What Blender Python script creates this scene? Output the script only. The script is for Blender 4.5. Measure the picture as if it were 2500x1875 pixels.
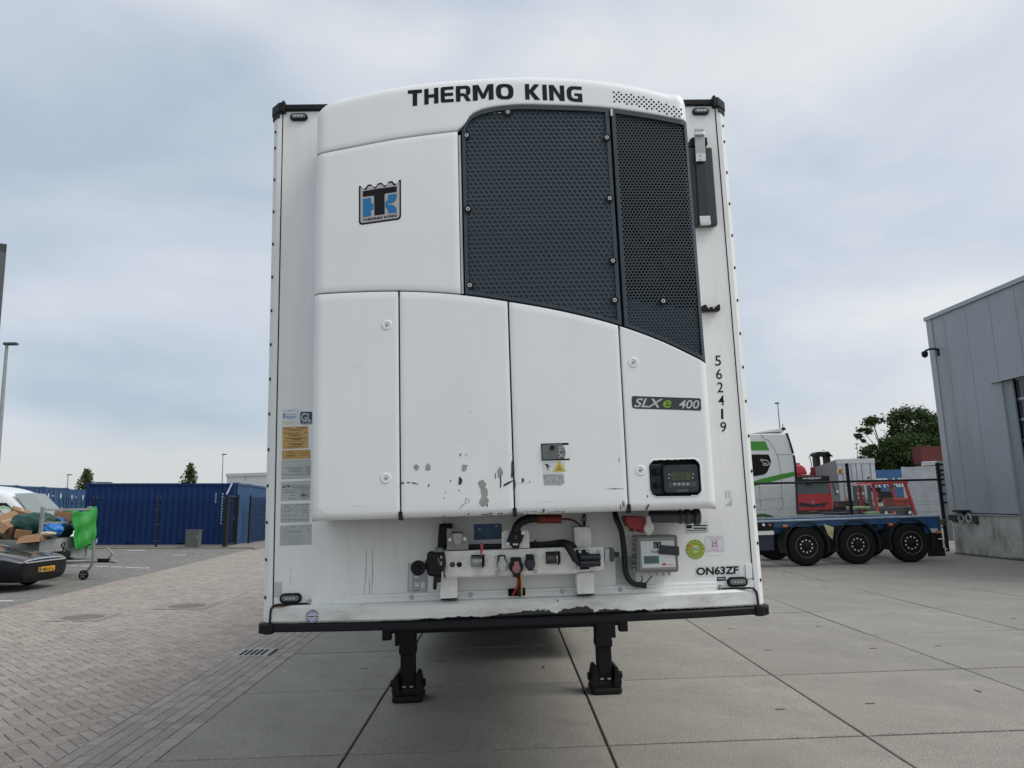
import bpy, bmesh, math, random
import numpy as np
from mathutils import Matrix, Vector
random.seed(7); RNG = np.random.default_rng(7)
for o in list(bpy.data.objects): bpy.data.objects.remove(o)
scene = bpy.context.scene
COL = scene.collection
R_ = math.radians

# ------------------------------------------------------------------ camera
F_PX = 1787.57
CAM = np.array([-0.12371, -3.9172, 1.86678])
YAW, PITCH, ROLL = 0.03495, 0.15939, -0.03146
def _axes():
    cy, sy, cp, sp = math.cos(YAW), math.sin(YAW), math.cos(PITCH), math.sin(PITCH)
    f = np.array([sy*cp, cy*cp, sp]); r = np.array([cy, -sy, 0.0]); u = np.cross(r, f)
    c, s = math.cos(ROLL), math.sin(ROLL)
    return r*c + u*s, u*c - r*s, f
AX = _axes()
cam_d = bpy.data.cameras.new('camera'); cam = bpy.data.objects.new('camera', cam_d); COL.objects.link(cam)
m = Matrix.Identity(4)
for i in range(3):
    m[i][0], m[i][1], m[i][2], m[i][3] = AX[0][i], AX[1][i], -AX[2][i], CAM[i]
cam.matrix_world = m
cam_d.sensor_width = 36; cam_d.sensor_fit = 'HORIZONTAL'; cam_d.lens = F_PX/2500*36
cam_d.clip_start = 0.05; cam_d.clip_end = 3000
scene.camera = cam
scene.render.resolution_x = 1024; scene.render.resolution_y = 768

# ------------------------------------------------------------------ world, sun, exposure
SUN_EL, SUN_AZ = R_(50), R_(106)     # azimuth measured from +Y towards +X: veiled sun high on the right
w = bpy.data.worlds.new('World'); scene.world = w; w.use_nodes = True
nt = w.node_tree; nt.nodes.clear()
def N(t, **k):
    n = nt.nodes.new(t)
    for a, b in k.items(): setattr(n, a, b)
    return n
out = N('ShaderNodeOutputWorld'); bg = N('ShaderNodeBackground'); bg.inputs['Strength'].default_value = 0.085
sky = N('ShaderNodeTexSky'); sky.sky_type = 'NISHITA'; sky.sun_disc = False
sky.sun_elevation = SUN_EL; sky.sun_rotation = SUN_AZ; sky.air_density = 1.2; sky.dust_density = 2.0
tc = N('ShaderNodeTexCoord')
mp = N('ShaderNodeMapping'); mp.inputs['Scale'].default_value = (1.0, 1.0, 2.0); mp.inputs['Location'].default_value = (0.35, 0.1, 0.2)
n1 = N('ShaderNodeTexNoise'); n1.inputs['Scale'].default_value = 2.1; n1.inputs['Detail'].default_value = 6; n1.inputs['Roughness'].default_value = 0.48; n1.inputs['Distortion'].default_value = 0.25
r1 = N('ShaderNodeValToRGB')          # streaky cloud tone: thin blue-grey to bright pearl
e = r1.color_ramp.elements
e[0].position = 0.32; e[0].color = (4.45, 5.3, 6.35, 1); e[1].position = 0.63; e[1].color = (7.9, 8.1, 8.2, 1)
x = r1.color_ramp.elements.new(0.47); x.color = (6.15, 6.65, 7.4, 1)
sep = N('ShaderNodeSeparateXYZ')
rh = N('ShaderNodeValToRGB')          # haze whitening towards the horizon
rh.color_ramp.elements[0].position = 0.0; rh.color_ramp.elements[0].color = (0.85,)*3+(1,)
rh.color_ramp.elements[1].position = 0.115; rh.color_ramp.elements[1].color = (0.0,)*3+(1,)
q_ = rh.color_ramp.elements.new(0.07); q_.color = (.7,)*3+(1,)
mixh = N('ShaderNodeMix', data_type='RGBA'); mixh.inputs['B'].default_value = (6.9, 7.0, 6.95, 1)
mixs = N('ShaderNodeMix', data_type='RGBA'); mixs.inputs['Factor'].default_value = 0.86
lk = nt.links.new
lk(tc.outputs['Generated'], mp.inputs['Vector']); lk(mp.outputs[0], n1.inputs['Vector']); 
dt = N('ShaderNodeVectorMath', operation='DOT_PRODUCT'); dt.inputs[1].default_value = (math.sin(SUN_AZ), math.cos(SUN_AZ), 0.35)
nrm = N('ShaderNodeVectorMath', operation='NORMALIZE'); lk(tc.outputs['Generated'], nrm.inputs[0]); lk(nrm.outputs[0], dt.inputs[0])
ma = N('ShaderNodeMath', operation='MULTIPLY_ADD'); ma.inputs[1].default_value = 0.26; lk(dt.outputs['Value'], ma.inputs[0]); lk(n1.outputs['Fac'], ma.inputs[2]); lk(ma.outputs[0], r1.inputs[0])
lk(tc.outputs['Generated'], sep.inputs[0]); lk(sep.outputs['Z'], rh.inputs[0])
lk(rh.outputs[0], mixh.inputs['Factor']); lk(r1.outputs[0], mixh.inputs['A'])
lk(sky.outputs[0], mixs.inputs['A']); lk(mixh.outputs['Result'], mixs.inputs['B'])
lk(mixs.outputs['Result'], bg.inputs['Color']); lk(bg.outputs[0], out.inputs[0])
sd = bpy.data.lights.new('sun', 'SUN'); sd.energy = 1.5; sd.angle = R_(32); sd.color = (1, 0.965, 0.91)
sun = bpy.data.objects.new('sun', sd); COL.objects.link(sun)
sv = Vector((math.sin(SUN_AZ)*math.cos(SUN_EL), math.cos(SUN_AZ)*math.cos(SUN_EL), math.sin(SUN_EL)))
sun.rotation_euler = sv.to_track_quat('Z', 'Y').to_euler()
vs = scene.view_settings; vs.view_transform = 'Standard'; vs.look = 'None'; vs.gamma = 1; vs.exposure = 0.36
scene.render.engine = 'CYCLES'

# ------------------------------------------------------------------ pixel -> place (photo pixels, 2500 x 1875)
def ray(u, v): return AX[0]*(u-1250)/F_PX - AX[1]*(v-937.5)/F_PX + AX[2]
def P(u, v, y=0.0):                   # on the vertical plane y
    d = ray(u, v); return CAM + d*((y-CAM[1])/d[1])
def PX(u, v, x):                      # on the vertical plane x
    d = ray(u, v); return CAM + d*((x-CAM[0])/d[0])
def G(u, v, z=0.0):
    d = ray(u, v); return CAM + d*((z-CAM[2])/d[2])
SLOPE, XE = 0.03, -2.75               # the paving left of the gutter rises gently
def GL(u, v):
    d = ray(u, v); return CAM + d*((SLOPE*(XE-CAM[0])-CAM[2])/(d[2]+SLOPE*d[0]))
def zl(x): return SLOPE*(XE-x) if x < XE else 0.0
def crop(ox, oy, s): return lambda a, b: (ox+a*s, oy+b*s)
V_ = crop(0, 0, 1.13018)
c1 = crop(640,150,.27125); c2 = crop(1200,150,.27125); c3 = crop(640,650,.27125); c4 = crop(1240,700,.27125)
c5 = crop(640,980,.2412); c6 = crop(960,1060,.18083); c7 = crop(1160,1220,.18083); c8 = crop(1480,1060,.2772)
d5 = crop(600,1340,.2411); d6 = crop(900,1400,.31646); e6 = crop(1000,1280,.11754); lg = crop(860,420,.08439)
Mc = crop(0,1160,.1929); Bc = crop(200,1080,.217); Rr = crop(1800,960,.2652); Wc = crop(2200,640,.458); Kc = crop(2220,1220,.12658)
def far(u, v, t):                     # point t metres in front of the camera along y
    return P(u, v, CAM[1]+t)

# ------------------------------------------------------------------ materials
MATS = {}
def mat(name, col, rough=0.5, metal=0.0, var=0.0, vs=4.0, stretch=(1,1,1), bump=0.0, bs=60.0, spec=0.5, island=0.0, dirt=None, dirt_amt=0.0, dirt_scale=3.0, dirt_str=(1,1,1), coat=0.0, trans=0.0, emit=None):
    if name in MATS: return MATS[name]
    mm = bpy.data.materials.new(name); mm.use_nodes = True; t = mm.node_tree; b = t.nodes['Principled BSDF']
    L = t.links.new
    b.inputs['Roughness'].default_value = rough; b.inputs['Metallic'].default_value = metal
    b.inputs['Specular IOR Level'].default_value = spec; b.inputs['Coat Weight'].default_value = coat
    b.inputs['Transmission Weight'].default_value = trans
    b.inputs['Base Color'].default_value = (*col, 1)
    if emit: b.inputs['Emission Color'].default_value = (*emit[0], 1); b.inputs['Emission Strength'].default_value = emit[1]
    tcn = t.nodes.new('ShaderNodeTexCoord'); cur = None
    def noise(scale, st, det=5, rg=.6):
        mpn = t.nodes.new('ShaderNodeMapping'); mpn.inputs['Scale'].default_value = st
        L(tcn.outputs['Object'], mpn.inputs[0])
        nn = t.nodes.new('ShaderNodeTexNoise'); nn.inputs['Scale'].default_value = scale; nn.inputs['Detail'].default_value = det; nn.inputs['Roughness'].default_value = rg
        L(mpn.outputs[0], nn.inputs['Vector']); return nn
    if var > 0:
        nn = noise(vs, stretch)
        rp = t.nodes.new('ShaderNodeValToRGB')
        rp.color_ramp.elements[0].position = .3; rp.color_ramp.elements[1].position = .7
        rp.color_ramp.elements[0].color = (*[c*(1-var) for c in col], 1); rp.color_ramp.elements[1].color = (*[min(1, c*(1+var)) for c in col], 1)
        L(nn.outputs['Fac'], rp.inputs[0]); cur = rp.outputs[0]
    if dirt:
        nn = noise(dirt_scale, dirt_str, 8, .7)
        rp = t.nodes.new('ShaderNodeValToRGB'); rp.color_ramp.elements[0].position = .46; rp.color_ramp.elements[1].position = .74
        rp.color_ramp.elements[0].color = (0,0,0,1); rp.color_ramp.elements[1].color = (dirt_amt,)*3+(1,)
        mx = t.nodes.new('ShaderNodeMix'); mx.data_type = 'RGBA'
        L(nn.outputs['Fac'], rp.inputs[0]); L(rp.outputs[0], mx.inputs['Factor'])
        if cur: L(cur, mx.inputs['A'])
        else: mx.inputs['A'].default_value = (*col, 1)
        mx.inputs['B'].default_value = (*dirt, 1); cur = mx.outputs['Result']
    if island > 0:
        ge = t.nodes.new('ShaderNodeNewGeometry'); oi = t.nodes.new('ShaderNodeObjectInfo')
        ad = t.nodes.new('ShaderNodeMath'); ad.operation = 'ADD'; fr = t.nodes.new('ShaderNodeMath'); fr.operation = 'FRACT'
        L(ge.outputs['Random Per Island'], ad.inputs[0]); L(oi.outputs['Random'], ad.inputs[1]); L(ad.outputs[0], fr.inputs[0])
        mr = t.nodes.new('ShaderNodeMapRange'); mr.inputs['To Min'].default_value = 1-island; mr.inputs['To Max'].default_value = 1+island
        L(fr.outputs[0], mr.inputs['Value'])
        hv = t.nodes.new('ShaderNodeHueSaturation'); L(mr.outputs[0], hv.inputs['Value'])
        if cur: L(cur, hv.inputs['Color'])
        else: hv.inputs['Color'].default_value = (*col, 1)
        cur = hv.outputs['Color']
    if cur: L(cur, b.inputs['Base Color'])
    if bump > 0:
        nn = noise(bs, (1,1,1), 6, .7); bp = t.nodes.new('ShaderNodeBump'); bp.inputs['Strength'].default_value = bump; bp.inputs['Distance'].default_value = .01
        L(nn.outputs['Fac'], bp.inputs['Height']); L(bp.outputs[0], b.inputs['Normal'])
    MATS[name] = mm; return mm

WHITE = mat('white_panel_paint', (.79,.81,.825), .32, var=.02, vs=1.3, dirt=(.62,.63,.62), dirt_amt=.22, dirt_scale=2.2, dirt_str=(1,1,.35), coat=.15)
WALL = mat('white_wall_skin', (.77,.79,.79), .4, var=.03, vs=1.0, dirt=(.58,.56,.5), dirt_amt=.28, dirt_scale=5, dirt_str=(4,4,.45))
WHITE2 = mat('white_bracket_paint', (.76,.77,.75), .45, var=.05, vs=6, dirt=(.25,.25,.22), dirt_amt=.5, dirt_scale=14)
GREYWH = mat('grey_edge_paint', (.45,.48,.48), .45)
BLACK = mat('black_plastic', (.009,.010,.013), .5, spec=.22)
RUBBER = mat('black_rubber', (.010,.011,.012), .75, spec=.2, bump=.15, bs=40)
GAP = mat('dark_gap', (.008,.008,.009), .95, spec=.05)
GRILLE = mat('slate_grille_plastic', (.042,.060,.074), .55, spec=.3, var=.08, vs=2)
STEEL = mat('bright_steel', (.55,.55,.55), .3, .9)
ALU = mat('brushed_aluminium', (.42,.43,.44), .45, .8, var=.1)
GALV = mat('galvanised_steel', (.32,.34,.35), .5, .6, var=.15, vs=8)
INK = mat('black_ink', (.010,.011,.014), .5, spec=.15)
GREYINK = mat('grey_print', (.2,.22,.23), .5)
CHIP = mat('bare_primer_grey', (.3,.31,.29), .7, var=.2, vs=40)
CHIPD = mat('dark_scuff', (.045,.05,.05), .7, var=.3, vs=60)
STICKW = mat('white_sticker', (.62,.65,.66), .4)
STICKG = mat('silver_sticker', (.42,.46,.45), .45)
STICKY = mat('amber_sticker', (.52,.33,.11), .45)
BLUEST = mat('blue_sticker', (.01,.08,.21), .4)
TEAL = mat('dark_teal_sticker', (.008,.06,.09), .4)
LOGOB = mat('bright_blue_film', (.0,.15,.38), .35)
SILV = mat('silver_film', (.42,.41,.41), .4)
RED = mat('red_plastic', (.28,.012,.018), .45)
REDW = mat('red_wire', (.42,.02,.05), .4)
YEL = mat('yellow_wire', (.6,.42,.03), .4)
LENS = mat('grey_lens', (.16,.17,.18), .15)
LIME = mat('lime_sticker', (.3,.4,.02), .5)
NAVY = mat('navy_label', (.02,.02,.09), .4)
ORANGE = mat('orange_lens', (.6,.16,.01), .25)
TYRE = mat('tyre_rubber', (.010,.010,.010), .85, spec=.2, var=.3, vs=20, bump=.2, bs=30)
RIM = mat('dull_steel_rim', (.11,.105,.10), .6, .2, var=.3, vs=15)
GLASSD = mat('dark_glass', (.008,.009,.011), .08, spec=.2)
CONTBLUE = mat('container_blue', (.005,.03,.125), .55, spec=.2, var=.15, vs=1.2, dirt=(.01,.02,.06), dirt_amt=.5, dirt_scale=3)

# ------------------------------------------------------------------ mesh helpers
class MB:
    def __init__(s): s.v = []; s.f = []
    def add(s, vs, fs):
        o = len(s.v); s.v += [tuple(float(c) for c in q) for q in vs]; s.f += [tuple(i+o for i in f) for f in fs]; return s
    def box(s, x0, x1, y0, y1, z0, z1):
        v = [(x,y,z) for z in (z0,z1) for y in (y0,y1) for x in (x0,x1)]
        return s.add(v, [(0,2,3,1),(4,5,7,6),(0,1,5,4),(2,6,7,3),(0,4,6,2),(1,3,7,5)])
    def prism(s, poly, a0, a1, ax='y'):          # polygon in the plane across ax, extruded a0..a1
        n = len(poly)
        def pt(p, a):
            return (p[0],a,p[1]) if ax == 'y' else ((a,p[0],p[1]) if ax == 'x' else (p[0],p[1],a))
        v = [pt(p,a0) for p in poly]+[pt(p,a1) for p in poly]
        return s.add(v, [tuple(range(n)), tuple(range(2*n-1,n-1,-1))]+[(i,n+i,n+(i+1)%n,(i+1)%n) for i in range(n)])
    def cyl(s, p0, p1, r, n=16, r2=None, caps=True):
        p0 = Vector(p0); p1 = Vector(p1); d = (p1-p0).normalized(); a = d.orthogonal().normalized(); b = d.cross(a)
        r2 = r if r2 is None else r2; v = []
        for p, q in ((p0,r),(p1,r2)):
            for i in range(n):
                t = 2*math.pi*i/n; v.append(p+a*(q*math.cos(t))+b*(q*math.sin(t)))
        f = [(i,(i+1)%n,n+(i+1)%n,n+i) for i in range(n)]
        if caps: f += [tuple(range(n-1,-1,-1)), tuple(range(n,2*n))]
        return s.add(v, f)
    def tube(s, pts, r, n=8, smooth=3):
        pts = [Vector(p) for p in pts]
        if smooth and len(pts) > 2:               # Catmull-Rom
            q = [pts[0]]+pts+[pts[-1]]; o = []
            for i in range(1, len(q)-2):
                for k in range(smooth+1 if i < len(q)-3 else smooth+2):
                    t = k/(smooth+1); a,b,c,d = q[i-1],q[i],q[i+1],q[i+2]
                    o.append(.5*((2*b)+(c-a)*t+(2*a-5*b+4*c-d)*t*t+(3*b-a-3*c+d)*t**3))
            pts = o
        rs = r if isinstance(r, (list,tuple)) else None
        v = []; ref = None
        for i, p in enumerate(pts):
            d = (pts[min(i+1,len(pts)-1)]-pts[max(i-1,0)]).normalized()
            if ref is None: ref = d.orthogonal().normalized()
            a = (ref-d*ref.dot(d)).normalized(); ref = a; b = d.cross(a)
            rr = r if rs is None else rs[0]+(rs[1]-rs[0])*i/(len(pts)-1)
            for k in range(n):
                t = 2*math.pi*k/n; v.append(p+a*(rr*math.cos(t))+b*(rr*math.sin(t)))
        m_ = len(pts); f = []
        for i in range(m_-1):
            for k in range(n): f.append((i*n+k,i*n+(k+1)%n,(i+1)*n+(k+1)%n,(i+1)*n+k))
        f += [tuple(range(n-1,-1,-1)), tuple(range((m_-1)*n,m_*n))]
        return s.add(v, f)
    def lathe(s, prof, c, axis='y', n=32, caps=True):       # profile (radius, along)
        v = []
        for r, a in prof:
            for k in range(n):
                t = 2*math.pi*k/n; p, q = r*math.cos(t), r*math.sin(t)
                v.append({'y':(c[0]+p,c[1]+a,c[2]+q),'x':(c[0]+a,c[1]+p,c[2]+q),'z':(c[0]+p,c[1]+q,c[2]+a)}[axis])
        f = []
        for i in range(len(prof)-1):
            for k in range(n): f.append((i*n+k,i*n+(k+1)%n,(i+1)*n+(k+1)%n,(i+1)*n+k))
        if caps: f += [tuple(range(n)), tuple(range((len(prof)-1)*n+n-1,(len(prof)-1)*n-1,-1))]
        return s.add(v, f)
    def build(s, name, material, parent=None, bevel=0.0, seg=2, smooth=False, recalc=True, off=None):
        me = bpy.data.meshes.new(name); me.from_pydata(s.v, [], s.f)
        if recalc or bevel:
            bm = bmesh.new(); bm.from_mesh(me)
            if recalc: bmesh.ops.recalc_face_normals(bm, faces=bm.faces)
            if bevel:
                es = [e_ for e_ in bm.edges if len(e_.link_faces) == 2 and e_.calc_face_angle(0) > .5]
                bmesh.ops.bevel(bm, geom=es, offset=bevel, segments=seg, affect='EDGES', profile=.5, clamp_overlap=True)
            bm.to_mesh(me); bm.free()
        if smooth:
            for p in me.polygons: p.use_smooth = True
            if smooth == 'auto':
                me.set_sharp_from_angle(angle=R_(35))
        me.materials.append(material)
        return link(name, me, parent)
def link(name, data, parent=None):
    o = bpy.data.objects.new(name, data); COL.objects.link(o)
    if parent: o.parent = parent
    return o
def tag(o, label=None, cat=None, group=None, kind=None):
    if label: o['label'] = label
    if cat: o['category'] = cat
    if group: o['group'] = group
    if kind: o['kind'] = kind
    return o
def thing(name, label, cat, loc=(0,0,0), rot=(0,0,0), group=None):
    o = bpy.data.objects.new(name, None); COL.objects.link(o); o.empty_display_size = .2
    o.location = loc; o.rotation_euler = rot
    return tag(o, label, cat, group)
def copy_tree(o, parent=None, label=None):
    c = o.copy(); COL.objects.link(c)
    if parent: c.parent = parent
    if label: c['label'] = label
    for ch in o.children: copy_tree(ch, c)
    return c
def box(name, x0,x1,y0,y1,z0,z1, m_, parent=None, bevel=0.0, **k): return MB().box(x0,x1,y0,y1,z0,z1).build(name, m_, parent, bevel, **k)
def cyl(name, p0, p1, r, m_, parent=None, n=16, r2=None, smooth='auto', bevel=0): return MB().cyl(p0,p1,r,n,r2).build(name, m_, parent, bevel, smooth=smooth)
def tube(name, pts, r, m_, parent=None, n=8, sm=3): return MB().tube(pts,r,n,sm).build(name, m_, parent, smooth='auto')
def xz(pts, y): return [(p[0],p[2]) for p in (P(u,v,y) for u,v in pts)]
def pplate(name, pts, y, th, m_, parent=None, bevel=0.0, **k):     # photo-pixel outline standing on the plane y, th thick towards the wall
    return MB().prism(xz(pts, y), y, y+th).build(name, m_, parent, bevel, **k)
def pquad(pts, y): return [(p[0],y,p[2]) for p in (P(u,v,y) for u,v in pts)]
def sheet(name, pts, y, m_, parent): return MB().add(pquad(pts,y), [tuple(range(len(pts)))]).build(name, m_, parent, recalc=False)
def rrect(x0, z0, x1, z1, r, n=4):
    o = []
    for cx, cz, a in ((x1-r,z0+r,-90),(x1-r,z1-r,0),(x0+r,z1-r,90),(x0+r,z0+r,180)):
        for k in range(n+1):
            t = R_(a+90*k/n); o.append((cx+r*math.cos(t), cz+r*math.sin(t)))
    return o
_tc = {}
def text_uv(s, bold=0.0, shear=0.0, spacing=1.0):
    key = (s,bold,shear,spacing)
    if key not in _tc:
        cu = bpy.data.curves.new('t', 'FONT'); cu.body = s; cu.offset = bold; cu.shear = shear; cu.space_character = spacing; cu.resolution_u = 4
        ob = bpy.data.objects.new('t', cu); COL.objects.link(ob)
        dg = bpy.context.evaluated_depsgraph_get(); dg.update()
        me = bpy.data.meshes.new_from_object(ob.evaluated_get(dg))
        v = np.array([q.co[:2] for q in me.vertices]); f = [tuple(p.vertices) for p in me.polygons]
        bpy.data.objects.remove(ob); bpy.data.curves.remove(cu); bpy.data.meshes.remove(me)
        v = (v-v.min(0))/np.ptp(v, axis=0); _tc[key] = (v, f)
    return _tc[key]
def text(name, s, fn, m_, parent, bold=0.0, shear=0.0, spacing=1.0):      # fn maps (0..1, 0..1) to a place
    v, f = text_uv(s, bold, shear, spacing)
    return MB().add([fn(a,b) for a,b in v], f).build(name, m_, parent, recalc=False)
def quadfn(bl, br, tr, tl, y):                                           # four photo pixels on the plane y
    q = [P(*p, y) for p in (bl,br,tr,tl)]
    return lambda a, b: (q[0]*(1-a)*(1-b)+q[1]*a*(1-b)+q[2]*a*b+q[3]*(1-a)*b)

# ================================================================== GROUND
CONC = mat('exposed_concrete', (.262,.248,.22), .85, var=.16, vs=1.1, bump=.35, bs=170, island=.05, dirt=(.17,.162,.145), dirt_amt=.55, dirt_scale=1.0)
def speckle(mm, scale, lo, hi, dark=.55, light=1.75):     # aggregate: fine pale and dark stones in the surface
    t = mm.node_tree; b = t.nodes['Principled BSDF']; L = t.links.new
    src = b.inputs['Base Color'].links[0].from_socket
    tcn = t.nodes.new('ShaderNodeTexCoord'); ns = t.nodes.new('ShaderNodeTexNoise'); ns.inputs['Scale'].default_value = scale; ns.inputs['Detail'].default_value = 3; ns.inputs['Roughness'].default_value = .75
    geo = t.nodes.new('ShaderNodeNewGeometry')
    L(geo.outputs['Position'], ns.inputs['Vector'])
    rp = t.nodes.new('ShaderNodeValToRGB'); el = rp.color_ramp.elements
    el[0].position = .33; el[0].color = (dark,)*3+(1,); el[1].position = .68; el[1].color = (light,)*3+(1,)
    a = el.new(lo); a.color = (.93,)*3+(1,); a = el.new(hi); a.color = (1.06,)*3+(1,)
    mx = t.nodes.new('ShaderNodeMix'); mx.data_type = 'RGBA'; mx.blend_type = 'MULTIPLY'; mx.inputs['Factor'].default_value = 1
    L(ns.outputs['Fac'], rp.inputs[0]); L(src, mx.inputs['A']); L(rp.outputs[0], mx.inputs['B']); L(mx.outputs['Result'], b.inputs['Base Color'])
speckle(CONC, 75, .44, .58, .42, 2.1)
FARC = mat('far_ground', (.2,.19,.175), .9, var=.15, vs=.3, bump=.2, bs=20)
SOIL = mat('joint_soil', (.055,.05,.042), .95, var=.3, vs=8, bump=.5, bs=60)
BRICKM = mat('grey_red_paver', (.318,.283,.252), .88, var=.13, vs=9, bump=.3, bs=220, island=.13, dirt=(.24,.212,.19), dirt_amt=.6, dirt_scale=.5)
BRICKG = mat('grey_paver', (.19,.187,.176), .88, var=.14, vs=2, bump=.3, bs=200, island=.12, dirt=(.14,.138,.13), dirt_amt=.6, dirt_scale=.6)
speckle(BRICKM, 110, .42, .6, .6, 1.7); speckle(BRICKG, 110, .42, .6, .7, 1.4)
SLOT = mat('rusty_slot', (.035,.03,.027), .8, var=.3, vs=30)

# the ground sheet to the horizon: one sheet that is flat on the right and follows the gentle rise on the left
mb = MB()
xs = [-1500,-60,-30,-20,-12,XE-.02,0,20,60,1500]; ys = [-40,-10,5,20,40,90,300,1800]
def gz(x):
    return (zl(max(x,-30)) if x < XE else 0.0)-.03
for yy in ys:
    for xx in xs: mb.v.append((xx,yy,gz(xx)))
nx = len(xs)
for j in range(len(ys)-1):
    for i in range(nx-1): mb.f.append((j*nx+i,j*nx+i+1,(j+1)*nx+i+1,(j+1)*nx+i))
ground = mb.build('ground', FARC); tag(ground, kind='structure')

# concrete slab yard
PH, GA, GB = -.0208, -1.2695, 2.0978
def slab_w(i, j): return (GA+2*i*math.cos(PH)-2*j*math.sin(PH), GB+2*i*math.sin(PH)+2*j*math.cos(PH))
EDGE_X = -2.72
yard = MB().add([(EDGE_X,-6,-.016),(14.9,-6,-.016),(14.9,21.9,-.016),(EDGE_X,21.9,-.016)], [(0,1,2,3)]).build('concrete_yard', SOIL)
tag(yard, kind='structure')
def slab_mesh(poly, h=.13):
    b_ = MB().prism(poly, -h, 0.0, 'z')
    me = b_.build('concrete_slab', CONC, None, bevel=.006, seg=1).data
    return me
def drop_last():
    o = COL.objects[-1]; bpy.data.objects.remove(o)
hg = .0105
vg = .017
full = [(hg,vg),(2-hg,vg),(2-hg,2-vg),(hg,2-vg)]
me_full = slab_mesh(full); drop_last()
me_slot = MB().box(-.042,.042,-.014,.014,-.004,.0022).build('lifting_slot', SLOT).data; drop_last()
rs = random.Random(3)
for j in range(-4, 10):
    for i in range(-1, 8):
        wx, wy = slab_w(i, j)
        if i == -1:
            poly = []
            for px, py in full:
                X = wx+px*math.cos(PH)-py*math.sin(PH)
                if X < EDGE_X: px = (EDGE_X-wx+py*math.sin(PH))/math.cos(PH)
                poly.append((px,py))
            me = slab_mesh(poly); drop_last()
        else: me = me_full
        s = link('concrete_slab', me, yard); s.location = (wx, wy, rs.uniform(-.003,.0015)); s.rotation_euler = (rs.uniform(-.0012,.0012), rs.uniform(-.0012,.0012), PH)
        for q in ((.42,1.0),(1.6,1.0)):
            if rs.random() < .66 and not (i == -1 and q[0] < 1):
                o = link('lifting_slot', me_slot, s); o.location = (q[0]+rs.uniform(-.05,.05), q[1]+rs.uniform(-.3,.3), 0)
                o.rotation_euler = (0,0,rs.choice((0,0,0,1.57,.2)))

# block paving, tilted with the rise
TILT = math.atan(SLOPE)
def clip_poly(poly, a, b, c):        # keep a*x+b*y <= c
    o = []
    for i in range(len(poly)):
        p, q = poly[i], poly[(i+1)%len(poly)]; dp = a*p[0]+b*p[1]-c; dq = a*q[0]+b*q[1]-c
        if dp <= 0: o.append(p)
        if dp*dq < 0:
            t = dp/(dp-dq); o.append((p[0]+t*(q[0]-p[0]), p[1]+t*(q[1]-p[1])))
    return o
def area(p): return abs(sum(p[i][0]*p[(i+1)%len(p)][1]-p[(i+1)%len(p)][0]*p[i][1] for i in range(len(p))))/2
BL, BW = .222, .111
STRIP = -3.475
# boundary between red-grey paving and the darker parking bays
GE0, GE1 = (-9.0, 6.0), (-10.6, 33.0)
ea, eb = (GE1[1]-GE0[1]), -(GE1[0]-GE0[0]); ec = ea*GE0[0]+eb*GE0[1]    # ea*x+eb*y = ec
DRAIN = (-3.27, 6.25); MH = [(-7.18,9.4,.46),(-5.95,10.75,.46)]
def herring(xmin, xmax, ymin, ymax, keep):
    out_ = []; c, s = math.cos(R_(45)), math.sin(R_(45))
    R0 = 70
    cx, cy = (xmin+xmax)/2, (ymin+ymax)/2
    n = int(max(xmax-xmin, ymax-ymin)/BW)+6
    for i in range(-n, n):
        for j in range(-n, n):
            v = (i-j) % 4
            if v == 0: x0,y0,x1,y1 = i,j,i+2,j+1
            elif v == 3: x0,y0,x1,y1 = i,j,i+1,j+2
            else: continue
            mx_, my_ = (x0+x1)/2*BW, (y0+y1)/2*BW
            wx, wy = cx+mx_*c-my_*s, cy+mx_*s+my_*c
            if not (xmin-.3 < wx < xmax+.3 and ymin < wy < ymax): continue
            g = .0035
            poly = [(x0*BW+g,y0*BW+g),(x1*BW-g,y0*BW+g),(x1*BW-g,y1*BW-g),(x0*BW+g,y1*BW-g)]
            poly = [(cx+a*c-b*s, cy+a*s+b*c) for a,b in poly]
            poly = keep(poly, wx, wy)
            if poly and len(poly) > 2 and area(poly) > .002: out_.append(poly)
    return out_
def keep_red(poly, wx, wy):
    for hx, hy, r in MH:
        if abs(wx-hx) < r+.02 and abs(wy-hy) < r+.02: return None
    poly = clip_poly(poly, 1, 0, STRIP-.004)
    return clip_poly(poly, -ea, -eb, -ec) if poly else None
def keep_grey(poly, wx, wy): return clip_poly(poly, ea, eb, ec-.03)
bricks = herring(-11, STRIP, 0.2, 33, keep_red)
r2 = random.Random(5)
rowx = EDGE_X-.004
for k, (wd, ln) in enumerate(((.15,.222),(.125,.111),(.12,.222),(.12,.222),(.12,.222),(.115,.222))):
    x1 = rowx; x0 = rowx-wd; rowx = x0; y0 = .1+r2.random()*ln
    while y0 < 33:
        yc = y0+ln/2; g = .003
        if not (abs((x0+x1)/2-DRAIN[0]) < .24 and abs(yc-DRAIN[1]) < .26):
            bricks.append([(x0+g,y0+g),(x1-g,y0+g),(x1-g,y0+ln-g),(x0+g,y0+ln-g)])
        y0 += ln
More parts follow.
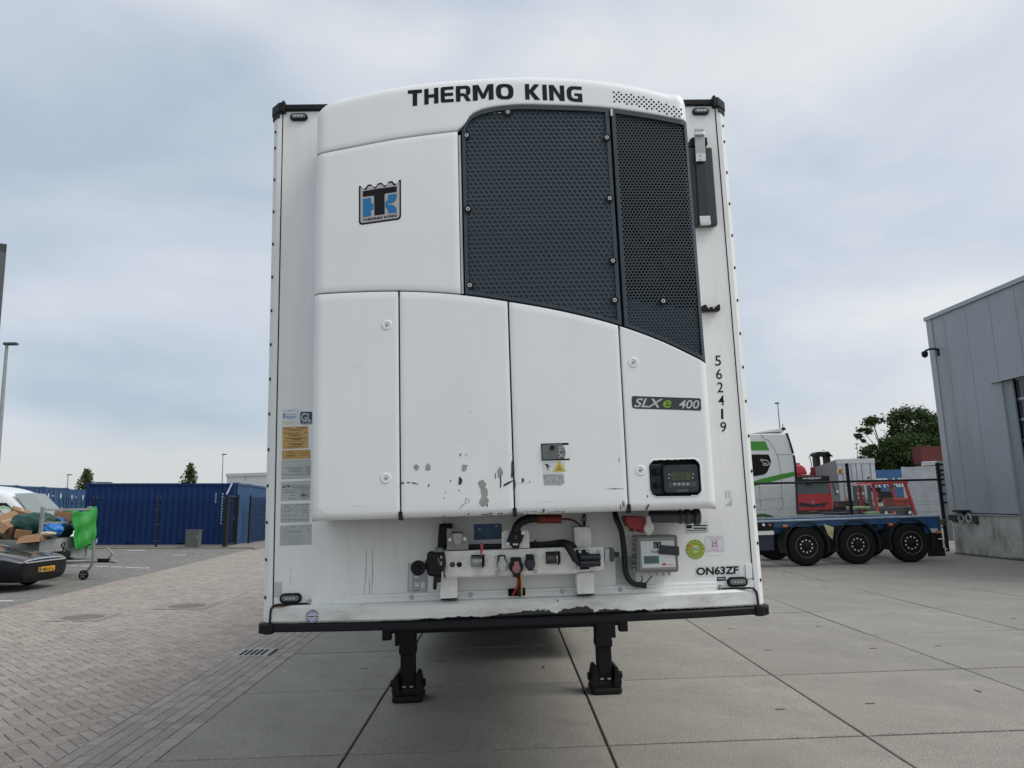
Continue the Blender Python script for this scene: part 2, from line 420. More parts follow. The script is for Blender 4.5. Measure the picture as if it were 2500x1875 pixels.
def brick_geo(mb, poly, ox=0, oy=0, dz=0.0):
    n = len(poly); cx = sum(p[0] for p in poly)/n; cy = sum(p[1] for p in poly)/n; b = .005
    top = []
    for x_, y_ in poly:
        d = math.hypot(cx-x_, cy-y_) or 1; top.append((x_+(cx-x_)/d*b*1.4-ox, y_+(cy-y_)/d*b*1.4-oy, dz))
    low = [(x_-ox,y_-oy,dz-.004) for x_,y_ in poly]; bot = [(x_-ox,y_-oy,-.03) for x_,y_ in poly]
    if area(poly) > 0 and sum(poly[i][0]*poly[(i+1)%n][1]-poly[(i+1)%n][0]*poly[i][1] for i in range(n)) < 0:
        top.reverse(); low.reverse(); bot.reverse()
    mb.add(top+low+bot, [tuple(range(n))]+[(n+i,n+(i+1)%n,(i+1)%n,i) for i in range(n)]+[(2*n+i,2*n+(i+1)%n,n+(i+1)%n,n+i) for i in range(n)])
def local(x): return x-XE            # local frame of the tilted paving
def frame_ok(x, y):
    q = np.array([x,y,zl(x)])-CAM; zc = q@AX[2]
    if zc < .3: return False
    u = 1250+F_PX*(q@AX[0])/zc; v = 937.5-F_PX*(q@AX[1])/zc
    return -30 < u < 2530 and v < 1900
def tilt_obj(o): o.location = (XE,0,0); o.rotation_euler = (0,TILT,0); return o
pav = MB().add([(local(-12),-6,-.012),(local(EDGE_X)-.001,-6,-.012),(local(EDGE_X)-.001,33,-.012),(local(-12),33,-.012)], [(0,1,2,3)]).build('brick_paving', SOIL)
tilt_obj(pav); tag(pav, kind='structure')
def ctr(p): return (sum(q[0] for q in p)/len(p), sum(q[1] for q in p)/len(p))
vis = sorted([p for p in bricks if frame_ok(*ctr(p))], key=lambda p: math.hypot(ctr(p)[0]-CAM[0], ctr(p)[1]-CAM[1])-area(p)*20)
near = vis[:300]; ids = set(map(id, near))
rz = random.Random(9)
for p in near:
    c = ctr(p); mb = MB(); brick_geo(mb, p, *c, rz.uniform(-.0025,.0015)); o = mb.build('brick', BRICKM, pav, recalc=False); o.location = (local(c[0]),c[1],0)
mb = MB()
for p in bricks:
    if id(p) not in ids: brick_geo(mb, p, XE, 0, rz.uniform(-.0025,.0015))
tag(mb.build('brick_field', BRICKM, pav, recalc=False), kind='stuff')
grey = herring(-26, -9, 5, 30, keep_grey)
park = MB().add([(local(-32),-6,-.0125),(local(-9.3),-6,-.0125),(local(-10.6),33,-.0125),(local(-32),33,-.0125)], [(0,1,2,3)]).build('parking_paving', SOIL)
tilt_obj(park); park.location.z = -.004; tag(park, kind='structure')
mb = MB()
for p in grey: brick_geo(mb, p, XE, 0, rz.uniform(-.0025,.0015)+.004)
tag(mb.build('brick_field', BRICKG, park, recalc=False), kind='stuff')
# white marking stones of the bays
MARK = mat('white_marking_stone', (.55,.55,.53), .8, var=.15, vs=6)
def mark(u, v, ln, wd):
    g = GL(u, v); o = MB().box(-ln/2,ln/2,-wd/2,wd/2,-.02,.006).build('marking_stone', MARK, park, bevel=.004, seg=1)
    o.location = (local(g[0]), g[1], .004)
for a in (730,880,1030,1180,1330,1450): mark(a*.2411, 1080+.2411*(1247+(a-730)*.035), .36, .11)
mark(5, 1467, .4, .11); mark(*Bc(610,1215), .7, .22); mark(*Bc(1085,1268), .5, .1)
# gully grate and manholes
IRON = mat('cast_iron', (.2,.18,.165), .8, .0, var=.2, vs=20)
FRAMEC = mat('manhole_concrete', (.27,.24,.215), .9, var=.2, vs=12, bump=.3, bs=80)
dr = thing('drain_grate', 'small square cast iron gully grate set in the brick gutter strip', 'drain', (DRAIN[0],DRAIN[1],zl(DRAIN[0])), (0,TILT,R_(1)))
b_ = MB()
for a in ((-.22,.22,-.24,-.2),(-.22,.22,.2,.24),(-.22,-.18,-.2,.2),(.18,.22,-.2,.2)): b_.box(*a,-.02,.006)
b_.build('frame', mat('pale_iron', (.34,.33,.33), .6, .2), dr, bevel=.003, seg=1)
for k in range(6):
    MB().box(-.18+k*.067,-.155+k*.067,-.2,.2,-.02,.003).build('grate_bar', MATS['pale_iron'], dr)
box('pit', -.18,.18,-.2,.2,-.0115,-.010, GAP, dr)
for (hx, hy, r), lab in zip(MH, ('round iron manhole cover in the brick paving, nearer of two and nearer the dark car', 'round iron manhole cover in the brick paving, nearer the white trailer')):
    t_ = thing('manhole_cover', lab, 'manhole', (hx,hy,zl(hx)), (0,TILT,R_(3)), 'manholes in the brick paving')
    b_ = MB(); n = 32; ro, ri = r-.01, .335
    v = []
    for k in range(n):
        t = 2*math.pi*k/n; q = ro/max(abs(math.cos(t)), abs(math.sin(t))); v.append((q*math.cos(t),q*math.sin(t),.002))
    for k in range(n): t = 2*math.pi*k/n; v.append((ri*math.cos(t),ri*math.sin(t),.002))
    b_.add(v, [(k,(k+1)%n,n+(k+1)%n,n+k) for k in range(n)]).build('frame', FRAMEC, t_)
    box('bedding', -r-.14,r+.14,-r-.14,r+.14,-.02,-.0045, mat('bedding_mortar', (.25,.222,.2), .95, var=.15, vs=10), t_)
    b_ = MB().cyl((0,0,-.02),(0,0,.004),.325,32)
    for k in range(-4,5):
        for l in range(-4,5):
            if math.hypot(k,l) < 4.2: b_.box(k*.07-.02,k*.07+.02,l*.07-.02,l*.07+.02,.003,.009)
    b_.build('cover', IRON, t_)

# ================================================================== REFRIGERATED TRAILER
T = thing('refrigerated_trailer', 'white refrigerated semi-trailer seen head-on, standing on its landing legs', 'trailer')
ZB, ZT = 1.29, 4.0
body = box('body', -1.285,1.285,.05,13.6,1.27,4.1, WALL, T)
box('roof', -1.29,1.29,.04,13.6,4.1,4.13, WALL, T, bevel=.015)
wall = box('front_wall', -1.243,1.243,0,.045,1.30,4.105, WALL, T)
for s in (-1,1):
    pr = [(s*1.249,-.006),(s*1.272,-.006),(s*1.302,.028),(s*1.302,.13),(s*1.249,.13)]
    cp = MB().prism(pr, 1.298, 4.09, 'z').build('corner_profile', WALL, T)
    MB().box(s*1.2455-.003,s*1.2455+.003,.001,.02,1.36,4.1).build('seal', GAP, cp)
    z = 1.42; zs = []
    while z < 4.04: zs.append(z); z += .19 if z < 3.75 else .098
    for z in zs:
        c = Vector((s*1.289,.013,z)); n_ = Vector((s*.034,-.03,0)).normalized()
        MB().cyl(c-n_*.002, c+n_*.004, .0085, 10).build('rivet', BLACK, cp)
    # black roof corner caps
    pts = [(s*1.24,-.03),(s*1.262,-.03),(s*1.318,.03),(s*1.318,.16),(s*1.24,.16)]
    zc = 4.035 if s < 0 else 4.035
    MB().prism(pts, 4.088, 4.15, 'z').build('roof_corner_cap', BLACK, T, bevel=.008)
    MB().prism([(s*1.262,-.022),(s*1.312,.03),(s*1.312,.15),(s*1.262,.15)], 4.062, 4.1, 'z').build('cap_skirt', BLACK, T, bevel=.004)
    MB().box(s*1.236-.008,s*1.236+.008,-.034,.05,4.09,4.156).build('cap_joint', BLACK, T, bevel=.004)
box('roof_front_edge', -1.235,1.235,-.018,.1,4.106,4.142, BLACK, T, bevel=.006)
def stadium(cx, cz, w_, h_, n=8):
    r = h_/2; o = []
    for k in range(n+1): t = R_(-90+180*k/n); o.append((cx+w_/2-r+r*math.cos(t), cz+r*math.sin(t)))
    for k in range(n+1): t = R_(90+180*k/n); o.append((cx-w_/2+r+r*math.cos(t), cz+r*math.sin(t)))
    return o
def marker(u, v, w_=.105, h_=.045, lab=None):
    p = P(u, v, -.01)
    lamp = MB().prism(stadium(p[0],p[2],w_,h_), -.018, .001).build('marker_lamp', BLACK, T, bevel=.004)
    MB().prism(stadium(p[0],p[2],w_*.78,h_*.55), -.024, -.015).build('lens', LENS, lamp, bevel=.004)
    for k in (-1,0,1): MB().box(p[0]+k*.018-.006,p[0]+k*.018+.006,-.0252,-.0235,p[2]-.004,p[2]+.004).build('diode', STEEL, lamp)
marker(*c1(330,500), .1, .042); marker(*c2(1882,450), .098, .04); marker(*d5(455,500), .112, .05); marker(*c8(1155,1300), .11, .05)
# lamp plinths and little flat cover plates in the lower corners
pplate('lamp_plate', [d5(290,490),d5(575,485),d5(575,555),d5(290,555)], -.0045, .004, WALL, T)
pplate('lamp_plate', [c8(1062,1300),c8(1300,1285),c8(1302,1346),c8(1062,1358)], -.0045, .004, WALL, T)
pplate('cover_plate', [d5(288,338),d5(358,338),d5(355,488),d5(285,488)], -.007, .006, GREYWH, T, bevel=.002)
pplate('cover_plate', [c8(1226,1145),c8(1287,1140),c8(1290,1270),c8(1232,1274)], -.007, .006, WALL, T, bevel=.002)

# ---- bumper beam, bowed outwards in the middle, and the black rail under it
def bow(x): return -.025-.085*max(0, 1-(abs(x)/1.26)**2.6)
def bar(name, x0, x1, z0f, z1f, yoff, m_, rad=.012, n=60, back=.02):
    mb = MB(); k = 6
    for i in range(n+1):
        x = x0+(x1-x0)*i/n; y = bow(x)+yoff; z0, z1 = z0f(x), z1f(x)
        mb.v += [(x,back,z0),(x,y+rad,z0),(x,y,z0+rad),(x,y,z1-rad),(x,y+rad,z1),(x,back,z1)]
    for i in range(n):
        for j in range(k-1): mb.f.append((i*k+j,(i+1)*k+j,(i+1)*k+j+1,i*k+j+1))
    mb.f += [tuple(range(k)), tuple(range(n*k+k-1,n*k-1,-1))]
    return mb.build(name, m_, T, smooth='auto')
bt = P(*d6(300,228), -.1)[2]; bb = P(*d6(300,368), -.1)[2]
bumpmat = bpy.data.materials.new('chipped_white_bumper_paint'); bumpmat.use_nodes = True
def make_bump(mm, zb):
    t = mm.node_tree; b = t.nodes['Principled BSDF']; L = t.links.new
    tcn = t.nodes.new('ShaderNodeTexCoord'); se = t.nodes.new('ShaderNodeSeparateXYZ'); L(tcn.outputs['Object'], se.inputs[0])
    def mt(op, a, c=None, c2=None):
        n = t.nodes.new('ShaderNodeMath'); n.operation = op
        for i, q in enumerate((a,c,c2)):
            if q is None: continue
            if isinstance(q, (int,float)): n.inputs[i].default_value = q
            else: L(q, n.inputs[i])
        return n.outputs[0]
    def no(scale, det, st=(1,1,1)):
        mp_ = t.nodes.new('ShaderNodeMapping'); mp_.inputs['Scale'].default_value = st; L(tcn.outputs['Object'], mp_.inputs[0])
        n = t.nodes.new('ShaderNodeTexNoise'); n.inputs['Scale'].default_value = scale; n.inputs['Detail'].default_value = det; n.inputs['Roughness'].default_value = .65; L(mp_.outputs[0], n.inputs['Vector']); return n.outputs['Fac']
    h = mt('SUBTRACT', se.outputs['Z'], zb)
    # where the bumper has been rubbed: strong in the middle right, light elsewhere
    rp = t.nodes.new('ShaderNodeValToRGB'); rp.color_ramp.interpolation = 'B_SPLINE'; el = rp.color_ramp.elements
    el[0].position = 0; el[0].color = (.0,)*3+(1,); el[1].position = 1; el[1].color = (.03,)*3+(1,)
    for p_, q in ((.30,.0),(.345,.22),(.42,.16),(.50,.3),(.56,.62),(.62,.5),(.66,.25),(.75,.2),(.85,.05)):
        a = el.new(p_); a.color = (q,)*3+(1,)
    xx = mt('MULTIPLY_ADD', se.outputs['X'], 1/2.6, .5); L(xx, rp.inputs[0])
    n1 = no(9, 6, (1,1,1.3)); n2 = no(32, 5)
    lim = mt('MULTIPLY', rp.outputs[0], mt('MULTIPLY_ADD', n1, 2.6, -.78))
    lim = mt('MULTIPLY', lim, .12)
    lim = mt('ADD', lim, mt('MULTIPLY', mt('SUBTRACT', n2, .5), .02))
    edge = mt('LESS_THAN', h, lim)
    n3 = no(16, 6, (1,1,1.6)); isl = mt('GREATER_THAN', mt('ADD', n3, mt('MULTIPLY', rp.outputs[0], .12)), .735)
    n5 = no(60, 3); spk = mt('GREATER_THAN', n5, .77)
    mask = mt('MINIMUM', mt('ADD', mt('ADD', edge, isl), spk), 1.0)
    n4 = no(4, 6, (1,1,3)); r4 = t.nodes.new('ShaderNodeValToRGB'); r4.color_ramp.elements[0].position = .45; r4.color_ramp.elements[1].position = .8
    r4.color_ramp.elements[0].color = (.68,.71,.70,1); r4.color_ramp.elements[1].color = (.36,.35,.31,1); L(n4, r4.inputs[0])
    mx = t.nodes.new('ShaderNodeMix'); mx.data_type = 'RGBA'; L(mask, mx.inputs['Factor']); L(r4.outputs[0], mx.inputs['A']); mx.inputs['B'].default_value = (.016,.018,.02,1)
    L(mx.outputs['Result'], b.inputs['Base Color']); b.inputs['Roughness'].default_value = .42
    bp = t.nodes.new('ShaderNodeBump'); bp.inputs['Strength'].default_value = .6; bp.inputs['Distance'].default_value = .004; bp.invert = True
    L(mask, bp.inputs['Height']); L(bp.outputs[0], b.inputs['Normal'])
make_bump(bumpmat, bb)
bumper = bar('bumper', -1.243, 1.243, lambda x: bb, lambda x: bt, 0, bumpmat)
rail = bar('bottom_rail', -1.3, 1.3, lambda x: bb-.042, lambda x: bb-.002, -.006, BLACK, .008)
for s in (-1,1):
    MB().prism([(s*1.235,-.045),(s*1.27,-.045),(s*1.318,.0),(s*1.318,.14),(s*1.235,.14)], bb-.05, bb+.002, 'z').build('rail_end_cap', BLACK, T, bevel=.006)
    tube('end_seal', [(s*1.252,-.03,bb), (s*1.25,-.03,bb+.05),(s*1.245,-.03,bt-.012),(s*1.22,-.034,bt+.004),(s*1.16,-.03,bt+.004),(s*1.05,-.012,bt+.003)], .006, BLACK, T, 6)
# stepped strip above the bumper with its bolts
st0 = bt+.0; st1 = P(*d5(800,478), -.02)[2]
box('lower_strip', -1.05,1.05,-.02,.002,st0-.02,st1, WALL, T, bevel=.004)
box('strip_fold', -1.05,1.05,-.03,-.0205,st0-.02,st0+.022, WALL, T, bevel=.003)
def bolt(u, v, y, r=.011, par=T, m_=GALV):
    p = P(u, v, y); o = cyl('bolt', (p[0],y+.004,p[2]), (p[0],y-.004,p[2]), r, m_, par, 14)
    MB().cyl((p[0],y-.0041,p[2]),(p[0],y-.0085,p[2]), r*.55, 6).build('bolt_head', STEEL, o)
    return o
for q in (d5(642,533),d6(330,185),d6(787,165),d6(1493,140),d6(1942,125),c8(1002,1343)): bolt(*q, -.031)
# rust bleeding from the bent corner of the bumper
RUST = mat('rust_stain', (.2,.085,.03), .8, var=.5, vs=60)
pplate('rust_patch', [d5(262,578),d5(300,566),d5(340,572),d5(400,582),d5(360,590),d5(300,590),d5(268,606),d5(262,620)], -.036, .004, RUST, T)

# ---- underframe, coupling plate, landing legs, axles
DARK = mat('dark_chassis_paint', (.010,.011,.012), .65, spec=.2, var=.2, vs=8)
box('skid_plate', -.62,.62,.02,2.6,1.235,1.268, DARK, T)
for s in (-1,1):
    box('frame_rail', s*.5-.07,s*.5+.07,2.5,13.4,.93,1.27, DARK, T)
for y in (3.2,5.0,6.8,8.6,10.4,12.2): box('cross_member', -1.18,1.18,y,y+.1,1.1,1.268, DARK, T)
box('leg_brace', -.9,.9,3.6,3.7,.62,.8, DARK, T)
for s in (-1,1):
    X = s*.965; Y = 3.66
    leg = box('landing_leg', X-.08,X+.08,Y-.08,Y+.08,.45,1.27, DARK, T, bevel=.012)
    box('inner_tube', X-.071,X+.071,Y-.07,Y+.07,.1,.5, DARK, leg, bevel=.01)
    box('leg_collar', X-.083,X+.083,Y-.084,Y+.084,.43,.5, DARK, leg, bevel=.008)
    for q in (-1,1):
        MB().prism([(X+q*.07,.06),(X+q*.14,.05),(X+q*.15,.11),(X+q*.118,.245),(X+q*.085,.255),(X+q*.076,.13)], Y-.13,Y+.13).build('foot_bracket', DARK, leg, bevel=.008)
        MB().cyl((X+q*.11,Y-.02,.15),(X+q*.17,Y-.02,.15),.036,14).build('foot_pin', DARK, leg, smooth='auto')
        box('pin_clip', X+q*.035-.016,X+q*.035+.016,Y-.0745,Y-.07,.12,.136, STEEL, leg)
    box('foot_front', X-.1,X+.1,Y-.1,Y-.075,.05,.1, DARK, leg, bevel=.008)
    MB().prism([(X-.13,Y-.17),(X+.13,Y-.17),(X+.15,Y-.12),(X+.15,Y+.16),(X-.15,Y+.16),(X-.15,Y-.12)], 0,.055,'z').build('foot_plate', DARK, leg, bevel=.016)
    box('gear_box', X+s*.081,X+s*.24,Y-.04,Y+.06,.62,1.26, DARK, leg, bevel=.01)
    box('gear_tongue', X+s*.085,X+s*.125,Y-.05,Y-.01,.505,.63, DARK, leg, bevel=.004)
    box('guard_plate', X+s*.16,X+s*.25,Y-.06,Y+.03,.56,1.26, DARK, leg, bevel=.012)
box('added_shade_box', -1.15,1.15,5.15,8.2,.405,1.24, DARK, T, bevel=.02)  # added box, unseen from the camera, to darken the ground under the trailer
def wheel_mesh(R=.5, W_=.36):
    t = MB().lathe([(R*.58,-W_/2+.03),(R*.62,-W_/2+.005),(R*.72,-W_/2),(R*.9,-W_/2+.012),(R*.965,-W_/2+.045),(R,-W_/2+.09),(R,W_/2-.09),(R*.965,W_/2-.045),(R*.9,W_/2-.01),(R*.58,W_/2-.03)], (0,0,0), 'y', 40)
    r = MB().lathe([(R*.585,-W_/2+.02),(R*.58,-W_/2+.006),(R*.55,-W_/2+.006),(R*.54,-W_/2+.06)], (0,0,0), 'y', 32, False)
    w2 = MB().lathe([(R*.54,-W_/2+.06),(R*.5,-W_/2+.15),(R*.40,-W_/2+.15),(R*.395,-W_/2+.09)], (0,0,0), 'y', 32, False)  # well between lip and disc, coloured dark for the shade in its depth
    d2 = MB().lathe([(R*.395,-W_/2+.09),(R*.385,-W_/2+.06),(R*.2,-W_/2+.05),(R*.18,-W_/2+.05)], (0,0,0), 'y', 32, False)
    h = MB().lathe([(R*.19,-W_/2+.055),(R*.185,-W_/2+.0),(R*.15,-W_/2-.012),(.001,-W_/2-.015)], (0,0,0), 'y', 20)
    b = MB()
    b.cyl((0,-W_/2+.06,0),(0,-W_/2+.022,0),R*.044,6)
    return t, r, w2, d2, h, b
def make_wheel(parent, loc, R=.5, W_=.36, flip=False):
    if (R,W_) not in _wc:
        t, r, w2, d2, h, b = wheel_mesh(R, W_); objs = []
        for q, nm, m_ in ((t,'wheel',TYRE),(r,'rim',RIM),(w2,'shaded_rim_well',DARK),(d2,'wheel_disc',RIM),(h,'hub',DARK),(b,'wheel_nut',mat('bright_nut', (.62,.62,.6), .4))):
            o = q.build(nm, m_, smooth='auto'); objs.append(o.data); bpy.data.objects.remove(o)
        _wc[(R,W_)] = objs
    d = _wc[(R,W_)]; wh = link('wheel', d[0], parent); wh.location = loc
    if flip: wh.rotation_euler = (0,0,math.pi)
    for nm, q in zip(('rim','shaded_rim_well','wheel_disc','hub'), d[1:5]): link(nm, q, wh)
    for k in range(10):
        a = 2*math.pi*(k+.5)/10; nu = link('wheel_nut', d[5], wh); nu.location = (R*.31*math.cos(a),0,R*.31*math.sin(a))
    return wh
_wc = {}
for y in (8.7,10.0,11.3):
    cyl('axle', (-1.1,y,.5),(1.1,y,.5), .07, DARK, T)
    for s in (-1,1):
        w_ = make_wheel(T, (s*1.06,y,.5), .5, .38); w_.rotation_euler = (0,0,s*math.pi/2)

# ------------------------------------------------------------------ refrigeration unit
HX = .972
U = MB().box(-.955,.955,-.30,-.005,1.83,3.9).build('refrigeration_unit', GAP, T)
def yf(x, z):
    r = .045; e_ = max(0.0, abs(x)-(HX-r)); e_ = min(e_, r*.999)
    return -.425+.03*(x/HX)**2 + (r-math.sqrt(r*r-e_*e_)) + .05*max(0,(z-3.2))**1.5 + .012*max(0, 2.3-z)
def PU(u, v):
    y = -.42
    for _ in range(6): p = P(u, v, y); y = yf(p[0], p[2])
    return p
def curve(pts):                       # photo pixels -> z(x) on the unit's face, smooth
    q = sorted([(p[0],p[2]) for p in (PU(*V_(a,b)) for a,b in pts)]); X = np.array([a for a,_ in q]); Z = np.array([b for _,b in q])
    d = np.gradient(Z, X)
    def f(x):
        if x <= X[0]: return Z[0]+d[0]*(x-X[0])
        if x >= X[-1]: return Z[-1]+d[-1]*(x-X[-1])
        i = int(np.searchsorted(X, x))-1; h = X[i+1]-X[i]; t = (x-X[i])/h
        return (2*t**3-3*t*t+1)*Z[i]+(t**3-2*t*t+t)*h*d[i]+(-2*t**3+3*t*t)*Z[i+1]+(t**3-t*t)*h*d[i+1]
    return f
def ux(a, b): return PU(*V_(a,b))[0]
XA = ux(863,850); XB = ux(1105,880); XC = ux(1348,900); XG0 = ux(999,450); XG1 = ux(1332,450)
XL, XR = -HX, HX
seam1 = curve([(680,342),(760,317),(850,300),(920,290),(996,281)])
seam2 = curve([(680,637),(760,630),(863,628),(1002,636),(1100,650),(1220,672),(1340,703),(1430,736),(1521,781)])
topl = curve([(681,251),(692,236),(706,224),(760,208),(850,189),(1000,172),(1140,166),(1250,170),(1325,178),(1400,192),(1450,204),(1478,216),(1486,240)])
gtop = curve([(1001,276),(1012,255),(1032,241),(1060,233),(1097,228),(1200,228),(1325,235),(1400,246),(1482,265)])
botz = lambda x: 1.802
def panel(name, x0, x1, fb, ft, m_, gap=.0035, nx=28, nz=30, rb=0.0, rim=.03, rad=.006, prnt=None, yo=0.0, hole=None):
    x0 += gap; x1 -= gap
    us = [0,.0,rad*.3,rad]+list(np.linspace(rad, (x1-x0)-rad, nx)[1:-1])+[(x1-x0)-rad,(x1-x0)-rad*.3,(x1-x0),(x1-x0)]
    ue = [rim,rad,rad*.3,0]+[0]*(nx-2)+[0,rad*.3,rad,rim]
    mb = MB(); rows = None
    for k, (uu, ub) in enumerate(zip(us, ue)):
        x = x0+uu; z0, z1 = fb(x)+gap, ft(x)-gap; H = z1-z0
        if rb: zz = [(0,rb+.06),(0,rb)]+[(rb-rb*math.cos(R_(a)), rb-rb*math.sin(R_(a))) for a in (15,30,45,60,75,90)]; 
        else: zz = [(0,rim),(0,rad),(rad*.3,rad*.3),(rad,0)]
        st_ = zz[-1][0]
        zz = zz+[(st_+(H-rad-st_)*q, 0) for q in np.linspace(0,1,nz)[1:-1]]+[(H-rad,0),(H-rad*.3,rad*.3),(H,rad),(H,rim)]
        rows = len(zz)
        for dz, db in zz:
            z = z0+dz; mb.v.append((x, yf(x,z)+yo+max(ub,db), z))
    ncol = len(us)
    for i in range(ncol-1):
        for j in range(rows-1):
            fidx = (i*rows+j,(i+1)*rows+j,(i+1)*rows+j+1,i*rows+j+1)
            if hole:
                cx = sum(mb.v[q][0] for q in fidx)/4; cz = sum(mb.v[q][2] for q in fidx)/4
                if hole(cx, cz): continue
            mb.f.append(fidx)
    return mb.build(name, m_, prnt or U, smooth='auto', recalc=False)
panel('upper_left_panel', XL, XG0-.014, seam2, seam1, WHITE)
panel('lower_door_panel', XL, XA, botz, seam2, WHITE, rb=.035)
panel('lower_door_panel', XA, XB, botz, seam2, WHITE, rb=.035)
panel('lower_door_panel', XB, XC, botz, seam2, WHITE, rb=.035)
# right door with the controller recess
cz0 = PU(*c8(600,545)); cz1 = PU(*c8(600,225)); cx0 = PU(*c8(385,400))[0]; cx1 = PU(*c8(832,400))[0]
CX0, CX1, CZ0, CZ1 = cx0, cx1, cz0[2], cz1[2]
def in_rr(x, z, x0, x1, z0, z1, r):
    qx = max(x0+r-x, 0, x-(x1-r)); qz = max(z0+r-z, 0, z-(z1-r)); return x0 < x < x1 and z0 < z < z1 and math.hypot(qx, qz) <= r
panel('lower_door_panel', XC, XR, botz, seam2, WHITE, rb=.035, nx=90, nz=190, hole=lambda x, z: in_rr(x, z, CX0, CX1, CZ0, CZ1, .035))
# side skins and underside of the unit
for s in (-1,1):
    mb = MB(); nz = 24
    for k in range(nz+1):
        z = 1.802+(topl(s*HX)-.07-1.802)*k/nz; mb.v += [(s*HX,yf(s*HX,z)+.006,z),(s*(HX+.012),-.02,z)]
    for k in range(nz): mb.f.append((2*k,2*k+1,2*k+3,2*k+2))
    mb.build('side_skin', WHITE, U, recalc=False)
box('underside', -.94,.94,-.35,-.01,1.815,1.829, GAP, U)
# top cowl
mb = MB(); nxc = 90; rows = None
def cowl_bottom(x):
    if x < XG0-.012: return seam1(x)+.0035
    return gtop(max(x, ux(1001,276)))+.004
xsC = [XL,XL+.004,XL+.012,XL+.025]+list(np.linspace(XL+.045, XR-.045, nxc))+[XR-.025,XR-.012,XR-.004,XR]
for x in xsC:
    z0, z1 = cowl_bottom(x), topl(x); r = .075; zs_ = z1-.035
    pr = [(z0,.03),(z0,.006),(z0+.003,.001)]+[(z0+.005+(zs_-.01-z0-.005)*q,0) for q in np.linspace(0,1,10)]
    pr += [(zs_+r*math.sin(R_(a))*.85, r-r*math.cos(R_(a))) for a in (10,25,40,55,70,85)]
    pr += [(zs_+r*.87, .2),(zs_+r*.7, .40)]
    rows = len(pr)
    for z, db in pr: mb.v.append((x, min(yf(x,z)+db, -.004), z))
for i in range(len(xsC)-1):
    for j in range(rows-1): mb.f.append((i*rows+j,(i+1)*rows+j,(i+1)*rows+j+1,i*rows+j+1))
mb.f += [tuple(range(rows)), tuple(range((len(xsC)-1)*rows+rows-1,(len(xsC)-1)*rows-1,-1))]
cowl = mb.build('top_cowl', WHITE, U, smooth='auto', recalc=False)
# grey jamb strip between the upper left panel and the grille
mb = MB(); n = 20
for k in range(n+1):
    x = XG0-.009; z = seam2(x)+.004+(seam1(x)-.03-seam2(x))*k/n
    mb.v += [(x-.005,yf(x,z)+.004,z),(x+.006,yf(x,z)+.004,z),(x+.006,yf(x,z)+.03,z)]
for k in range(n): mb.f += [(3*k,3*k+1,3*k+4,3*k+3),(3*k+1,3*k+2,3*k+5,3*k+4)]
mb.build('jamb_strip', ALU, U, recalc=False)
# grilles: a field of hexagonal cells, dimpled or punched through
def outline(x0, x1, fb, ft, n=40):
    xs_ = np.linspace(x0, x1, n); return [(x, fb(x)) for x in xs_]+[(x, ft(x)) for x in xs_[::-1]]
def grille(name, x0, x1, fb, ft, pitch, holef, yo=.012, border=.022):
    mb = MB(); a = pitch; h = a*math.sqrt(3)/2; R = a/math.sqrt(3)
    zmin = min(fb(x) for x in np.linspace(x0,x1,20)); zmax = max(ft(x) for x in np.linspace(x0,x1,20))
    nj = int((zmax-zmin)/h)+2; ni = int((x1-x0)/a)+2
    for j in range(nj):
        for i in range(ni):
            cx = x0+i*a+(a/2 if j % 2 else 0); cz = zmin+j*h
            if not (x0+R+.003 < cx < x1-R-.003 and fb(cx)+R+.003 < cz < ft(cx)-R-.003): continue
            hexo = [(cx+R*math.sin(R_(60*k)), cz+R*math.cos(R_(60*k))) for k in range(6)]
            inn = x0+border*.8 < cx < x1-border*.8 and fb(cx)+border*.8 < cz < ft(cx)-border*.8
            kind = holef(cx, cz) if inn else 0
            o = len(mb.v); y0 = yf(cx,cz)+yo
            mb.v += [(p,yf(p,q)+yo,q) for p,q in hexo]
            if kind == 0: mb.f.append(tuple(range(o,o+6))); continue
            rr = .68
            if kind == 2:
                ring = [(cx+R*rr*math.sin(R_(60*k)), cz+R*rr*math.cos(R_(60*k))) for k in range(6)]
                mb.v += [(p,yf(p,q)+yo,q) for p,q in ring]+[(p,yf(p,q)+yo+.006,q) for p,q in ring]
                for k in range(6):
                    l = (k+1) % 6; mb.f += [(o+k,o+l,o+6+l,o+6+k),(o+6+k,o+6+l,o+12+l,o+12+k)]
            else:                               # dimple pressed downwards-in
                for r_, dz_, dy_ in ((.74,0,0),(.42,.04,.0055)):
                    mb.v += [(cx+R*r_*math.sin(R_(60*k)), yf(cx,cz)+yo+dy_, cz+dz_*R+R*r_*math.cos(R_(60*k))) for k in range(6)]
                for k in range(6):
                    l = (k+1) % 6; mb.f += [(o+k,o+l,o+6+l,o+6+k),(o+6+k,o+6+l,o+12+l,o+12+k)]
                mb.f.append(tuple(range(o+12,o+18)))
    g_ = mb.build(name, GRILLE, U, recalc=False)
    # border frame: proud strip all round
    ou = outline(x0+.002, x1-.002, lambda x: fb(x)+.004, lambda x: ft(x)-.003); nn = len(ou)
    inn = outline(x0+border, x1-border, lambda x: fb(x)+border, lambda x: ft(x)-border)
    fr = MB(); lay = []
    for (pts, dy) in ((ou,.035),(ou,.004),([(p[0]*.93+q[0]*.07,p[1]*.93+q[1]*.07) for p,q in zip(ou,inn)],0),(inn,0),(inn,.016)):
        lay.append(len(fr.v)); fr.v += [(p,yf(p,q)+dy,q) for p,q in pts]
    for A_, B_ in zip(lay, lay[1:]):
        for k in range(nn): l = (k+1) % nn; fr.f.append((A_+k,A_+l,B_+l,B_+k))
    fr.build(name+'_frame', GRILLE, U, recalc=False, smooth='auto')
    return g_
grille('dimpled_grille', XG0+.002, XG1-.004, seam2, lambda x: gtop(x)-.002, .0265, lambda x, z: 1)
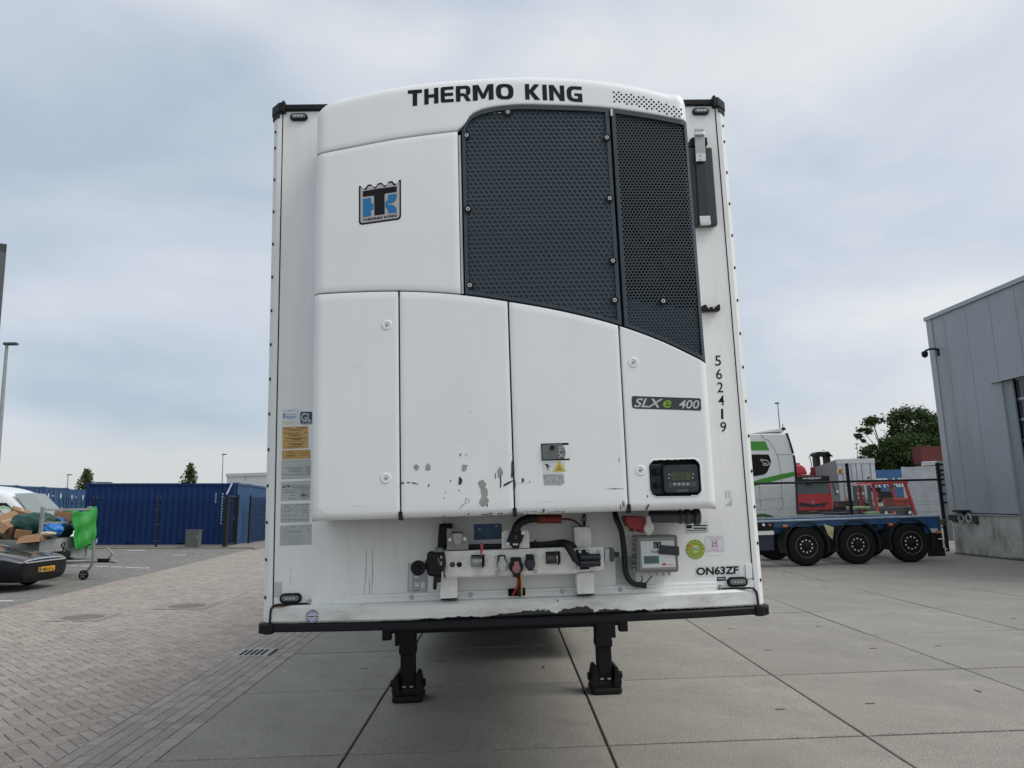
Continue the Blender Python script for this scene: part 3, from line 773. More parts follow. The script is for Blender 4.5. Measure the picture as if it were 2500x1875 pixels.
HZ = P(*c4(1300,105), -.4)[2]
grille('perforated_grille', XG1+.004, XR-.004, seam2, lambda x: gtop(x)-.002, .0175, lambda x, z: 2 if z > HZ-.16*(x-XG1) else 1)
box('grille_cavity', XG1+.02,.955,-.31,-.305,2.7,3.85, GAP, U)
# condenser fan faintly seen behind the perforated grille
fan = MB(); fc = (.75,-.33,3.12)
for k in range(7):
    a0 = 2*math.pi*k/7; fan.add([(fc[0]+.05*math.cos(a0),fc[1]-.004,fc[2]+.05*math.sin(a0)),(fc[0]+.2*math.cos(a0-.15),fc[1]-.004,fc[2]+.2*math.sin(a0-.15)),(fc[0]+.2*math.cos(a0+.35),fc[1]-.012,fc[2]+.2*math.sin(a0+.35)),(fc[0]+.05*math.cos(a0+.5),fc[1]-.008,fc[2]+.05*math.sin(a0+.5))], [(0,1,2,3)])
fan.build('fan_blades', mat('grey_fan', (.018,.02,.022), .6), U, recalc=False)
# bright notch at the top of the joint between the grilles
sheet('joint_notch', [c2(1068,425),c2(1092,428),c2(1094,488),c2(1072,488)], yf(.5,3.8)-.002, ALU, U)
# screws on the grilles and recessed quarter-turn screws in the white doors
def screw(u, v, yo=0.0, r=.0125, name='grille_screw'):
    p = PU(u, v); y = yf(p[0],p[2])+yo
    o = cyl('screw_cup', (p[0],y+.004,p[2]), (p[0],y-.0012,p[2]), r*1.55, BLACK if yo > .001 else WHITE, U, 18)
    o2 = cyl(name, (p[0],y+.004,p[2]), (p[0],y-.005,p[2]), r, STEEL, U, 16, r2=r*.75)
    cyl('screw_socket', (p[0],y-.0049,p[2]), (p[0],y-.0056,p[2]), r*.42, BLACK, U, 6)
for q in ((1097,242),(1008,292),(1011,451),(1015,616),(1311,297),(1317,428),(1324,563),(1328,648),(1433,650)): screw(*V_(*q), .0025)
for q in ((836,702),(834,1033),(1368,783),(1383,1016)):
    p = PU(*V_(*q)); y = yf(p[0],p[2])
    MB().lathe([(.026,.0005),(.024,-.0028),(.019,-.0032),(.012,-.0008)], (p[0],y,p[2]), 'y', 24, False).build('screw_dish', WHITE, U, smooth=True)
    cyl('door_screw', (p[0],y+.002,p[2]), (p[0],y-.006,p[2]), .0085, STEEL, U, 14, r2=.006)
    cyl('screw_socket', (p[0],y-.0059,p[2]), (p[0],y-.0066,p[2]), .0035, BLACK, U, 6)
# black notches at the foot of the door joints
for xx in (XA,XB,XC): 
    y = yf(xx,1.85); box('joint_foot', xx-.009,xx+.009,y-.0015,y+.05,1.797,1.838, BLACK, U)
    box('joint_head', xx-.004,xx+.004,y-.001,y+.02,seam2(xx)-.022,seam2(xx)+.001, BLACK, U)
# cowl vent holes: flat dark discs, the shade inside put into the colour
vh = MB(); pc = .0262
tl_, tr_, bl_, br_ = [PU(*c2(*q)) for q in ((1100,275),(1712,430),(1105,365),(1715,515))]
for j in range(-4, 14):
    for i in range(0, 32):
        x = tl_[0]+i*pc+(pc/2 if j % 2 else 0); f = (x-tl_[0])/(tr_[0]-tl_[0])
        if f < -.001 or f > 1.001: continue
        zt_ = tl_[2]+(tr_[2]-tl_[2])*(f*.55+.45*f*f); zb_ = bl_[2]+(br_[2]-bl_[2])*(f*.7+.3*f*f)
        z = tl_[2]-.002-j*pc*.52
        if zb_-.002 <= z <= zt_+.004:
            y = yf(x,z)-.0012; o = len(vh.v)
            vh.v += [(x+.0056*math.cos(R_(45*k)),y,z+.0056*math.sin(R_(45*k))) for k in range(8)]; vh.f.append(tuple(range(o,o+8)))
tag(vh.build('vent_hole_shade', GAP, U, recalc=False), kind='stuff')
# ---- lettering and emblems on the unit
def TKfn(px0, px1, zb_px, zh, lift=-.0016):   # lettering that follows the cowl
    def f(a, b):
        u = px0+(px1-px0)*a; v0 = np.interp(u, *zb_px)
        p = PU(u, v0); z = p[2]+b*zh; return (p[0], yf(p[0],z)+lift, z)
    return f
bx = ([c1(1360,0)[0], c1(1640,0)[0], c1(2080,0)[0], c2(20,0)[0], c2(350,0)[0], c2(660,0)[0], c2(818,0)[0]], [c1(0,402)[1], c1(0,370)[1], c1(0,345)[1], c2(0,342)[1], c2(0,344)[1], c2(0,358)[1], c2(0,368)[1]])
zh = PU(*c2(400,205))[2]-PU(*c2(400,345))[2]
def ringarc(cx, cy_, rx, ry, tx, ty, a0, a1, n=14, pw=.72):     # strip of quads round a squarish oval
    o = []
    for k in range(n+1):
        t = R_(a0+(a1-a0)*k/n); c, s_ = math.cos(t), math.sin(t); c = math.copysign(abs(c)**pw, c); s_ = math.copysign(abs(s_)**pw, s_)
        o.append(((cx+rx*c, cy_+ry*s_), (cx+(rx-tx)*c, cy_+(ry-ty)*s_)))
    return [[o[k][0],o[k+1][0],o[k+1][1],o[k][1]] for k in range(n)]
def rect(a,b,c,d): return [(a,b),(c,b),(c,d),(a,d)]
GLYPH = {
 'T': [[(0,1),(0,.78),(.34,.78),(.34,0),(.66,0),(.66,.78),(1,.78),(1,1)]],
 'H': [[(0,0),(.31,0),(.31,.4),(.69,.4),(.69,0),(1,0),(1,1),(.69,1),(.69,.61),(.31,.61),(.31,1),(0,1)]],
 'E': [[(.12,0),(1,0),(1,.2),(.36,.2),(.32,.24),(.32,.4),(.96,.4),(.96,.6),(.32,.6),(.32,.76),(.36,.8),(1,.8),(1,1),(.12,1),(.03,.96),(0,.88),(0,.12),(.03,.04)]],
 'R': [rect(0,0,.31,1), rect(.31,.8,.62,1), rect(.31,.34,.5,.53)]+ringarc(.62,.67,.38,.33,.3,.2,90,-70)+[[(.5,.34),(.72,0),(1.04,0),(.8,.36),(.66,.46),(.5,.53)]],
 'M': [[(0,0),(0,1),(.28,1),(.5,.42),(.72,1),(1,1),(1,0),(.76,0),(.76,.62),(.58,.1),(.42,.1),(.24,.62),(.24,0)]],
 'O': ringarc(.5,.5,.5,.5,.29,.21,0,360,36),
 'K': [[(0,0),(.29,0),(.29,.42),(.62,0),(1,0),(.56,.52),(.98,1),(.62,1),(.29,.6),(.29,1),(0,1)]],
 'I': [rect(0,0,1,1)],
 'N': [[(0,0),(.29,0),(.29,.62),(.7,0),(1,0),(1,1),(.71,1),(.71,.4),(.32,1),(0,1)]],
 'G': ringarc(.55,.5,.55,.5,.3,.21,90,270,20)+[rect(.55,.79,1,1), rect(.55,0,1,.21), rect(.72,.21,1,.55), rect(.5,.38,.72,.55)],
}
def glyphs(items, fn_of, m_):
    for ch, a0, a1 in items:
        mb = MB()
        for poly in GLYPH[ch]: mb.add([fn_of(a0+(a1-a0)*x_, y_) for x_, y_ in poly], [tuple(range(len(poly)))])
        mb.build('letter', m_, U, recalc=False)
TK = [('T',1312,1440),('H',1460,1588),('E',1608,1725),('R',1745,1877),('M',1897,2085),('O',2106,2265)]+[(c,a+2064.5,b+2064.5) for c,a,b in (('K',305,440),('I',462,502),('N',522,660),('G',680,820))]
def tkfn(a, b):
    u = 640+a*.27125; p = PU(u, np.interp(u, *bx)); z = p[2]+b*zh; return (p[0], yf(p[0],z)-.0016, z)
glyphs(TK, tkfn, INK)
def lpoly(name, pts, m_, lift):
    v = []
    for q in pts:
        p = PU(*lg(*q)); v.append((p[0], yf(p[0],p[2])-lift, p[2]))
    return MB().add(v, [tuple(range(len(v)))]).build(name, m_, U, recalc=False)
def scal(x0, y0, x1, y1, n, d, flat):         # scalloped top edge between two points
    o = []
    for k in range(n):
        for q in range(0, 9):
            t = q/8; f = (k+flat+(1-2*flat)*t)/n
            o.append((x0+(x1-x0)*f, y0+(y1-y0)*f+d*math.sin(math.pi*t)))
    return o
out_px = [(192,410)]+scal(192,410,1412,222,4,95,.17)+[(1412,222),(1415,1270),(1390,1345),(1330,1382),(280,1530),(220,1510),(192,1450)]
in_px = [(240,455)]+scal(240,455,1366,284,4,95,.2)+[(1366,284),(1368,1262),(1350,1308),(1312,1332),(292,1476),(256,1466),(240,1432)]
lpoly('emblem_border', out_px, INK, .0012); lpoly('emblem_field', in_px, SILV, .0018)
lpoly('emblem_letter', [(308,560),(700,490),(1288,415),(1288,580),(960,625),(938,660),(942,1222),(645,1262),(635,700),(610,685),(308,725)], INK, .0026)
lpoly('emblem_letter', [(312,782),(545,745),(552,915),(615,915),(615,1092),(552,1105),(545,1280),(312,1312)], LOGOB, .0026)
lpoly('emblem_letter', [(1040,662),(1290,632),(1285,760),(1250,830),(1200,880),(1130,905),(1035,918),(1030,950),(1130,942),(1200,965),(1255,1010),(1285,1075),(1288,1180),(1040,1205),(1035,1110),(1010,1060),(965,1035),(962,858),(1005,840),(1035,790)], LOGOB, .0026)
def ufn(bl, br, tr, tl, lift=.0024):
    def f(a, b):
        q = [(1-a)*(1-b), a*(1-b), a*b, (1-a)*b]; u = sum(k*p[0] for k, p in zip(q, (bl,br,tr,tl))); v = sum(k*p[1] for k, p in zip(q, (bl,br,tr,tl)))
        p = PU(u, v); return (p[0], yf(p[0],p[2])-lift, p[2])
    return f
def emfn(a, b):
    v0 = 1432-(a-310)*.143; p = PU(*lg(a, v0-70*b)); return (p[0], yf(p[0],p[2])-.0026, p[2])
glyphs([('T',305,385),('H',395,480),('E',490,560),('R',570,650),('M',660,775),('O',785,880),('K',930,1025),('I',1040,1065),('N',1080,1180),('G',1195,1292)], emfn, INK)
BADGE = mat('badge_slate', (.02,.035,.045), .35)
def upoly(name, pts, m_, lift):
    v = []
    for q in pts:
        p = PU(*q); v.append((p[0], yf(p[0],p[2])-lift, p[2]))
    return MB().add(v, [tuple(range(len(v)))]).build(name, m_, U, recalc=False)
upoly('model_badge', [c4(1114,1000),c4(1120,986),c4(1132,984),c4(1725,1004),c4(1736,1014),c4(1740,1100),c4(1732,1116),c4(1150,1098),c4(1125,1090),c4(1116,1070)], BADGE, .0012)
SIL2 = mat('silver_lettering', (.5,.5,.49), .4); GRN = mat('green_lettering', (.2,.36,.02), .4)
text('lettering', 'SLX', ufn(c4(1135,1085),c4(1385,1090),c4(1395,1010),c4(1140,1002),.002), SIL2, U, bold=.018, shear=.25)
text('lettering', 'e', ufn(c4(1395,1088),c4(1468,1090),c4(1470,1022),c4(1397,1022),.002), GRN, U, bold=.012, shear=.15)
text('lettering', '400', ufn(c4(1537,1095),c4(1722,1098),c4(1722,1022),c4(1540,1018),.002), SIL2, U, bold=.012, shear=.15)
# door handle with raised letters
MET = mat('grey_handle', (.12,.14,.135), .45, .2, var=.1, vs=30)
upoly('handle_recess', [c4(296,1412),c4(545,1405),c4(556,1560),c4(304,1566)], GAP, .0008)
upoly('handle_pocket', [c4(500,1426),c4(545,1424),c4(555,1470),c4(552,1545),c4(510,1550)], WHITE, .0016)
q = [PU(*c4(*a)) for a in ((304,1424),(484,1414),(505,1440),(518,1490),(510,1530),(488,1552),(310,1558))]
MB().prism([(p[0],p[2]) for p in q], yf(.2,2)-.010, yf(.2,2)+.002).build('door_handle', MET, U, bevel=.002)
p = PU(*c4(397,1450)); cyl('key_hole', (p[0],p[1]-.0105,p[2]),(p[0],p[1]-.0125,p[2]),.012, BLACK, U, 16)
hq = [PU(*c4(*a)) for a in ((455,1545),(455,1432),(500,1432),(500,1545))]
text('lettering', 'SLX', lambda a, b: tuple(hq[1]*(1-a)*(1-b)+hq[0]*a*(1-b)+hq[3]*a*b+hq[2]*(1-a)*b+np.array([0,-.0125,0])), SIL2, U, bold=.0)
# warning labels under the handle
upoly('warning_label', [c4(310,1576),c4(512,1574),c4(514,1660),c6(2212+40,535),c6(2025,540)], STICKW, .001)
upoly('warning_triangle', [c6(2150,508),c6(2330,502),c6(2240,350)], mat('warning_yellow', (.6,.48,.08), .5), .0018)
upoly('triangle_core', [c6(2195,492),c6(2285,490),c6(2240,410)], mat('warning_inner', (.32,.26,.05), .5), .0024)
for cc in ((2110,432),(2092,476)):
    p = PU(*c6(*cc)); MB().lathe([(.0042,-.002),(.0042,-.0024),(.0028,-.0024),(.0028,-.002)], (p[0],yf(p[0],p[2]),p[2]), 'y', 14, False).build('warning_symbol', INK, U)
upoly('warning_symbol', [c6(2042,400),c6(2080,402),c6(2100,425),c6(2092,450),c6(2062,465),c6(2075,432)], INK, .002)
upoly('torn_label', [c6(2022,545),c6(2300,540),c6(2310,660),c6(2260,690),c6(2140,685),c6(2040,690)], mat('torn_grey_label', (.33,.35,.35), .6, var=.35, vs=70), .001)
# controller in its recess
cy = yf((CX0+CX1)/2, CZ0); my = cy
MB().prism(rrect(CX0-.001,CZ0-.001,CX1+.001,CZ1+.001,.036), cy+.062, cy+.066).build('controller_recess', BLACK, U)
rw = MB(); rr_ = rrect(CX0-.002,CZ0-.002,CX1+.002,CZ1+.002,.036,8); n = len(rr_)
rw.v = [(a,yf(a,b)-.003,b) for a,b in rr_]+[(a,cy+.064,b) for a,b in rr_]+[(a+(.010 if a > (CX0+CX1)/2 else -.010), yf(a,b)+.002, b+(.010 if b > (CZ0+CZ1)/2 else -.010)) for a,b in rr_]
rw.f = [(k,(k+1)%n,n+(k+1)%n,n+k) for k in range(n)]; rw.build('recess_wall', BLACK, U, recalc=False, smooth='auto')
lw = MB(); lw.v = rw.v[:n]+rw.v[2*n:]; lw.f = [(k,(k+1)%n,n+(k+1)%n,n+k) for k in range(n)]; lw.build('recess_lip', WHITE, U, recalc=False, smooth='auto')
def cpt(a, b, y): return P(*c8(a,b), y)
def crect(name, a0, b0, a1, b1, y, th, m_, r=.004, bev=.002):
    p, q = cpt(a0,b1,y), cpt(a1,b0,y); return MB().prism(rrect(p[0],p[2],q[0],q[2],r), y, y+th).build(name, m_, U, bevel=bev)
yc = cy+.012
crect('controller', 512,262,812,525, yc, .05, mat('controller_shell', (.016,.022,.03), .4), .02, .006)
crect('controller_screen', 572,335,742,412, yc-.002, .004, mat('lcd_olive', (.05,.062,.024), .25), .004)
text('lettering', '14.0', quadfn(c8(612,400),c8(705,398),c8(705,348),c8(612,348), yc-.0026), mat('lcd_digit', (.025,.03,.012), .4), U)
crect('button_strip', 550,418,795,472, yc-.001, .003, mat('slate_strip', (.045,.06,.075), .4), .003)
BTN = mat('pale_button', (.25,.3,.28), .4)
for a in (602,639,677,715):
    p = cpt(a,441,yc); MB().prism([(p[0]+.0085*math.cos(R_(30*k)),p[2]+.007*math.sin(R_(30*k))) for k in range(12)], yc-.005, yc).build('button', BTN, U, bevel=.001)
for a, b in ((555,355),(553,388),(765,352),(760,384)): p = cpt(a,b,yc); cyl('indicator', (p[0],yc+.002,p[2]),(p[0],yc-.002,p[2]),.0045, BTN, U, 10)
crect('name_plate', 618,486,722,510, yc-.002, .003, mat('plate_grey', (.08,.085,.09), .4), .004)
crect('switch_panel', 398,258,508,530, cy+.045, .015, mat('switch_black', (.02,.021,.023), .5), .008)
for a, b in ((443,332),(453,447)):
    p = cpt(a,b,cy+.03); cyl('switch', (p[0],cy+.05,p[2]),(p[0],cy+.028,p[2]),.018, BLACK, U, 14, bevel=.003); cyl('switch_knob', (p[0],cy+.028,p[2]),(p[0],cy+.012,p[2]),.008, BLACK, U, 10)
p = cpt(435,268,cy+.044); box('switch_legend', p[0]-.02,p[0]+.02,cy+.0435,cy+.045,p[2]-.002,p[2]+.002, GREYINK, U)

# ---- wear on the doors: bare patches and scuffs (thin, irregular)
def blotch(pts, m_, lift=.0009, nm='bare_patch', plane=None, par=None):
    v = []
    for q in pts:
        if plane is None: p = PU(*q); v.append((p[0], yf(p[0],p[2])-lift, p[2]))
        else: p = P(*q, plane); v.append((p[0], plane-lift, p[2]))
    MB().add(v, [tuple(range(len(v)))]).build(nm, m_, par or U, recalc=False)
def oval(cx, cy_, rx, ry, n=16, j=.22, sd=0):
    r = random.Random(sd+int(cx*3+cy_)); return [(cx+rx*math.cos(2*math.pi*k/n)*(1+r.uniform(-j,j)), cy_+ry*math.sin(2*math.pi*k/n)*(1+r.uniform(-j,j))) for k in range(n)]
for a, b, rx, ry in ((312,445,34,45),(468,448,40,50),(955,455,36,48),(1440,520,38,72),(1203,680,52,62),(1230,790,46,75),(1225,910,58,75)):
    blotch([c6(*q) for q in oval(a,b,rx,ry)], CHIP)
for a, b, rx, ry, ang in ((1605,500,14,110,0),(1550,665,75,14,-.5),(1450,660,9,80,0),(905,640,24,50,0),(480,695,9,17,0),(775,632,9,10,0),(905,282,8,20,0),(980,280,6,7,0),(1000,295,5,6,0),(1750,625,16,26,0),(1845,640,4,14,0),(690,865,7,9,0),(705,790,7,7,0),(890,760,9,7,0),(120,662,28,12,0),(205,655,22,8,0),(290,665,45,8,.2),(1015,1080,14,9,0),(995,430,6,14,0),(1270,965,8,20,0),(1380,570,6,38,0),(1640,690,10,60,0),(2030,1032,16,18,0)):
    pts = oval(0,0,rx,ry,12,.45); blotch([c6(a+x*math.cos(ang)-y*math.sin(ang), b+x*math.sin(ang)+y*math.cos(ang)) for x,y in pts], CHIPD, .0011, 'scuff')
for a, b, rx, ry in ((115,225,3,22),(125,640,5,26),(147,610,5,32),(158,620,4,22),(80,480,70,3),(362,548,6,12)): blotch([c8(*q) for q in oval(a,b,rx,ry,12,.4)], CHIPD, .0011, 'scuff')
blotch([c8(*q) for q in ((385,610),(372,640),(362,665),(350,672),(345,655),(360,640),(352,632),(372,620))], CHIPD, .002, 'scuff')
r5 = random.Random(21)
for k in range(36):
    a = r5.uniform(1200,1780) if r5.random() < .8 else r5.uniform(300,2200); blotch([c6(*q) for q in oval(a-0*k, 1085-(a-1200)*.028+r5.uniform(-14,10), r5.uniform(5,26), r5.uniform(3,11),10,.5,k)], CHIPD, .006, 'scuff')
for a in (1800,1900,2000,2100,2200,2290): blotch([c6(*q) for q in oval(a,1050+r5.uniform(-6,6),r5.uniform(25,55),r5.uniform(3,6),10,.5,a)], CHIPD, .006, 'scuff')
for k in range(26):                            # stray small stone chips
    a, b = r5.uniform(300,1900), r5.uniform(-380,400); s_ = r5.uniform(1.5,4.5); blotch([c6(*q) for q in oval(a,b,s_,s_*r5.uniform(.8,1.8),8,.4,k)], CHIPD if r5.random() < .5 else CHIP, .001, 'stone_chip')
def scratch(pts, w_, m_=CHIPD, plane=None, lift=.0012, par=None):
    L_ = [PU(*q) if plane is None else P(*q, plane) for q in pts]; mb = MB()
    for i, p in enumerate(L_):
        d = L_[min(i+1,len(L_)-1)]-L_[max(i-1,0)]; n_ = np.array([-d[2],0,d[0]]); n_ = n_/(np.linalg.norm(n_) or 1)*w_*(.5 if i in (0,len(L_)-1) else 1)
        y = (yf(p[0],p[2]) if plane is None else plane)-lift; mb.v += [(p[0]-n_[0],y,p[2]-n_[2]),(p[0]+n_[0],y,p[2]+n_[2])]
    for i in range(len(L_)-1): mb.f.append((2*i,2*i+1,2*i+3,2*i+2))
    mb.build('scratch', m_, par or U, recalc=False)
scratch([c6(*q) for q in ((893,1020),(915,975),(955,950),(980,925),(978,890),(975,862))], .0011); scratch([c6(*q) for q in ((975,868),(1015,880),(1030,900),(1012,932))], .001)
scratch([c5(*q) for q in ((483,1120),(500,1103),(535,1092),(580,1105),(630,1138),(665,1170),(685,1200))], .0012, GREYWH)
scratch([c5(*q) for q in ((900,1052),(980,1055),(1075,1070))], .0008, GREYWH)
scratch([c3(*q) for q in ((770,895),(840,905),(910,912))], .0006, GREYWH); scratch([c3(*q) for q in ((860,885),(910,895))], .0006, GREYWH)
scratch([c6(*q) for q in ((1670,662),(1740,658),(1845,655))], .0007); scratch([c6(*q) for q in ((1950,915),(2100,910),(2212,888))], .0006, GREYWH)
for a, b in (((1222,0),(1200,455)),((1280,0),(1275,455)),((1245,290),(1250,455))): scratch([d5(*a), d5((a[0]+b[0])/2+8,(a[1]+b[1])/2), d5(*b)], .0022, mat('streak_grey', (.4,.41,.39), .6), 0.0, .0012, T)
scratch([d5(455,188),d5(460,235)], .0014, CHIP, 0.0, .001, T); scratch([d5(452,280),d5(448,375)], .0014, CHIP, 0.0, .001, T)
for a in (1048,1060,1078,1092): scratch([c8(a,490+abs(a-1070)*.6), c8(a+2,570)], .0014, CHIPD, 0.0, .001, T)
blotch([c8(1090,590),c8(1108,560),c8(1108,632),c8(1045,630)], GREYWH, .001, 'scuff', 0.0, T)

# ================================================================== fittings on the front wall
YB = -.17                                  # front of the connector bar
conn = pplate('connector_bar', [e6(745,560),e6(1430,540),c7(480,672),c7(1240,640),c7(1350,660),c7(1735,632),c7(1742,945),c7(1360,985),c7(620,1005),e6(760,1095),e6(722,1010),e6(765,870),e6(722,760),e6(718,625)], YB, .004, WHITE2, T, bevel=.0015)
def flange(y0, y1, pa, pb, nm, m_=WHITE2):
    a, b = P(*pa, YB), P(*pb, YB)
    MB().add([(a[0],y0,a[2]),(b[0],y0,b[2]),(b[0],y1,b[2]),(a[0],y1,a[2]),(a[0],y0,a[2]-.004),(b[0],y0,b[2]-.004),(b[0],y1,b[2]-.004),(a[0],y1,a[2]-.004)], [(0,1,2,3),(4,5,6,7),(0,1,5,4),(1,2,6,5),(2,3,7,6),(3,0,4,7)]).build(nm, m_, conn)
flange(YB+.005, -.05, e6(760,562), c7(1240,644), 'top_flange'); flange(YB+.005, -.05, e6(770,1095), c7(1360,988), 'bottom_flange')
# holder posts
def post(pts, y, th, nm='bracket_post'): return pplate(nm, pts, y, th, WHITE2, T, bevel=.004)
post([e6(655,1085),e6(985,1100),e6(995,1535),e6(625,1550)], -.13, .12); post([c7(1365,985),c7(1605,970),c7(1615,1270),c7(1380,1278)], -.13, .12)
post([c7(1332,370),c7(1562,362),c7(1578,650),c7(1350,650)], -.13, .12)
pplate('post_gap', [e6(640,1550),e6(990,1538),e6(990,1560),e6(660,1575)], -.125, .1, GAP, T); pplate('post_gap', [c7(1378,1276),c7(1615,1268),c7(1612,1283),c7(1390,1290)], -.125, .1, GAP, T)
# grey socket plate at the upper left, with its folded lid
GRP = mat('grey_socket_plate', (.3,.3,.29), .55, var=.2, vs=25, dirt=(.06,.06,.055), dirt_amt=.7, dirt_scale=25)
sp = pplate('socket_plate', [e6(770,85),e6(1215,110),e6(1222,525),e6(775,535)], YB-.003, .01, GRP, T, bevel=.002)
pplate('socket_flange', [e6(890,165),e6(1100,170),e6(1195,300),e6(1190,345),e6(1000,485),e6(970,480),e6(800,370),e6(795,310)], YB-.012, .008, GRP, sp, bevel=.002)
pplate('socket_lid', [e6(905,180),e6(1080,180),e6(1095,250),e6(1085,350),e6(1040,420),e6(980,430),e6(920,390),e6(895,320)], YB-.026, .013, mat('grey_lid', (.38,.38,.37), .5, var=.1, vs=30), sp, bevel=.004)
pplate('lid_hinge', [e6(885,155),e6(1100,155),e6(1098,200),e6(890,200)], YB-.02, .01, BLACK, sp)
for q in (e6(838,318),e6(1148,305)): bolt(*q, YB-.014, .009, sp, STEEL)
# black bracket column behind it
pplate('cable_duct', [e6(610,-10),e6(900,-10),e6(740,560),e6(570,490)], -.1, .09, BLACK, T, bevel=.01)
# blue instruction sticker
bs = sheet('instruction_sticker', [c6(1088,1215),c6(1440,1205),c6(1465,1225),c6(1472,1415),c6(1090,1430)], -.002, BLUEST, T)
LBL = mat('pale_blue_line', (.12,.25,.42), .5)
sheet('sticker_line', [c6(1274,1210),c6(1280,1210),c6(1284,1424),c6(1278,1424)], -.003, LBL, bs); sheet('sticker_line', [c6(1090,1318),c6(1470,1308),c6(1470,1312),c6(1090,1322)], -.0034, LBL, bs)
for a, b in ((1165,1280),(1390,1240)): sheet('sticker_symbol', [c6(a-20,b),c6(a,b-16),c6(a+22,b+4),c6(a+4,b+18)], -.003, STICKG, bs)
for y1,y2 in ((1340,1410),(1410,1340)): sheet('sticker_cross', [c6(1110,y1),c6(1116,y1-6),c6(1262,y2),c6(1256,y2+6)], -.0038 if y1 < y2 else -.0044, mat('sticker_red', (.2,.03,.05), .5), bs)
# air coupling cluster at the left end
yk = -.25
ac = pplate('coupling_head', [e6(355,580),e6(520,590),e6(700,590),e6(720,640),e6(745,860),e6(700,960),e6(700,1090),e6(640,1110),e6(370,1075),e6(345,930),e6(310,880),e6(310,800),e6(355,700)], yk, .12, BLACK, T, bevel=.012)
pplate('coupling_cover', [e6(515,485),e6(680,490),e6(690,585),e6(510,590)], yk-.01, .05, mat('worn_grey_cap', (.14,.145,.15), .5, var=.3, vs=40), ac, bevel=.006)
p = P(*e6(180,905), -.28); MB().lathe([(.022,.012),(.034,.006),(.0365,-.004),(.03,-.012),(.018,-.012),(.015,-.004)], (p[0],p[1],p[2]), 'y', 24).build('coupling_ring', RUBBER, ac, smooth='auto')
q = P(*e6(330,880), -.25); cyl('coupling_neck', (p[0]+.01,-.275,p[2]), (q[0],-.22,q[2]), .016, BLACK, ac)
pplate('coupling_handle', [e6(495,1085),e6(655,1090),e6(645,1215),e6(570,1205),e6(555,1368),e6(480,1360)], yk-.01, .03, BLACK, ac, bevel=.005)
for a in ((645,655,670,710),(648,770,668,850),(665,985,695,1105)): pplate('coupling_plate', [e6(a[0],a[1]),e6(a[2],a[1]),e6(a[2],a[3]),e6(a[0],a[3])], yk-.006, .008, STEEL, ac)
pplate('coupling_plate', [e6(570,700),e6(610,690),e6(640,850),e6(600,830)], yk-.006, .008, mat('scratched_black', (.06,.065,.07), .4, var=.5, vs=50), ac)
# round blanking plugs in the bar
for a in (893,1030):
    p = P(*e6(a,838), YB); cyl('blank_plug', (p[0],YB+.003,p[2]),(p[0],YB-.0015,p[2]),.0135, BLACK if a > 900 else mat('dark_olive', (.05,.055,.045), .5), conn, 20)
# side-looking air couplings (metal) with hinged flaps
def sidecup(cx, cz_, fnc, w_, h_, m_, flip=1):
    p = P(*fnc(cx,cz_), YB-.03)
    b_ = cyl('air_coupling', (p[0]-w_*.5,YB-.035,p[2]),(p[0]+w_*.18,YB-.035,p[2]), h_*.5, m_, conn, 20, bevel=.002)
    cyl('coupling_flange', (p[0]+w_*.18,YB-.035,p[2]),(p[0]+w_*.26,YB-.035,p[2]), h_*.62, STEEL, conn, 20, bevel=.002)
    box('coupling_flap', p[0]+w_*.27,p[0]+w_*.34,YB-.07,YB-.002,p[2]-h_*.62,p[2]+h_*.62, BLACK, conn, bevel=.003)
    box('coupling_mount', p[0]-w_*.55,p[0]+w_*.5,YB-.008,YB-.001,p[2]-h_*.55,p[2]+h_*.6, BLACK if m_ is not RUBBER else m_, conn, bevel=.002)
    box('coupling_cheek', p[0]+w_*.42,p[0]+w_*.5,YB-.06,YB-.002,p[2]-h_*.5,p[2]+h_*.62, GALV, conn, bevel=.003)
sidecup(1430, 770, e6, .066, .05, GALV); sidecup(1060, 790, c7, .068, .052, mat('worn_black_metal', (.05,.052,.052), .45, .3, var=.4, vs=40))
pplate('red_lever', [e6(1455,395),e6(1510,385),e6(1535,430),e6(1525,500),e6(1505,600),e6(1510,660),e6(1480,650),e6(1465,580),e6(1475,480)], YB-.075, .012, mat('faded_red', (.35,.05,.07), .5), conn, bevel=.003)
# three sockets with lids
def socket(body_pts, lid_pts, m_body, m_lid, bolts):
    b_ = pplate('socket', body_pts, YB-.03, .029, m_body, conn, bevel=.004)
    if lid_pts: pplate('socket_lid', lid_pts, YB-.042, .013, m_lid, conn, bevel=.004)
    for q in bolts: bolt(*q, YB-.003, .0085, conn)
LIDW = mat('worn_white_lid', (.42,.43,.42), .5, var=.2, vs=40); LIDR = mat('worn_red_lid', (.3,.13,.13), .55, var=.25, vs=40); LIDB = mat('dark_blue_lid', (.012,.016,.03), .4)
socket([c7(310,750),c7(410,750),c7(412,810),c7(438,850),c7(432,900),c7(405,965),c7(345,965),c7(300,900),c7(288,855),c7(312,805)], [c7(330,765),c7(392,765),c7(398,815),c7(430,855),c7(425,900),c7(400,972),c7(350,972),c7(305,905),c7(300,850),c7(328,815)], BLACK, LIDW, [c7(292,778),c7(295,988)])
socket([c7(480,780),c7(620,778),c7(625,830),c7(655,890),c7(650,940),c7(608,1000),c7(605,1045),c7(512,1048),c7(508,1000),c7(455,930),c7(452,890),c7(482,840)], [c7(528,832),c7(592,832),c7(598,880),c7(615,920),c7(612,965),c7(580,995),c7(540,995),c7(505,965),c7(502,915),c7(525,880)], BLACK, LIDR, [])
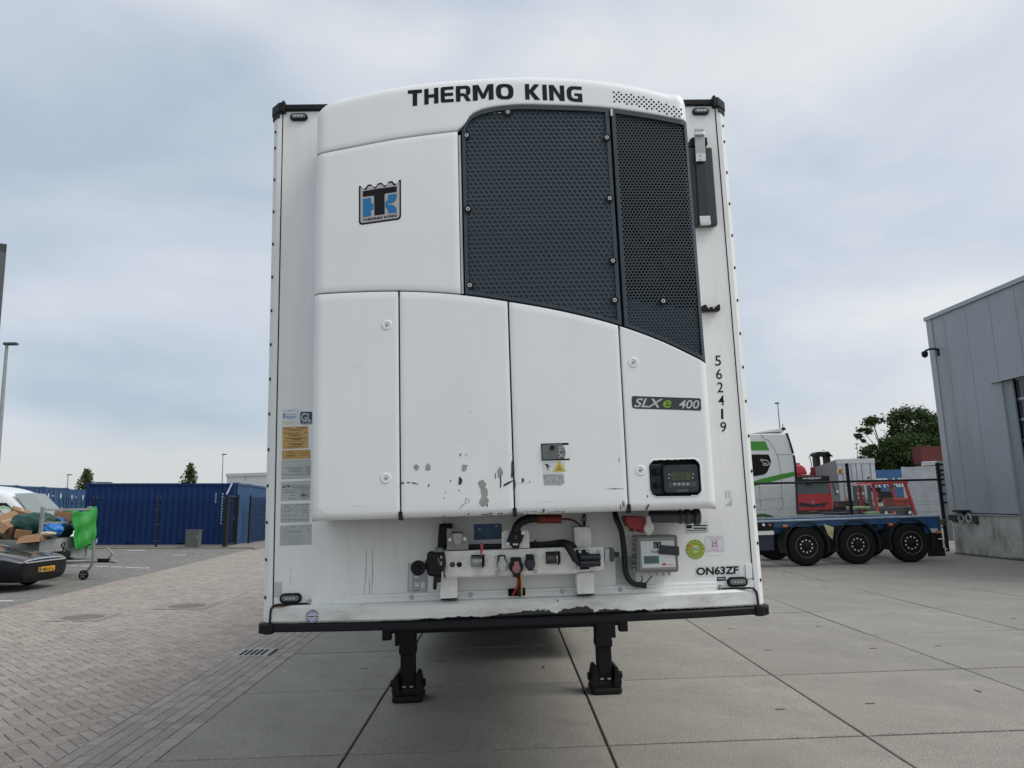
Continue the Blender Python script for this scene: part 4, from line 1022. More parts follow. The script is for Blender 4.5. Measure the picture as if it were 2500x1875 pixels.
socket([c7(685,740),c7(788,738),c7(795,795),c7(812,850),c7(808,890),c7(775,960),c7(720,960),c7(675,890),c7(670,850),c7(688,800)], [c7(700,810),c7(785,808),c7(800,855),c7(796,885),c7(768,945),c7(725,945),c7(688,885),c7(684,850)], BLACK, LIDB, [c7(808,758),c7(812,970)])
# 15-pin plug at the right with its two black barrels and cable loom
pplate('plug_base', [c7(1360,680),c7(1530,672),c7(1540,715),c7(1545,940),c7(1400,945),c7(1390,870)], YB-.02, .019, BLACK, conn, bevel=.004)
DKB = mat('dark_blue_black', (.012,.015,.028), .35)
for z_ in (778,858):
    a, b = P(*c7(1420,z_), YB-.06), P(*c7(1690,z_-4), YB-.06); cyl('plug_barrel', (a[0],YB-.06,a[2]),(b[0],YB-.06,b[2]), .0165, DKB, conn, 18, bevel=.002)
box('plug_block', *sorted((P(*c7(1480,0),YB-.05)[0],P(*c7(1560,0),YB-.05)[0])), YB-.062,YB-.015, P(*c7(1500,900),YB)[2],P(*c7(1500,735),YB)[2], DKB, conn, bevel=.004)
for q in (c7(1390,920),c7(1670,700),c7(1512,690),c7(1415,700)): bolt(*q, YB-.021 if q[0] < 1440 else YB-.003, .009, conn)
def wp(fnc, pts, ys): return [tuple(P(*fnc(*q), y)) for q, y in zip(pts, ys if isinstance(ys,(list,tuple)) else [ys]*len(pts))]
LOOM = mat('black_loom', (.008,.008,.009), .6)
tube('cable_loom', wp(c7, [(-300,650),(0,635),(360,628)], -.12), .013, LOOM, conn); 
tube('cable_loom', wp(c7, [(735,610),(950,600),(1120,580),(1200,570),(1250,600),(1300,690),(1360,800),(1410,865)], [-.12,-.13,-.15,-.18,-.21,-.225,-.225,-.22]), .0145, LOOM, conn)
tube('cable_loom', wp(c7, [(735,635),(950,625),(1120,610),(1220,620),(1290,720),(1350,830)], [-.11,-.12,-.14,-.19,-.215,-.21]), .012, LOOM, conn)
tube('cable_loom', wp(c7, [(1130,590),(1220,575),(1290,590),(1330,620),(1345,640)], [-.14,-.16,-.18,-.17,-.15]), .012, LOOM, conn)
pplate('cable_clip', [c7(795,550),c7(825,550),c7(825,640),c7(800,640)], -.15, .02, BLACK, conn)
# upright socket plate and its thick cable
up = pplate('socket_plate', [c7(358,450),c7(375,425),c7(410,412),c7(680,405),c7(715,425),c7(732,455),c7(735,648),c7(360,660)], YB-.002, .006, WHITE2, T, bevel=.001)
pplate('upright_plug', [c7(480,420),c7(620,418),c7(655,430),c7(665,460),c7(632,570),c7(600,600),c7(598,655),c7(500,655),c7(500,615),c7(430,618),c7(418,595),c7(425,570)], YB-.045, .042, BLACK, up, bevel=.006)
pplate('plug_label', [c7(510,592),c7(578,592),c7(578,612),c7(510,614)], YB-.048, .003, STICKW, up)
pplate('plug_rib', [c7(530,470),c7(570,470),c7(570,540),c7(530,540)], YB-.052, .01, mat('rib_black', (.03,.032,.036), .4), up, bevel=.003)
for q in (c7(645,448),c7(440,597)): bolt(*q, YB-.046, .009, up, STEEL)
tube('thick_cable', wp(c7, [(545,425),(565,360),(620,300),(720,260),(830,245)], [-.2,-.2,-.19,-.17,-.15]), .022, LOOM, T, 10)
tube('orange_sleeve', wp(c7, [(828,262),(1000,258),(1165,262)], -.14), .022, mat('dull_orange_sleeve', (.2,.03,.015), .6), T, 10, sm=0)
tube('red_wire', wp(c7, [(1165,262),(1280,265),(1350,295),(1420,345),(1465,375)], [-.14,-.13,-.11,-.08,-.05]), .0055, mat('dark_red_wire', (.12,.02,.02), .6), T)
for dx in (0,25,50): tube('thin_wire', wp(c7, [(1465+dx*.4,190),(1440+dx,260),(1460+dx*.5,320),(1470,365)], [-.06,-.05,-.05,-.06]), .003, LOOM, T, 6)
# red and yellow wires dropping through the floor notch
nt_ = pplate('floor_notch', [c7(445,1200),c7(672,1185),c7(678,1295),c7(448,1305)], -.032, .003, GAP, T)
tube('red_wire', wp(c7, [(570,1040),(575,1130),(545,1220),(505,1295)], [-.17,-.14,-.09,-.06]), .006, REDW, T); tube('yellow_wire', wp(c7, [(617,1010),(622,1100),(625,1200),(628,1288)], [-.17,-.14,-.09,-.06]), .006, YEL, T)
tube('black_wire', wp(c7, [(590,1040),(595,1130),(590,1230),(600,1290)], [-.165,-.13,-.09,-.055]), .009, LOOM, T)
# grey end block on the right of the bar
pplate('switch_block', [c7(1745,660),c7(1850,655),c7(1850,835),c7(1748,838)], YB+.02, .06, GREYWH, T, bevel=.003)
pplate('switch_cap', [c7(1815,655),c7(1862,652),c7(1885,680),c7(1885,830),c7(1850,838),c7(1815,835)], YB+.015, .07, mat('slate_cap', (.05,.065,.07), .5), T, bevel=.006)
p = P(*c7(1885,742), YB+.05); q = P(*c7(1940,742), YB+.05); cyl('switch_knob', (p[0],p[1],p[2]),(q[0],p[1],q[2]), .013, DKB, T, 14)
# black hose hanging on the right
hs = tube('drain_hose', wp(c8, [(75,690),(95,760),(130,840),(150,960),(160,1080),(168,1200),(195,1270),(240,1315),(300,1328),(352,1332)], [-.1,-.12,-.1,-.08,-.07,-.06,-.06,-.06,-.06,-.06]), .0145, LOOM, T, 10)
tube('hose_tie', wp(c8, [(352,1312),(380,1275),(405,1243)], -.06), .003, LOOM, hs, 6); tube('hose_tie', wp(c8, [(300,1310),(318,1280),(310,1245)], -.06), .003, LOOM, hs, 6)
pplate('hose_tail', [c8(332,1340),c8(348,1340),c8(347,1362),c8(335,1362)], -.07, .015, LOOM, hs)
# red mains plug with white cap, grey waste pipe
pplate('mains_inlet', [c8(170,730),c8(185,722),c8(335,726),c8(360,760),c8(345,840),c8(330,872),c8(305,868),c8(300,840),c8(268,838),c8(250,862),c8(235,862),c8(240,835),c8(195,810),c8(175,770)], -.2, .12, RED, T, bevel=.012)
pplate('inlet_cap', [c8(352,712),c8(392,715),c8(398,770),c8(425,800),c8(422,850),c8(395,890),c8(365,892),c8(340,860),c8(332,820),c8(352,780)], -.225, .025, mat('dirty_white_plastic', (.55,.55,.52), .5, var=.1, vs=30), T, bevel=.008)
PIPE = mat('slate_pipe', (.05,.057,.065), .5)
a, b = P(*c8(380,728), -.17), P(*c8(690,728), -.17); pipe_ = cyl('waste_pipe', (a[0],-.17,a[2]),(b[0],-.17,b[2]), .03, PIPE, T, 20)
for x0, x1, r in ((640,665,.036),(690,740,.038),(745,765,.034),(770,820,.041)):
    a, b = P(*c8(x0,728), -.17), P(*c8(x1,728), -.17); cyl('pipe_collar', (a[0],-.17,a[2]),(b[0],-.17,b[2]), r, PIPE, pipe_, 20, bevel=.004)
# recorder box with glazed lid
REC = mat('recorder_lid', (.16,.17,.165), .2); YR = -.12
rc = pplate('temperature_recorder', [c8(262,895),c8(615,888),c8(628,905),c8(640,1195),c8(630,1215),c8(280,1218),c8(270,1205)], YR, .11, REC, T, bevel=.006)
pplate('recorder_rim', [c8(290,915),c8(600,908),c8(615,1190),c8(300,1195)], YR-.003, .004, mat('recorder_inner', (.25,.26,.25), .35), rc)
pplate('recorder_face', [c8(302,943),c8(595,936),c8(612,1168),c8(318,1178)], YR-.0045, .003, STICKW, rc)
pplate('recorder_window', [c8(330,1075),c8(462,1072),c8(468,1138),c8(335,1143)], YR-.007, .004, mat('teal_bezel', (.03,.16,.2), .4), rc, bevel=.001)
pplate('recorder_screen', [c8(340,1082),c8(430,1080),c8(434,1128),c8(344,1132)], YR-.0078, .002, mat('lcd_green_grey', (.09,.12,.09), .3), rc)
pplate('recorder_emblem', [c8(415,948),c8(482,946),c8(484,1005),c8(418,1008)], YR-.0055, .002, INK, rc)
pplate('emblem_core', [c8(422,958),c8(476,956),c8(478,1000),c8(424,1002)], YR-.0062, .002, SILV, rc)
pplate('emblem_bar', [c8(424,962),c8(476,960),c8(476,970),c8(458,972),c8(458,1000),c8(444,1000),c8(444,972),c8(424,972)], YR-.007, .002, INK, rc); pplate('emblem_bar', [c8(426,978),c8(440,977),c8(440,1000),c8(427,1000)], YR-.007, .002, LOGOB, rc)
text('lettering', 'Touch', quadfn(c8(392,1046),c8(458,1044),c8(458,1022),c8(392,1024), YR-.006), INK, rc, bold=.01, shear=.1)
pplate('black_tape', [c8(468,976),c8(500,978),c8(642,990),c8(645,1070),c8(600,1065),c8(460,1055)], YR-.012, .003, mat('black_tape', (.02,.022,.025), .45, bump=.3, bs=30), rc)
sheet('maker_mark', [c8(492,1148),c8(500,1136),c8(518,1134),c8(526,1144),c8(524,1156),c8(498,1158)], YR-.006, mat('faded_red_print', (.5,.06,.08), .5), rc); sheet('maker_line', [c8(530,1146),c8(596,1144),c8(596,1150),c8(530,1152)], YR-.006, mat('pale_red_print', (.55,.25,.25), .5), rc)
for k, z_ in enumerate((915,945,985,1040,1105,1160,1190)): pplate('lid_hinge', [c8(234,z_-9),c8(258,z_-9),c8(260,z_+9),c8(236,z_+9)], YR+.03, .02, GALV, rc, bevel=.002)
for a in (395,450,505,555): p = P(*c8(a,1226), YR+.05); cyl('cable_gland', (p[0],YR+.05,p[2]-.01),(p[0],YR+.05,p[2]+.01),.009, mat('off_white', (.5,.5,.47), .5), rc, 10)
# battery-type black clip and bracket beside the unit (upper right)
pplate('document_tube', [c2(1785,770),c2(1985,772),c2(2038,1468),c2(1838,1476)], -.05, .045, mat('tube_black', (.022,.025,.03), .5), T, bevel=.006)
pplate('tube_front', [c2(1832,800),c2(1930,800),c2(1972,1400),c2(1868,1405)], -.062, .012, mat('tube_navy', (.012,.014,.026), .35), T, bevel=.004)
pplate('latch_base', [c2(1785,700),c2(1812,678),c2(1942,678),c2(1950,745),c2(1925,750),c2(1812,760),c2(1785,745)], -.055, .05, BLACK, T, bevel=.006)
pplate('latch_strap', [c2(1828,605),c2(1915,603),c2(1922,735),c2(1928,895),c2(1842,898),c2(1832,735)], -.078, .01, GALV, T, bevel=.003)
pplate('latch_roll', [c2(1826,632),c2(1918,630),c2(1920,662),c2(1828,664)], -.09, .015, STEEL, T, bevel=.005); pplate('latch_plate', [c2(1840,828),c2(1926,824),c2(1928,895),c2(1842,898)], -.083, .004, STEEL, T)
for b in (846,883): p = P(*c2(1881,b), -.085); cyl('latch_rivet', (p[0],-.083,p[2]),(p[0],-.087,p[2]),.005, GALV, T, 10)
pplate('tube_clasp', [c2(1872,1390),c2(1968,1388),c2(1976,1468),c2(1882,1476)], -.075, .012, STEEL, T, bevel=.003); pplate('clasp_hook', [c2(1892,1452),c2(1962,1448),c2(1964,1468),c2(1894,1472)], -.082, .008, ALU, T)
pplate('cable_bracket', [c4(1740,175),c4(1775,158),c4(1792,162),c4(1795,180),c4(1885,178),c4(1890,158),c4(1912,155),c4(1914,212),c4(1745,218)], -.05, .045, BLACK, T, bevel=.004)
for a in (1806,1850): p = P(*c4(a,190), -.05); cyl('bracket_screw', (p[0],-.05,p[2]),(p[0],-.053,p[2]),.0045, STEEL, T, 8)

# ---- stickers
def bars(rows, y, m_, par, fnc, nm='print'):          # rows of small illegible print
    mb = MB()
    for x0, x1, yy, h_ in rows: mb.add(pquad([fnc(x0,yy+h_),fnc(x1,yy+h_),fnc(x1,yy),fnc(x0,yy)], y), [(0,1,2,3)])
    return tag(mb.build(nm, m_, par, recalc=False), kind='stuff')
def tx(s_, bl, br, tr, tl, y, m_, par, fnc, bold=.0, shear=0): return text('lettering', s_, quadfn(fnc(*bl),fnc(*br),fnc(*tr),fnc(*tl), y), m_, par, bold, shear)
BRN = mat('brown_print', (.16,.08,.02), .5); BLUP = mat('blue_print', (.1,.25,.45), .5)
s1 = sheet('notice_sticker', [c5(200,80),c5(375,75),c5(375,235),c5(202,240)], -.0015, STICKW, T)
bars([(235,345,130,4),(235,345,150,5),(235,345,160,4),(250,320,170,5),(262,305,92,4)], -.0022, BLUP, s1, c5); bars([(212,330,208,6),(255,310,222,4)], -.0022, mat('yellow_print', (.55,.5,.25), .5), s1, c5)
bars([(212,234,124,20),(212,234,150,18)], -.0022, mat('blue_box_print', (.05,.25,.5), .5), s1, c5)
s2 = sheet('certified_sticker', [c5(386,112),c5(394,104),c5(498,103),c5(506,112),c5(505,222),c5(496,231),c5(390,232),c5(386,222)], -.0015, TEAL, T)
tx('GL', (398,203),(496,203),(494,115),(398,120), -.0022, STICKW, s2, c5, .005); tx('Certified', (393,226),(500,225),(500,208),(393,210), -.0022, STICKW, s2, c5)
s3 = sheet('amber_notice', [c5(203,258),c5(467,248),c5(467,470),c5(205,484)], -.0015, STICKY, T)
bars([(215,295,268,6),(345,455,264,6),(245,430,280,3),(255,415,288,3),(280,390,296,3),(210,380,318,6),(425,460,312,6),(250,415,335,3),(265,400,343,3),(285,385,350,3),(232,448,368,7),(305,395,379,6),(272,388,389,3),(215,440,404,3),(260,420,424,7),(300,395,435,6),(250,415,448,3),(255,410,456,3),(255,365,464,3)], -.0022, BRN, s3, c5)
s4 = sheet('amber_certificate', [c5(200,496),c5(487,485),c5(489,577),c5(202,588)], -.0015, STICKY, T)
tx('EN 12642-XL', (372,530),(468,527),(468,513),(372,516), -.0022, BRN, s4, c5, .02); tx('certificate', (380,553),(460,550),(460,537),(380,540), -.0022, BRN, s4, c5, .02)
bars([(245,310,546,12),(210,357,533,2),(258,320,510,4),(245,340,520,4),(210,478,503,2),(210,478,571,2)], -.0022, BRN, s4, c5); bars([(361,364,504,68),(209,212,506,66),(476,479,500,70)], -.0022, BRN, s4, c5)
sheet('maker_mark', [c5(312,548),c5(322,540),c5(338,545),c5(330,556),c5(318,556)], -.0023, BRN, s4)
s5 = sheet('data_plate', [c5(195,598),c5(494,586),c5(490,772),c5(193,788)], -.0015, STICKG, T)
bars([(232,400,668,8),(265,400,688,8),(272,398,709,8),(200,400,738,7),(450,488,660,7),(445,488,684,7),(428,440,706,7),(450,488,703,7),(445,488,730,7)], -.0022, GREYINK, s5, c5)
bars([(404,488,655,2),(404,488,675,2),(404,488,697,2),(404,488,722,2),(404,488,742,2),(404,406,656,86),(195,492,600,1.5),(195,490,778,1.5)], -.0024, GREYINK, s5, c5)
s6 = sheet('insulation_plate', [c5(190,815),c5(489,800),c5(484,995),c5(188,1010)], -.0015, STICKG, T)
tx('ATP', (203,879),(284,876),(284,846),(203,849), -.0022, INK, s6, c5, .025); tx('FRC', (390,965),(473,963),(473,934),(390,936), -.0022, INK, s6, c5, .025)
bars([(295,470,850,8),(295,480,868,8),(218,342,894,8),(210,342,918,8),(280,340,948,7),(265,340,978,7),(385,480,890,6),(400,448,914,6),(400,440,975,6)], -.0022, GREYINK, s6, c5); bars([(356,482,885,2),(356,482,907,2),(356,482,928,2),(350,480,970,2),(350,480,990,2),(356,358,885,44)], -.0024, GREYINK, s6, c5)
s7 = sheet('axle_plate', [c5(188,1040),c5(480,1030),c5(478,1215),c5(185,1228)], -.0015, STICKG, T)
bars([(222,278,1060,10),(195,325,1040,2),(195,325,1148,2),(200,250,1090,5),(255,320,1084,5),(200,250,1112,4),(258,285,1104,10),(358,475,1042,5),(415,465,1075,6),(415,465,1100,6),(415,470,1125,6),(345,410,1055,3),(345,410,1085,3),(345,410,1110,3),(190,480,1156,3),(190,480,1222,2)]+[(200+k*31,212+k*31,1185,22) for k in range(9)], -.0022, GREYINK, s7, c5)
bars([(192,194,1040,110),(325,327,1040,110),(345,347,1035,112),(412,414,1040,105)], -.0024, GREYINK, s7, c5)
s8 = sheet('weight_plate', [c5(180,1258),c5(500,1240),c5(500,1445),c5(178,1460)], -.0015, STICKG, T)
bars([(288,340,1268,8),(190,242,1285,3),(190,242,1306,3),(190,242,1327,3),(190,242,1348,3),(190,242,1369,3),(190,242,1390,3),(190,242,1411,3),(255,390,1300,3),(255,390,1316,10),(262,316,1350,2),(330,376,1348,2),(400,490,1262,3),(440,480,1285,2),(440,480,1310,2),(420,490,1398,2),(190,490,1446,2)]+[(262+70*a,312+66*a,1362+18*k,3) for k in range(5) for a in (0,1)], -.0022, GREYINK, s8, c5)
bars([(246,249,1258,190),(394,397,1252,190),(475,480,1285,28),(420,423,1340,60),(320,322,1350,92)], -.0024, GREYINK, s8, c5)
s9 = sheet('wiring_label', [e6(-30,805),e6(380,745),e6(378,1400),e6(-50,1410)], -.0015, STICKG, T)
bars([(60,370,940,395)], -.0021, mat('lavender_print', (.33,.34,.4), .5), s9, e6); bars([(10,40,950,380),(95,190,1075,40),(100,190,1210,90),(230,320,1195,130),(210,300,1150,8)], -.0026, STICKW, s9, e6); bars([(85,200,1368,14)], -.0026, INK, s9, e6)
s10 = sheet('wiring_label', [c7(1890,790),c7(2170,740),c7(2170,1130),c7(1900,1145)], -.0015, STICKG, T); bars([(1905,2150,820+k*26,4) for k in range(10)], -.0022, GREYINK, s10, c7)
s11 = sheet('address_label', [c8(695,778),c8(895,766),c8(908,860),c8(697,875)], -.0015, STICKW, T); bars([(705,755,800,30),(765,890,800,10),(770,885,822,12),(708,890,842,7)]+[(710+k*20,720+k*20,858,6) for k in range(9)], -.0022, INK, s11, c8)
p = P(*c8(786,1014), -.002); ls = MB().cyl((p[0],.0,p[2]),(p[0],-.0018,p[2]),.0505,40).build('inspection_disc', LIME, T)
DKG = mat('disc_print', (.12,.17,.01), .5)
MB().lathe([(.046,-.002),(.046,-.0026),(.045,-.0026),(.045,-.002)], (p[0],0,p[2]), 'y', 40, False).build('disc_ring', DKG, ls); MB().lathe([(.034,-.002),(.034,-.0026),(.033,-.0026),(.033,-.002)], (p[0],0,p[2]), 'y', 40, False).build('disc_ring', DKG, ls)
for k in range(12):
    a = R_(30*k+15); MB().add([(p[0]+(.04+q*.003)*math.cos(a+w2),-.0028,p[2]+(.04+q*.003)*math.sin(a+w2)) for q, w2 in ((-1,-.07),(1,-.07),(1,.07),(-1,.07))], [(0,1,2,3)]).build('disc_mark', STICKW, ls, recalc=False)
pplate('disc_label', [c8(760,986),c8(808,984),c8(810,1014),c8(762,1016)], -.0035, .001, STICKW, ls); bars([(768,802,1030,12)], -.003, STICKW, ls, c8); bars([(764,806,996,3),(764,806,1006,4)], -.004, INK, ls, c8)
pplate('disc_flag', [c8(712,982),c8(725,968),c8(738,978),c8(735,995),c8(715,996)], -.003, .001, mat('red_orange_print', (.5,.1,.02), .5), ls)
s12 = sheet('owner_sticker', [c8(868,898),c8(1036,890),c8(1046,1030),c8(880,1036)], -.0015, mat('lilac_white_sticker', (.64,.64,.72), .4), T)
TIPR = mat('crimson_print', (.42,.02,.06), .5)
sheet('owner_logo', [c8(932,942),c8(975,938),c8(979,982),c8(934,984)], -.0022, TIPR, s12); p = P(*c8(955,961), -.003); MB().add([(p[0]+.0118*math.cos(R_(18*k)),-.0028,p[2]+.0118*math.sin(R_(18*k))) for k in range(20)], [tuple(range(20))]).build('logo_disc', STICKW, s12, recalc=False)
tx('TIP', (938,968),(973,966),(973,954),(938,956), -.0034, INK, s12, c8, .03); bars([(925,990,990,4),(908,998,924,3),(930,985,1010,2),(890,1020,905,2),(895,1030,1020,2)], -.0022, TIPR, s12, c8)
sheet('sticker_residue', [c8(890,1042),c8(1025,1040),c8(1020,1062),c8(950,1070),c8(895,1062)], -.0012, WALL, T)
s13 = sheet('number_plate', [c8(787,1168),c8(1180,1150),c8(1182,1238),c8(792,1254)], -.0015, STICKW, T)
tx('ON63ZF', (793,1243),(1165,1230),(1165,1160),(793,1174), -.0024, INK, s13, c8, .034)
s14 = sheet('small_navy_label', [c8(974,1258),c8(1054,1254),c8(1056,1290),c8(976,1295)], -.0015, NAVY, T); bars([(985,1046,1268,8)], -.0022, STICKG, s14, c8)
for ch, (a, b) in zip('562419', ((1892,665),(1902,785),(1912,905),(1922,1022),(1930,1145),(1940,1262))):
    w2 = 27 if ch != '1' else 10; tx(ch, (a-w2,b+46),(a+w2,b+46),(a+w2-2,b-46),(a-w2-2,b-46), -.002, INK, T, c4, .004)
p = P(*d5(679,683), bow(-1.08)-.002)
yb_ = bow(p[0])-.003
qd = MB().add([(p[0]+.0325*math.cos(R_(12*k)),yb_,p[2]+.0325*math.sin(R_(12*k))) for k in range(30)], [tuple(range(30))]).build('quality_seal', mat('lilac_seal', (.42,.43,.58), .45), T, recalc=False)
MB().lathe([(.0325,-.0002),(.0325,-.0008),(.0305,-.0008),(.0305,-.0002)], (p[0],yb_,p[2]), 'y', 30, False).build('seal_ring', NAVY, qd)
def ringtext(s_, c, r, a0, a1, flip=1):
    for k, ch in enumerate(s_):
        a = R_(a0+(a1-a0)*k/(len(s_)-1)); h_ = .006
        fn = lambda u, v, a=a: (c[0]+math.cos(a)*(r+flip*(v-.5)*h_)+math.sin(a)*flip*(u-.5)*h_*.75, yb_-.0012, c[2]+math.sin(a)*(r+flip*(v-.5)*h_)-math.cos(a)*flip*(u-.5)*h_*.75)
        text('lettering', ch, fn, NAVY, qd)
ringtext('QUALITÄT', p, .0262, 150, 30); ringtext('SICHERUNG', p, .0262, 212, 328, -1)
MB().add([(p[0]-.03,yb_-.0014,p[2]-.005),(p[0]+.03,yb_-.0014,p[2]-.005),(p[0]+.03,yb_-.0014,p[2]+.006),(p[0]-.03,yb_-.0014,p[2]+.006)], [(0,1,2,3)]).build('seal_band', STICKW, qd, recalc=False)
MB().add([(p[0]-.026,yb_-.002,p[2]-.002),(p[0]+.012,yb_-.002,p[2]-.002),(p[0]+.012,yb_-.002,p[2]+.003),(p[0]-.026,yb_-.002,p[2]+.003)], [(0,1,2,3)]).build('seal_print', NAVY, qd, recalc=False)
MB().add([(p[0]+.015,yb_-.002,p[2]+.003),(p[0]+.024,yb_-.002,p[2]-.007),(p[0]+.028,yb_-.002,p[2]-.002),(p[0]+.024,yb_-.002,p[2]+.005)], [(0,1,2,3)]).build('seal_mark', INK, qd, recalc=False)

# ================================================================== LEFT SIDE
def ltilt(x, y): return (x, y, zl(x)), (0,TILT,0)
# ---- shipping containers
def corrug(x0, x1, z0, z1, y, pitch=.28, d=.036):       # trapezoid sheet facing -y: list of column (x, y)
    o = []; x = x0; k = 0
    segs = [(.07,0),(.068,1),(.07,0),(.072,-1)]
    o.append((x,y)); lev = 0
    while x < x1-.05:
        for w_, s_ in segs:
            x = min(x+w_*pitch/.28, x1)
            if s_ == 1: lev = 1
            if s_ == -1: lev = 0
            o.append((x, y+d*lev))
    if o[-1][0] < x1: o.append((x1, y))
    mb = MB()
    for a, b in o: mb.v += [(a,b,z0),(a,b,z1)]
    for i in range(len(o)-1): mb.f.append((2*i,2*i+2,2*i+3,2*i+1))
    return mb
def container(name, label, cat, L, H, m_, loc, rot, group=None, doors=False, W_=2.44, pitch=.28, frame=None, mdoor=None):
    t = thing(name, label, cat, loc, rot, group); fm = frame or m_
    # long side along local x from 0..L, front at local y=0, back at y=W
    corrug(.12, L-.12, .16, H-.1, .03, pitch).build('side_panel', m_, t, recalc=False)
    b = corrug(.12, L-.12, .16, H-.1, 0, pitch); b.v = [(x,W_-.03-y,z) for x,y,z in b.v]; b.build('side_panel', m_, t, recalc=False)
    box('roof', .05,L-.05,.05,W_-.05,H-.06,H-.03, m_, t)
    box('floor', .05,L-.05,.05,W_-.05,.13,.16, fm, t)
    for x in (0,L-.14):
        for y in (0,W_-.14): box('corner_post', x,x+.14,y,y+.14,.12,H-.12, fm, t)
    for x in (0,L-.18):
        for y in (0,W_-.16):
            for z in (0,H-.12): box('corner_casting', x-.003,x+.183,y-.003,y+.163,z,z+.12, fm, t, bevel=.012)
    for y in (0.005,W_-.085): box('top_rail', .18,L-.18,y,y+.08,H-.11,H-.02, fm, t); box('bottom_rail', .18,L-.18,y,y+.08,.01,.16, fm, t)
    for x in (.01,L-.09): box('end_rail', x,x+.08,.16,W_-.16,H-.11,H-.02, fm, t); box('end_sill', x,x+.08,.16,W_-.16,.01,.16, fm, t)
    if not doors:
        for x in (.06,L-.08): box('end_wall', x,x+.02,.14,W_-.14,.16,H-.11, m_, t)
    else:                                    # doors at x = L end facing +x
        box('end_wall', .06,.08,.14,W_-.14,.16,H-.11, m_, t)
        for k in (0,1):
            y0 = .15+k*(W_/2-.15); d = box('door', L-.07,L-.03,y0+.01,y0+W_/2-.16,.17,H-.12, m_, t, bevel=.005)
            for q in (.28,.72):
                y = y0+(W_/2-.16)*q; cyl('lock_rod', (L-.005,y,.1),(L-.005,y,H-.1), .019, mat('rod_blue', (.03,.08,.2), .4, .2), d, 8)
                for z in (.5,1.2,2.0): box('rod_guide', L-.03,L+.015,y-.05,y+.05,z,z+.07, m_, d)
    return t
# the long dark blue container side-on, its top edge and foot taken from the photograph
pL, pR = GL(*Bc(-10,1165)), GL(*Bc(1690,1165))
CONT_Y = 30.75
X0 = P(*Bc(30,455), CONT_Y)[0]; X1 = P(*Bc(1700,460), CONT_Y)[0]
LC = X1-X0
c_a = container('shipping_container', 'long plain dark blue container side-on behind the fence, left of the trailer', 'container', LC, 2.86, CONTBLUE, (X0,CONT_Y,zl(X0)), (0,TILT,0))
for a, b, z1, z0 in ((1493,.02,570,690),(1568,.02,570,930)):
    mb = MB(); n = 5 if a < 1500 else 11
    for k in range(n):
        zz = z1+(z0-z1)*k/n; q0 = P(*Bc(a-8-(zz-570)*.035,zz), CONT_Y); q1 = P(*Bc(a+8-(zz-570)*.035,zz+(z0-z1)/n*.62), CONT_Y)
        box('stencil_mark', q0[0]-X0,q1[0]-X0,-.006,-.003,q1[2]-zl(q0[0]),q0[2]-zl(q0[0]), mat('stencil_white', (.3,.34,.42), .6), c_a)
for k in (480,1070):
    q0 = P(*Bc(k,1128), CONT_Y); box('fork_pocket', q0[0]-X0,q0[0]-X0+.42,-.004,.02,.02,.13, GAP, c_a)
box('roof_tarp', .25,.95,.1,.5,2.86,2.9, RUBBER, c_a, bevel=.02)
# lighter container set back, to the right, with visible corrugation
MIDBLUE = mat('mid_container_blue', (.018,.07,.17), .5, var=.15, vs=1.5, dirt=(.03,.05,.09), dirt_amt=.5)
d0 = GL(*Bc(1600,1150))
ang = math.atan2(P(*Bc(2060,465), 37.3)[1]-31.2, P(*Bc(2060,465), 37.3)[0]-(X1+.05))
c_b = container('shipping_container', 'mid blue corrugated container angled away behind the mesh gate', 'container', 6.06, 2.88, MIDBLUE, (X1+.12,31.0,zl(X1)), (0,TILT,R_(86)))
# stacked row of door ends seen over the van
for k, lab in enumerate(('blue container with closed doors beside the left end of the long dark container', 'blue container with closed doors, second to the left of the long dark container', 'blue container with closed doors, third to the left, over the van windscreen', 'blue container over the van roof, fourth to the left of the long dark container', 'blue container at the far left edge, behind the van roof')):
    px = (872, 545, 250, 40, -120)[k]; y_ = CAM[1]+47.3-2.5*k; q = P(*Mc(px,133-k*4), y_)
    cc = container('shipping_container', lab, 'container', 6.06, 2.87, MIDBLUE, (-26.5-6.06,y_,zl(-26.5)+(-.05 if k == 0 else .02*k)), (0,0,0), 'containers showing their door ends', True)
    for yy, zz in ((.42,2.35),(1.62,2.35)):
        MB().prism([(yy+.1*math.cos(R_(30*j)),zz+.16*math.sin(R_(30*j))) for j in range(12)], 6.034,6.04,'x').build('white_oval', STICKW, cc)
    for yy, zz, w_ in ((.75,2.3,.25),(1.75,1.55,.3),(.8,1.5,.3),(1.75,1.25,.2)): box('stencil_mark', 6.034,6.04,yy,yy+w_,zz,zz+.1, mat('stencil_white', (.3,.34,.42), .6), cc)
# ---- fence of dark posts and mesh, with a gate
FEN = mat('dark_green_black_fence', (.012,.016,.018), .5, spec=.3)
fen = thing('mesh_fence', 'dark welded mesh fence with slim posts in front of the blue containers', 'fence', (-14.7,29.1,zl(-14.7)), (0,TILT,0))
FH = 2.22
def fpost(px, h=FH, par=None, y=29.1, w_=.035):
    q = P(*px, y); x = q[0]-par.location.x
    pz = box('post', x-w_,x+w_,y-w_-par.location.y,y+w_-par.location.y,0,h, FEN, par)
    for z in (.3,1.0,1.65,2.15):
        for s in (-1,1): box('post_clip', x+s*.075-.012,x+s*.075+.012,y-.045-par.location.y,y-.02-par.location.y,z,z+.03, GALV, pz)
for px in (Bc(105,1180),Bc(830,1190),Bc(1590,1190)): fpost(px, par=fen)
mb = MB(); xa, xb = P(*Bc(-300,1185), 29.1)[0]+14.7, P(*Bc(1590,1185), 29.1)[0]+14.7
x = xa
while x < xb: mb.box(x-.0025,x+.0025,-.0025,.0025,.05,2.18); x += .05
z = .1
while z < 2.2: mb.box(xa,xb,-.006,-.0025,z-.003,z+.003); z += .2
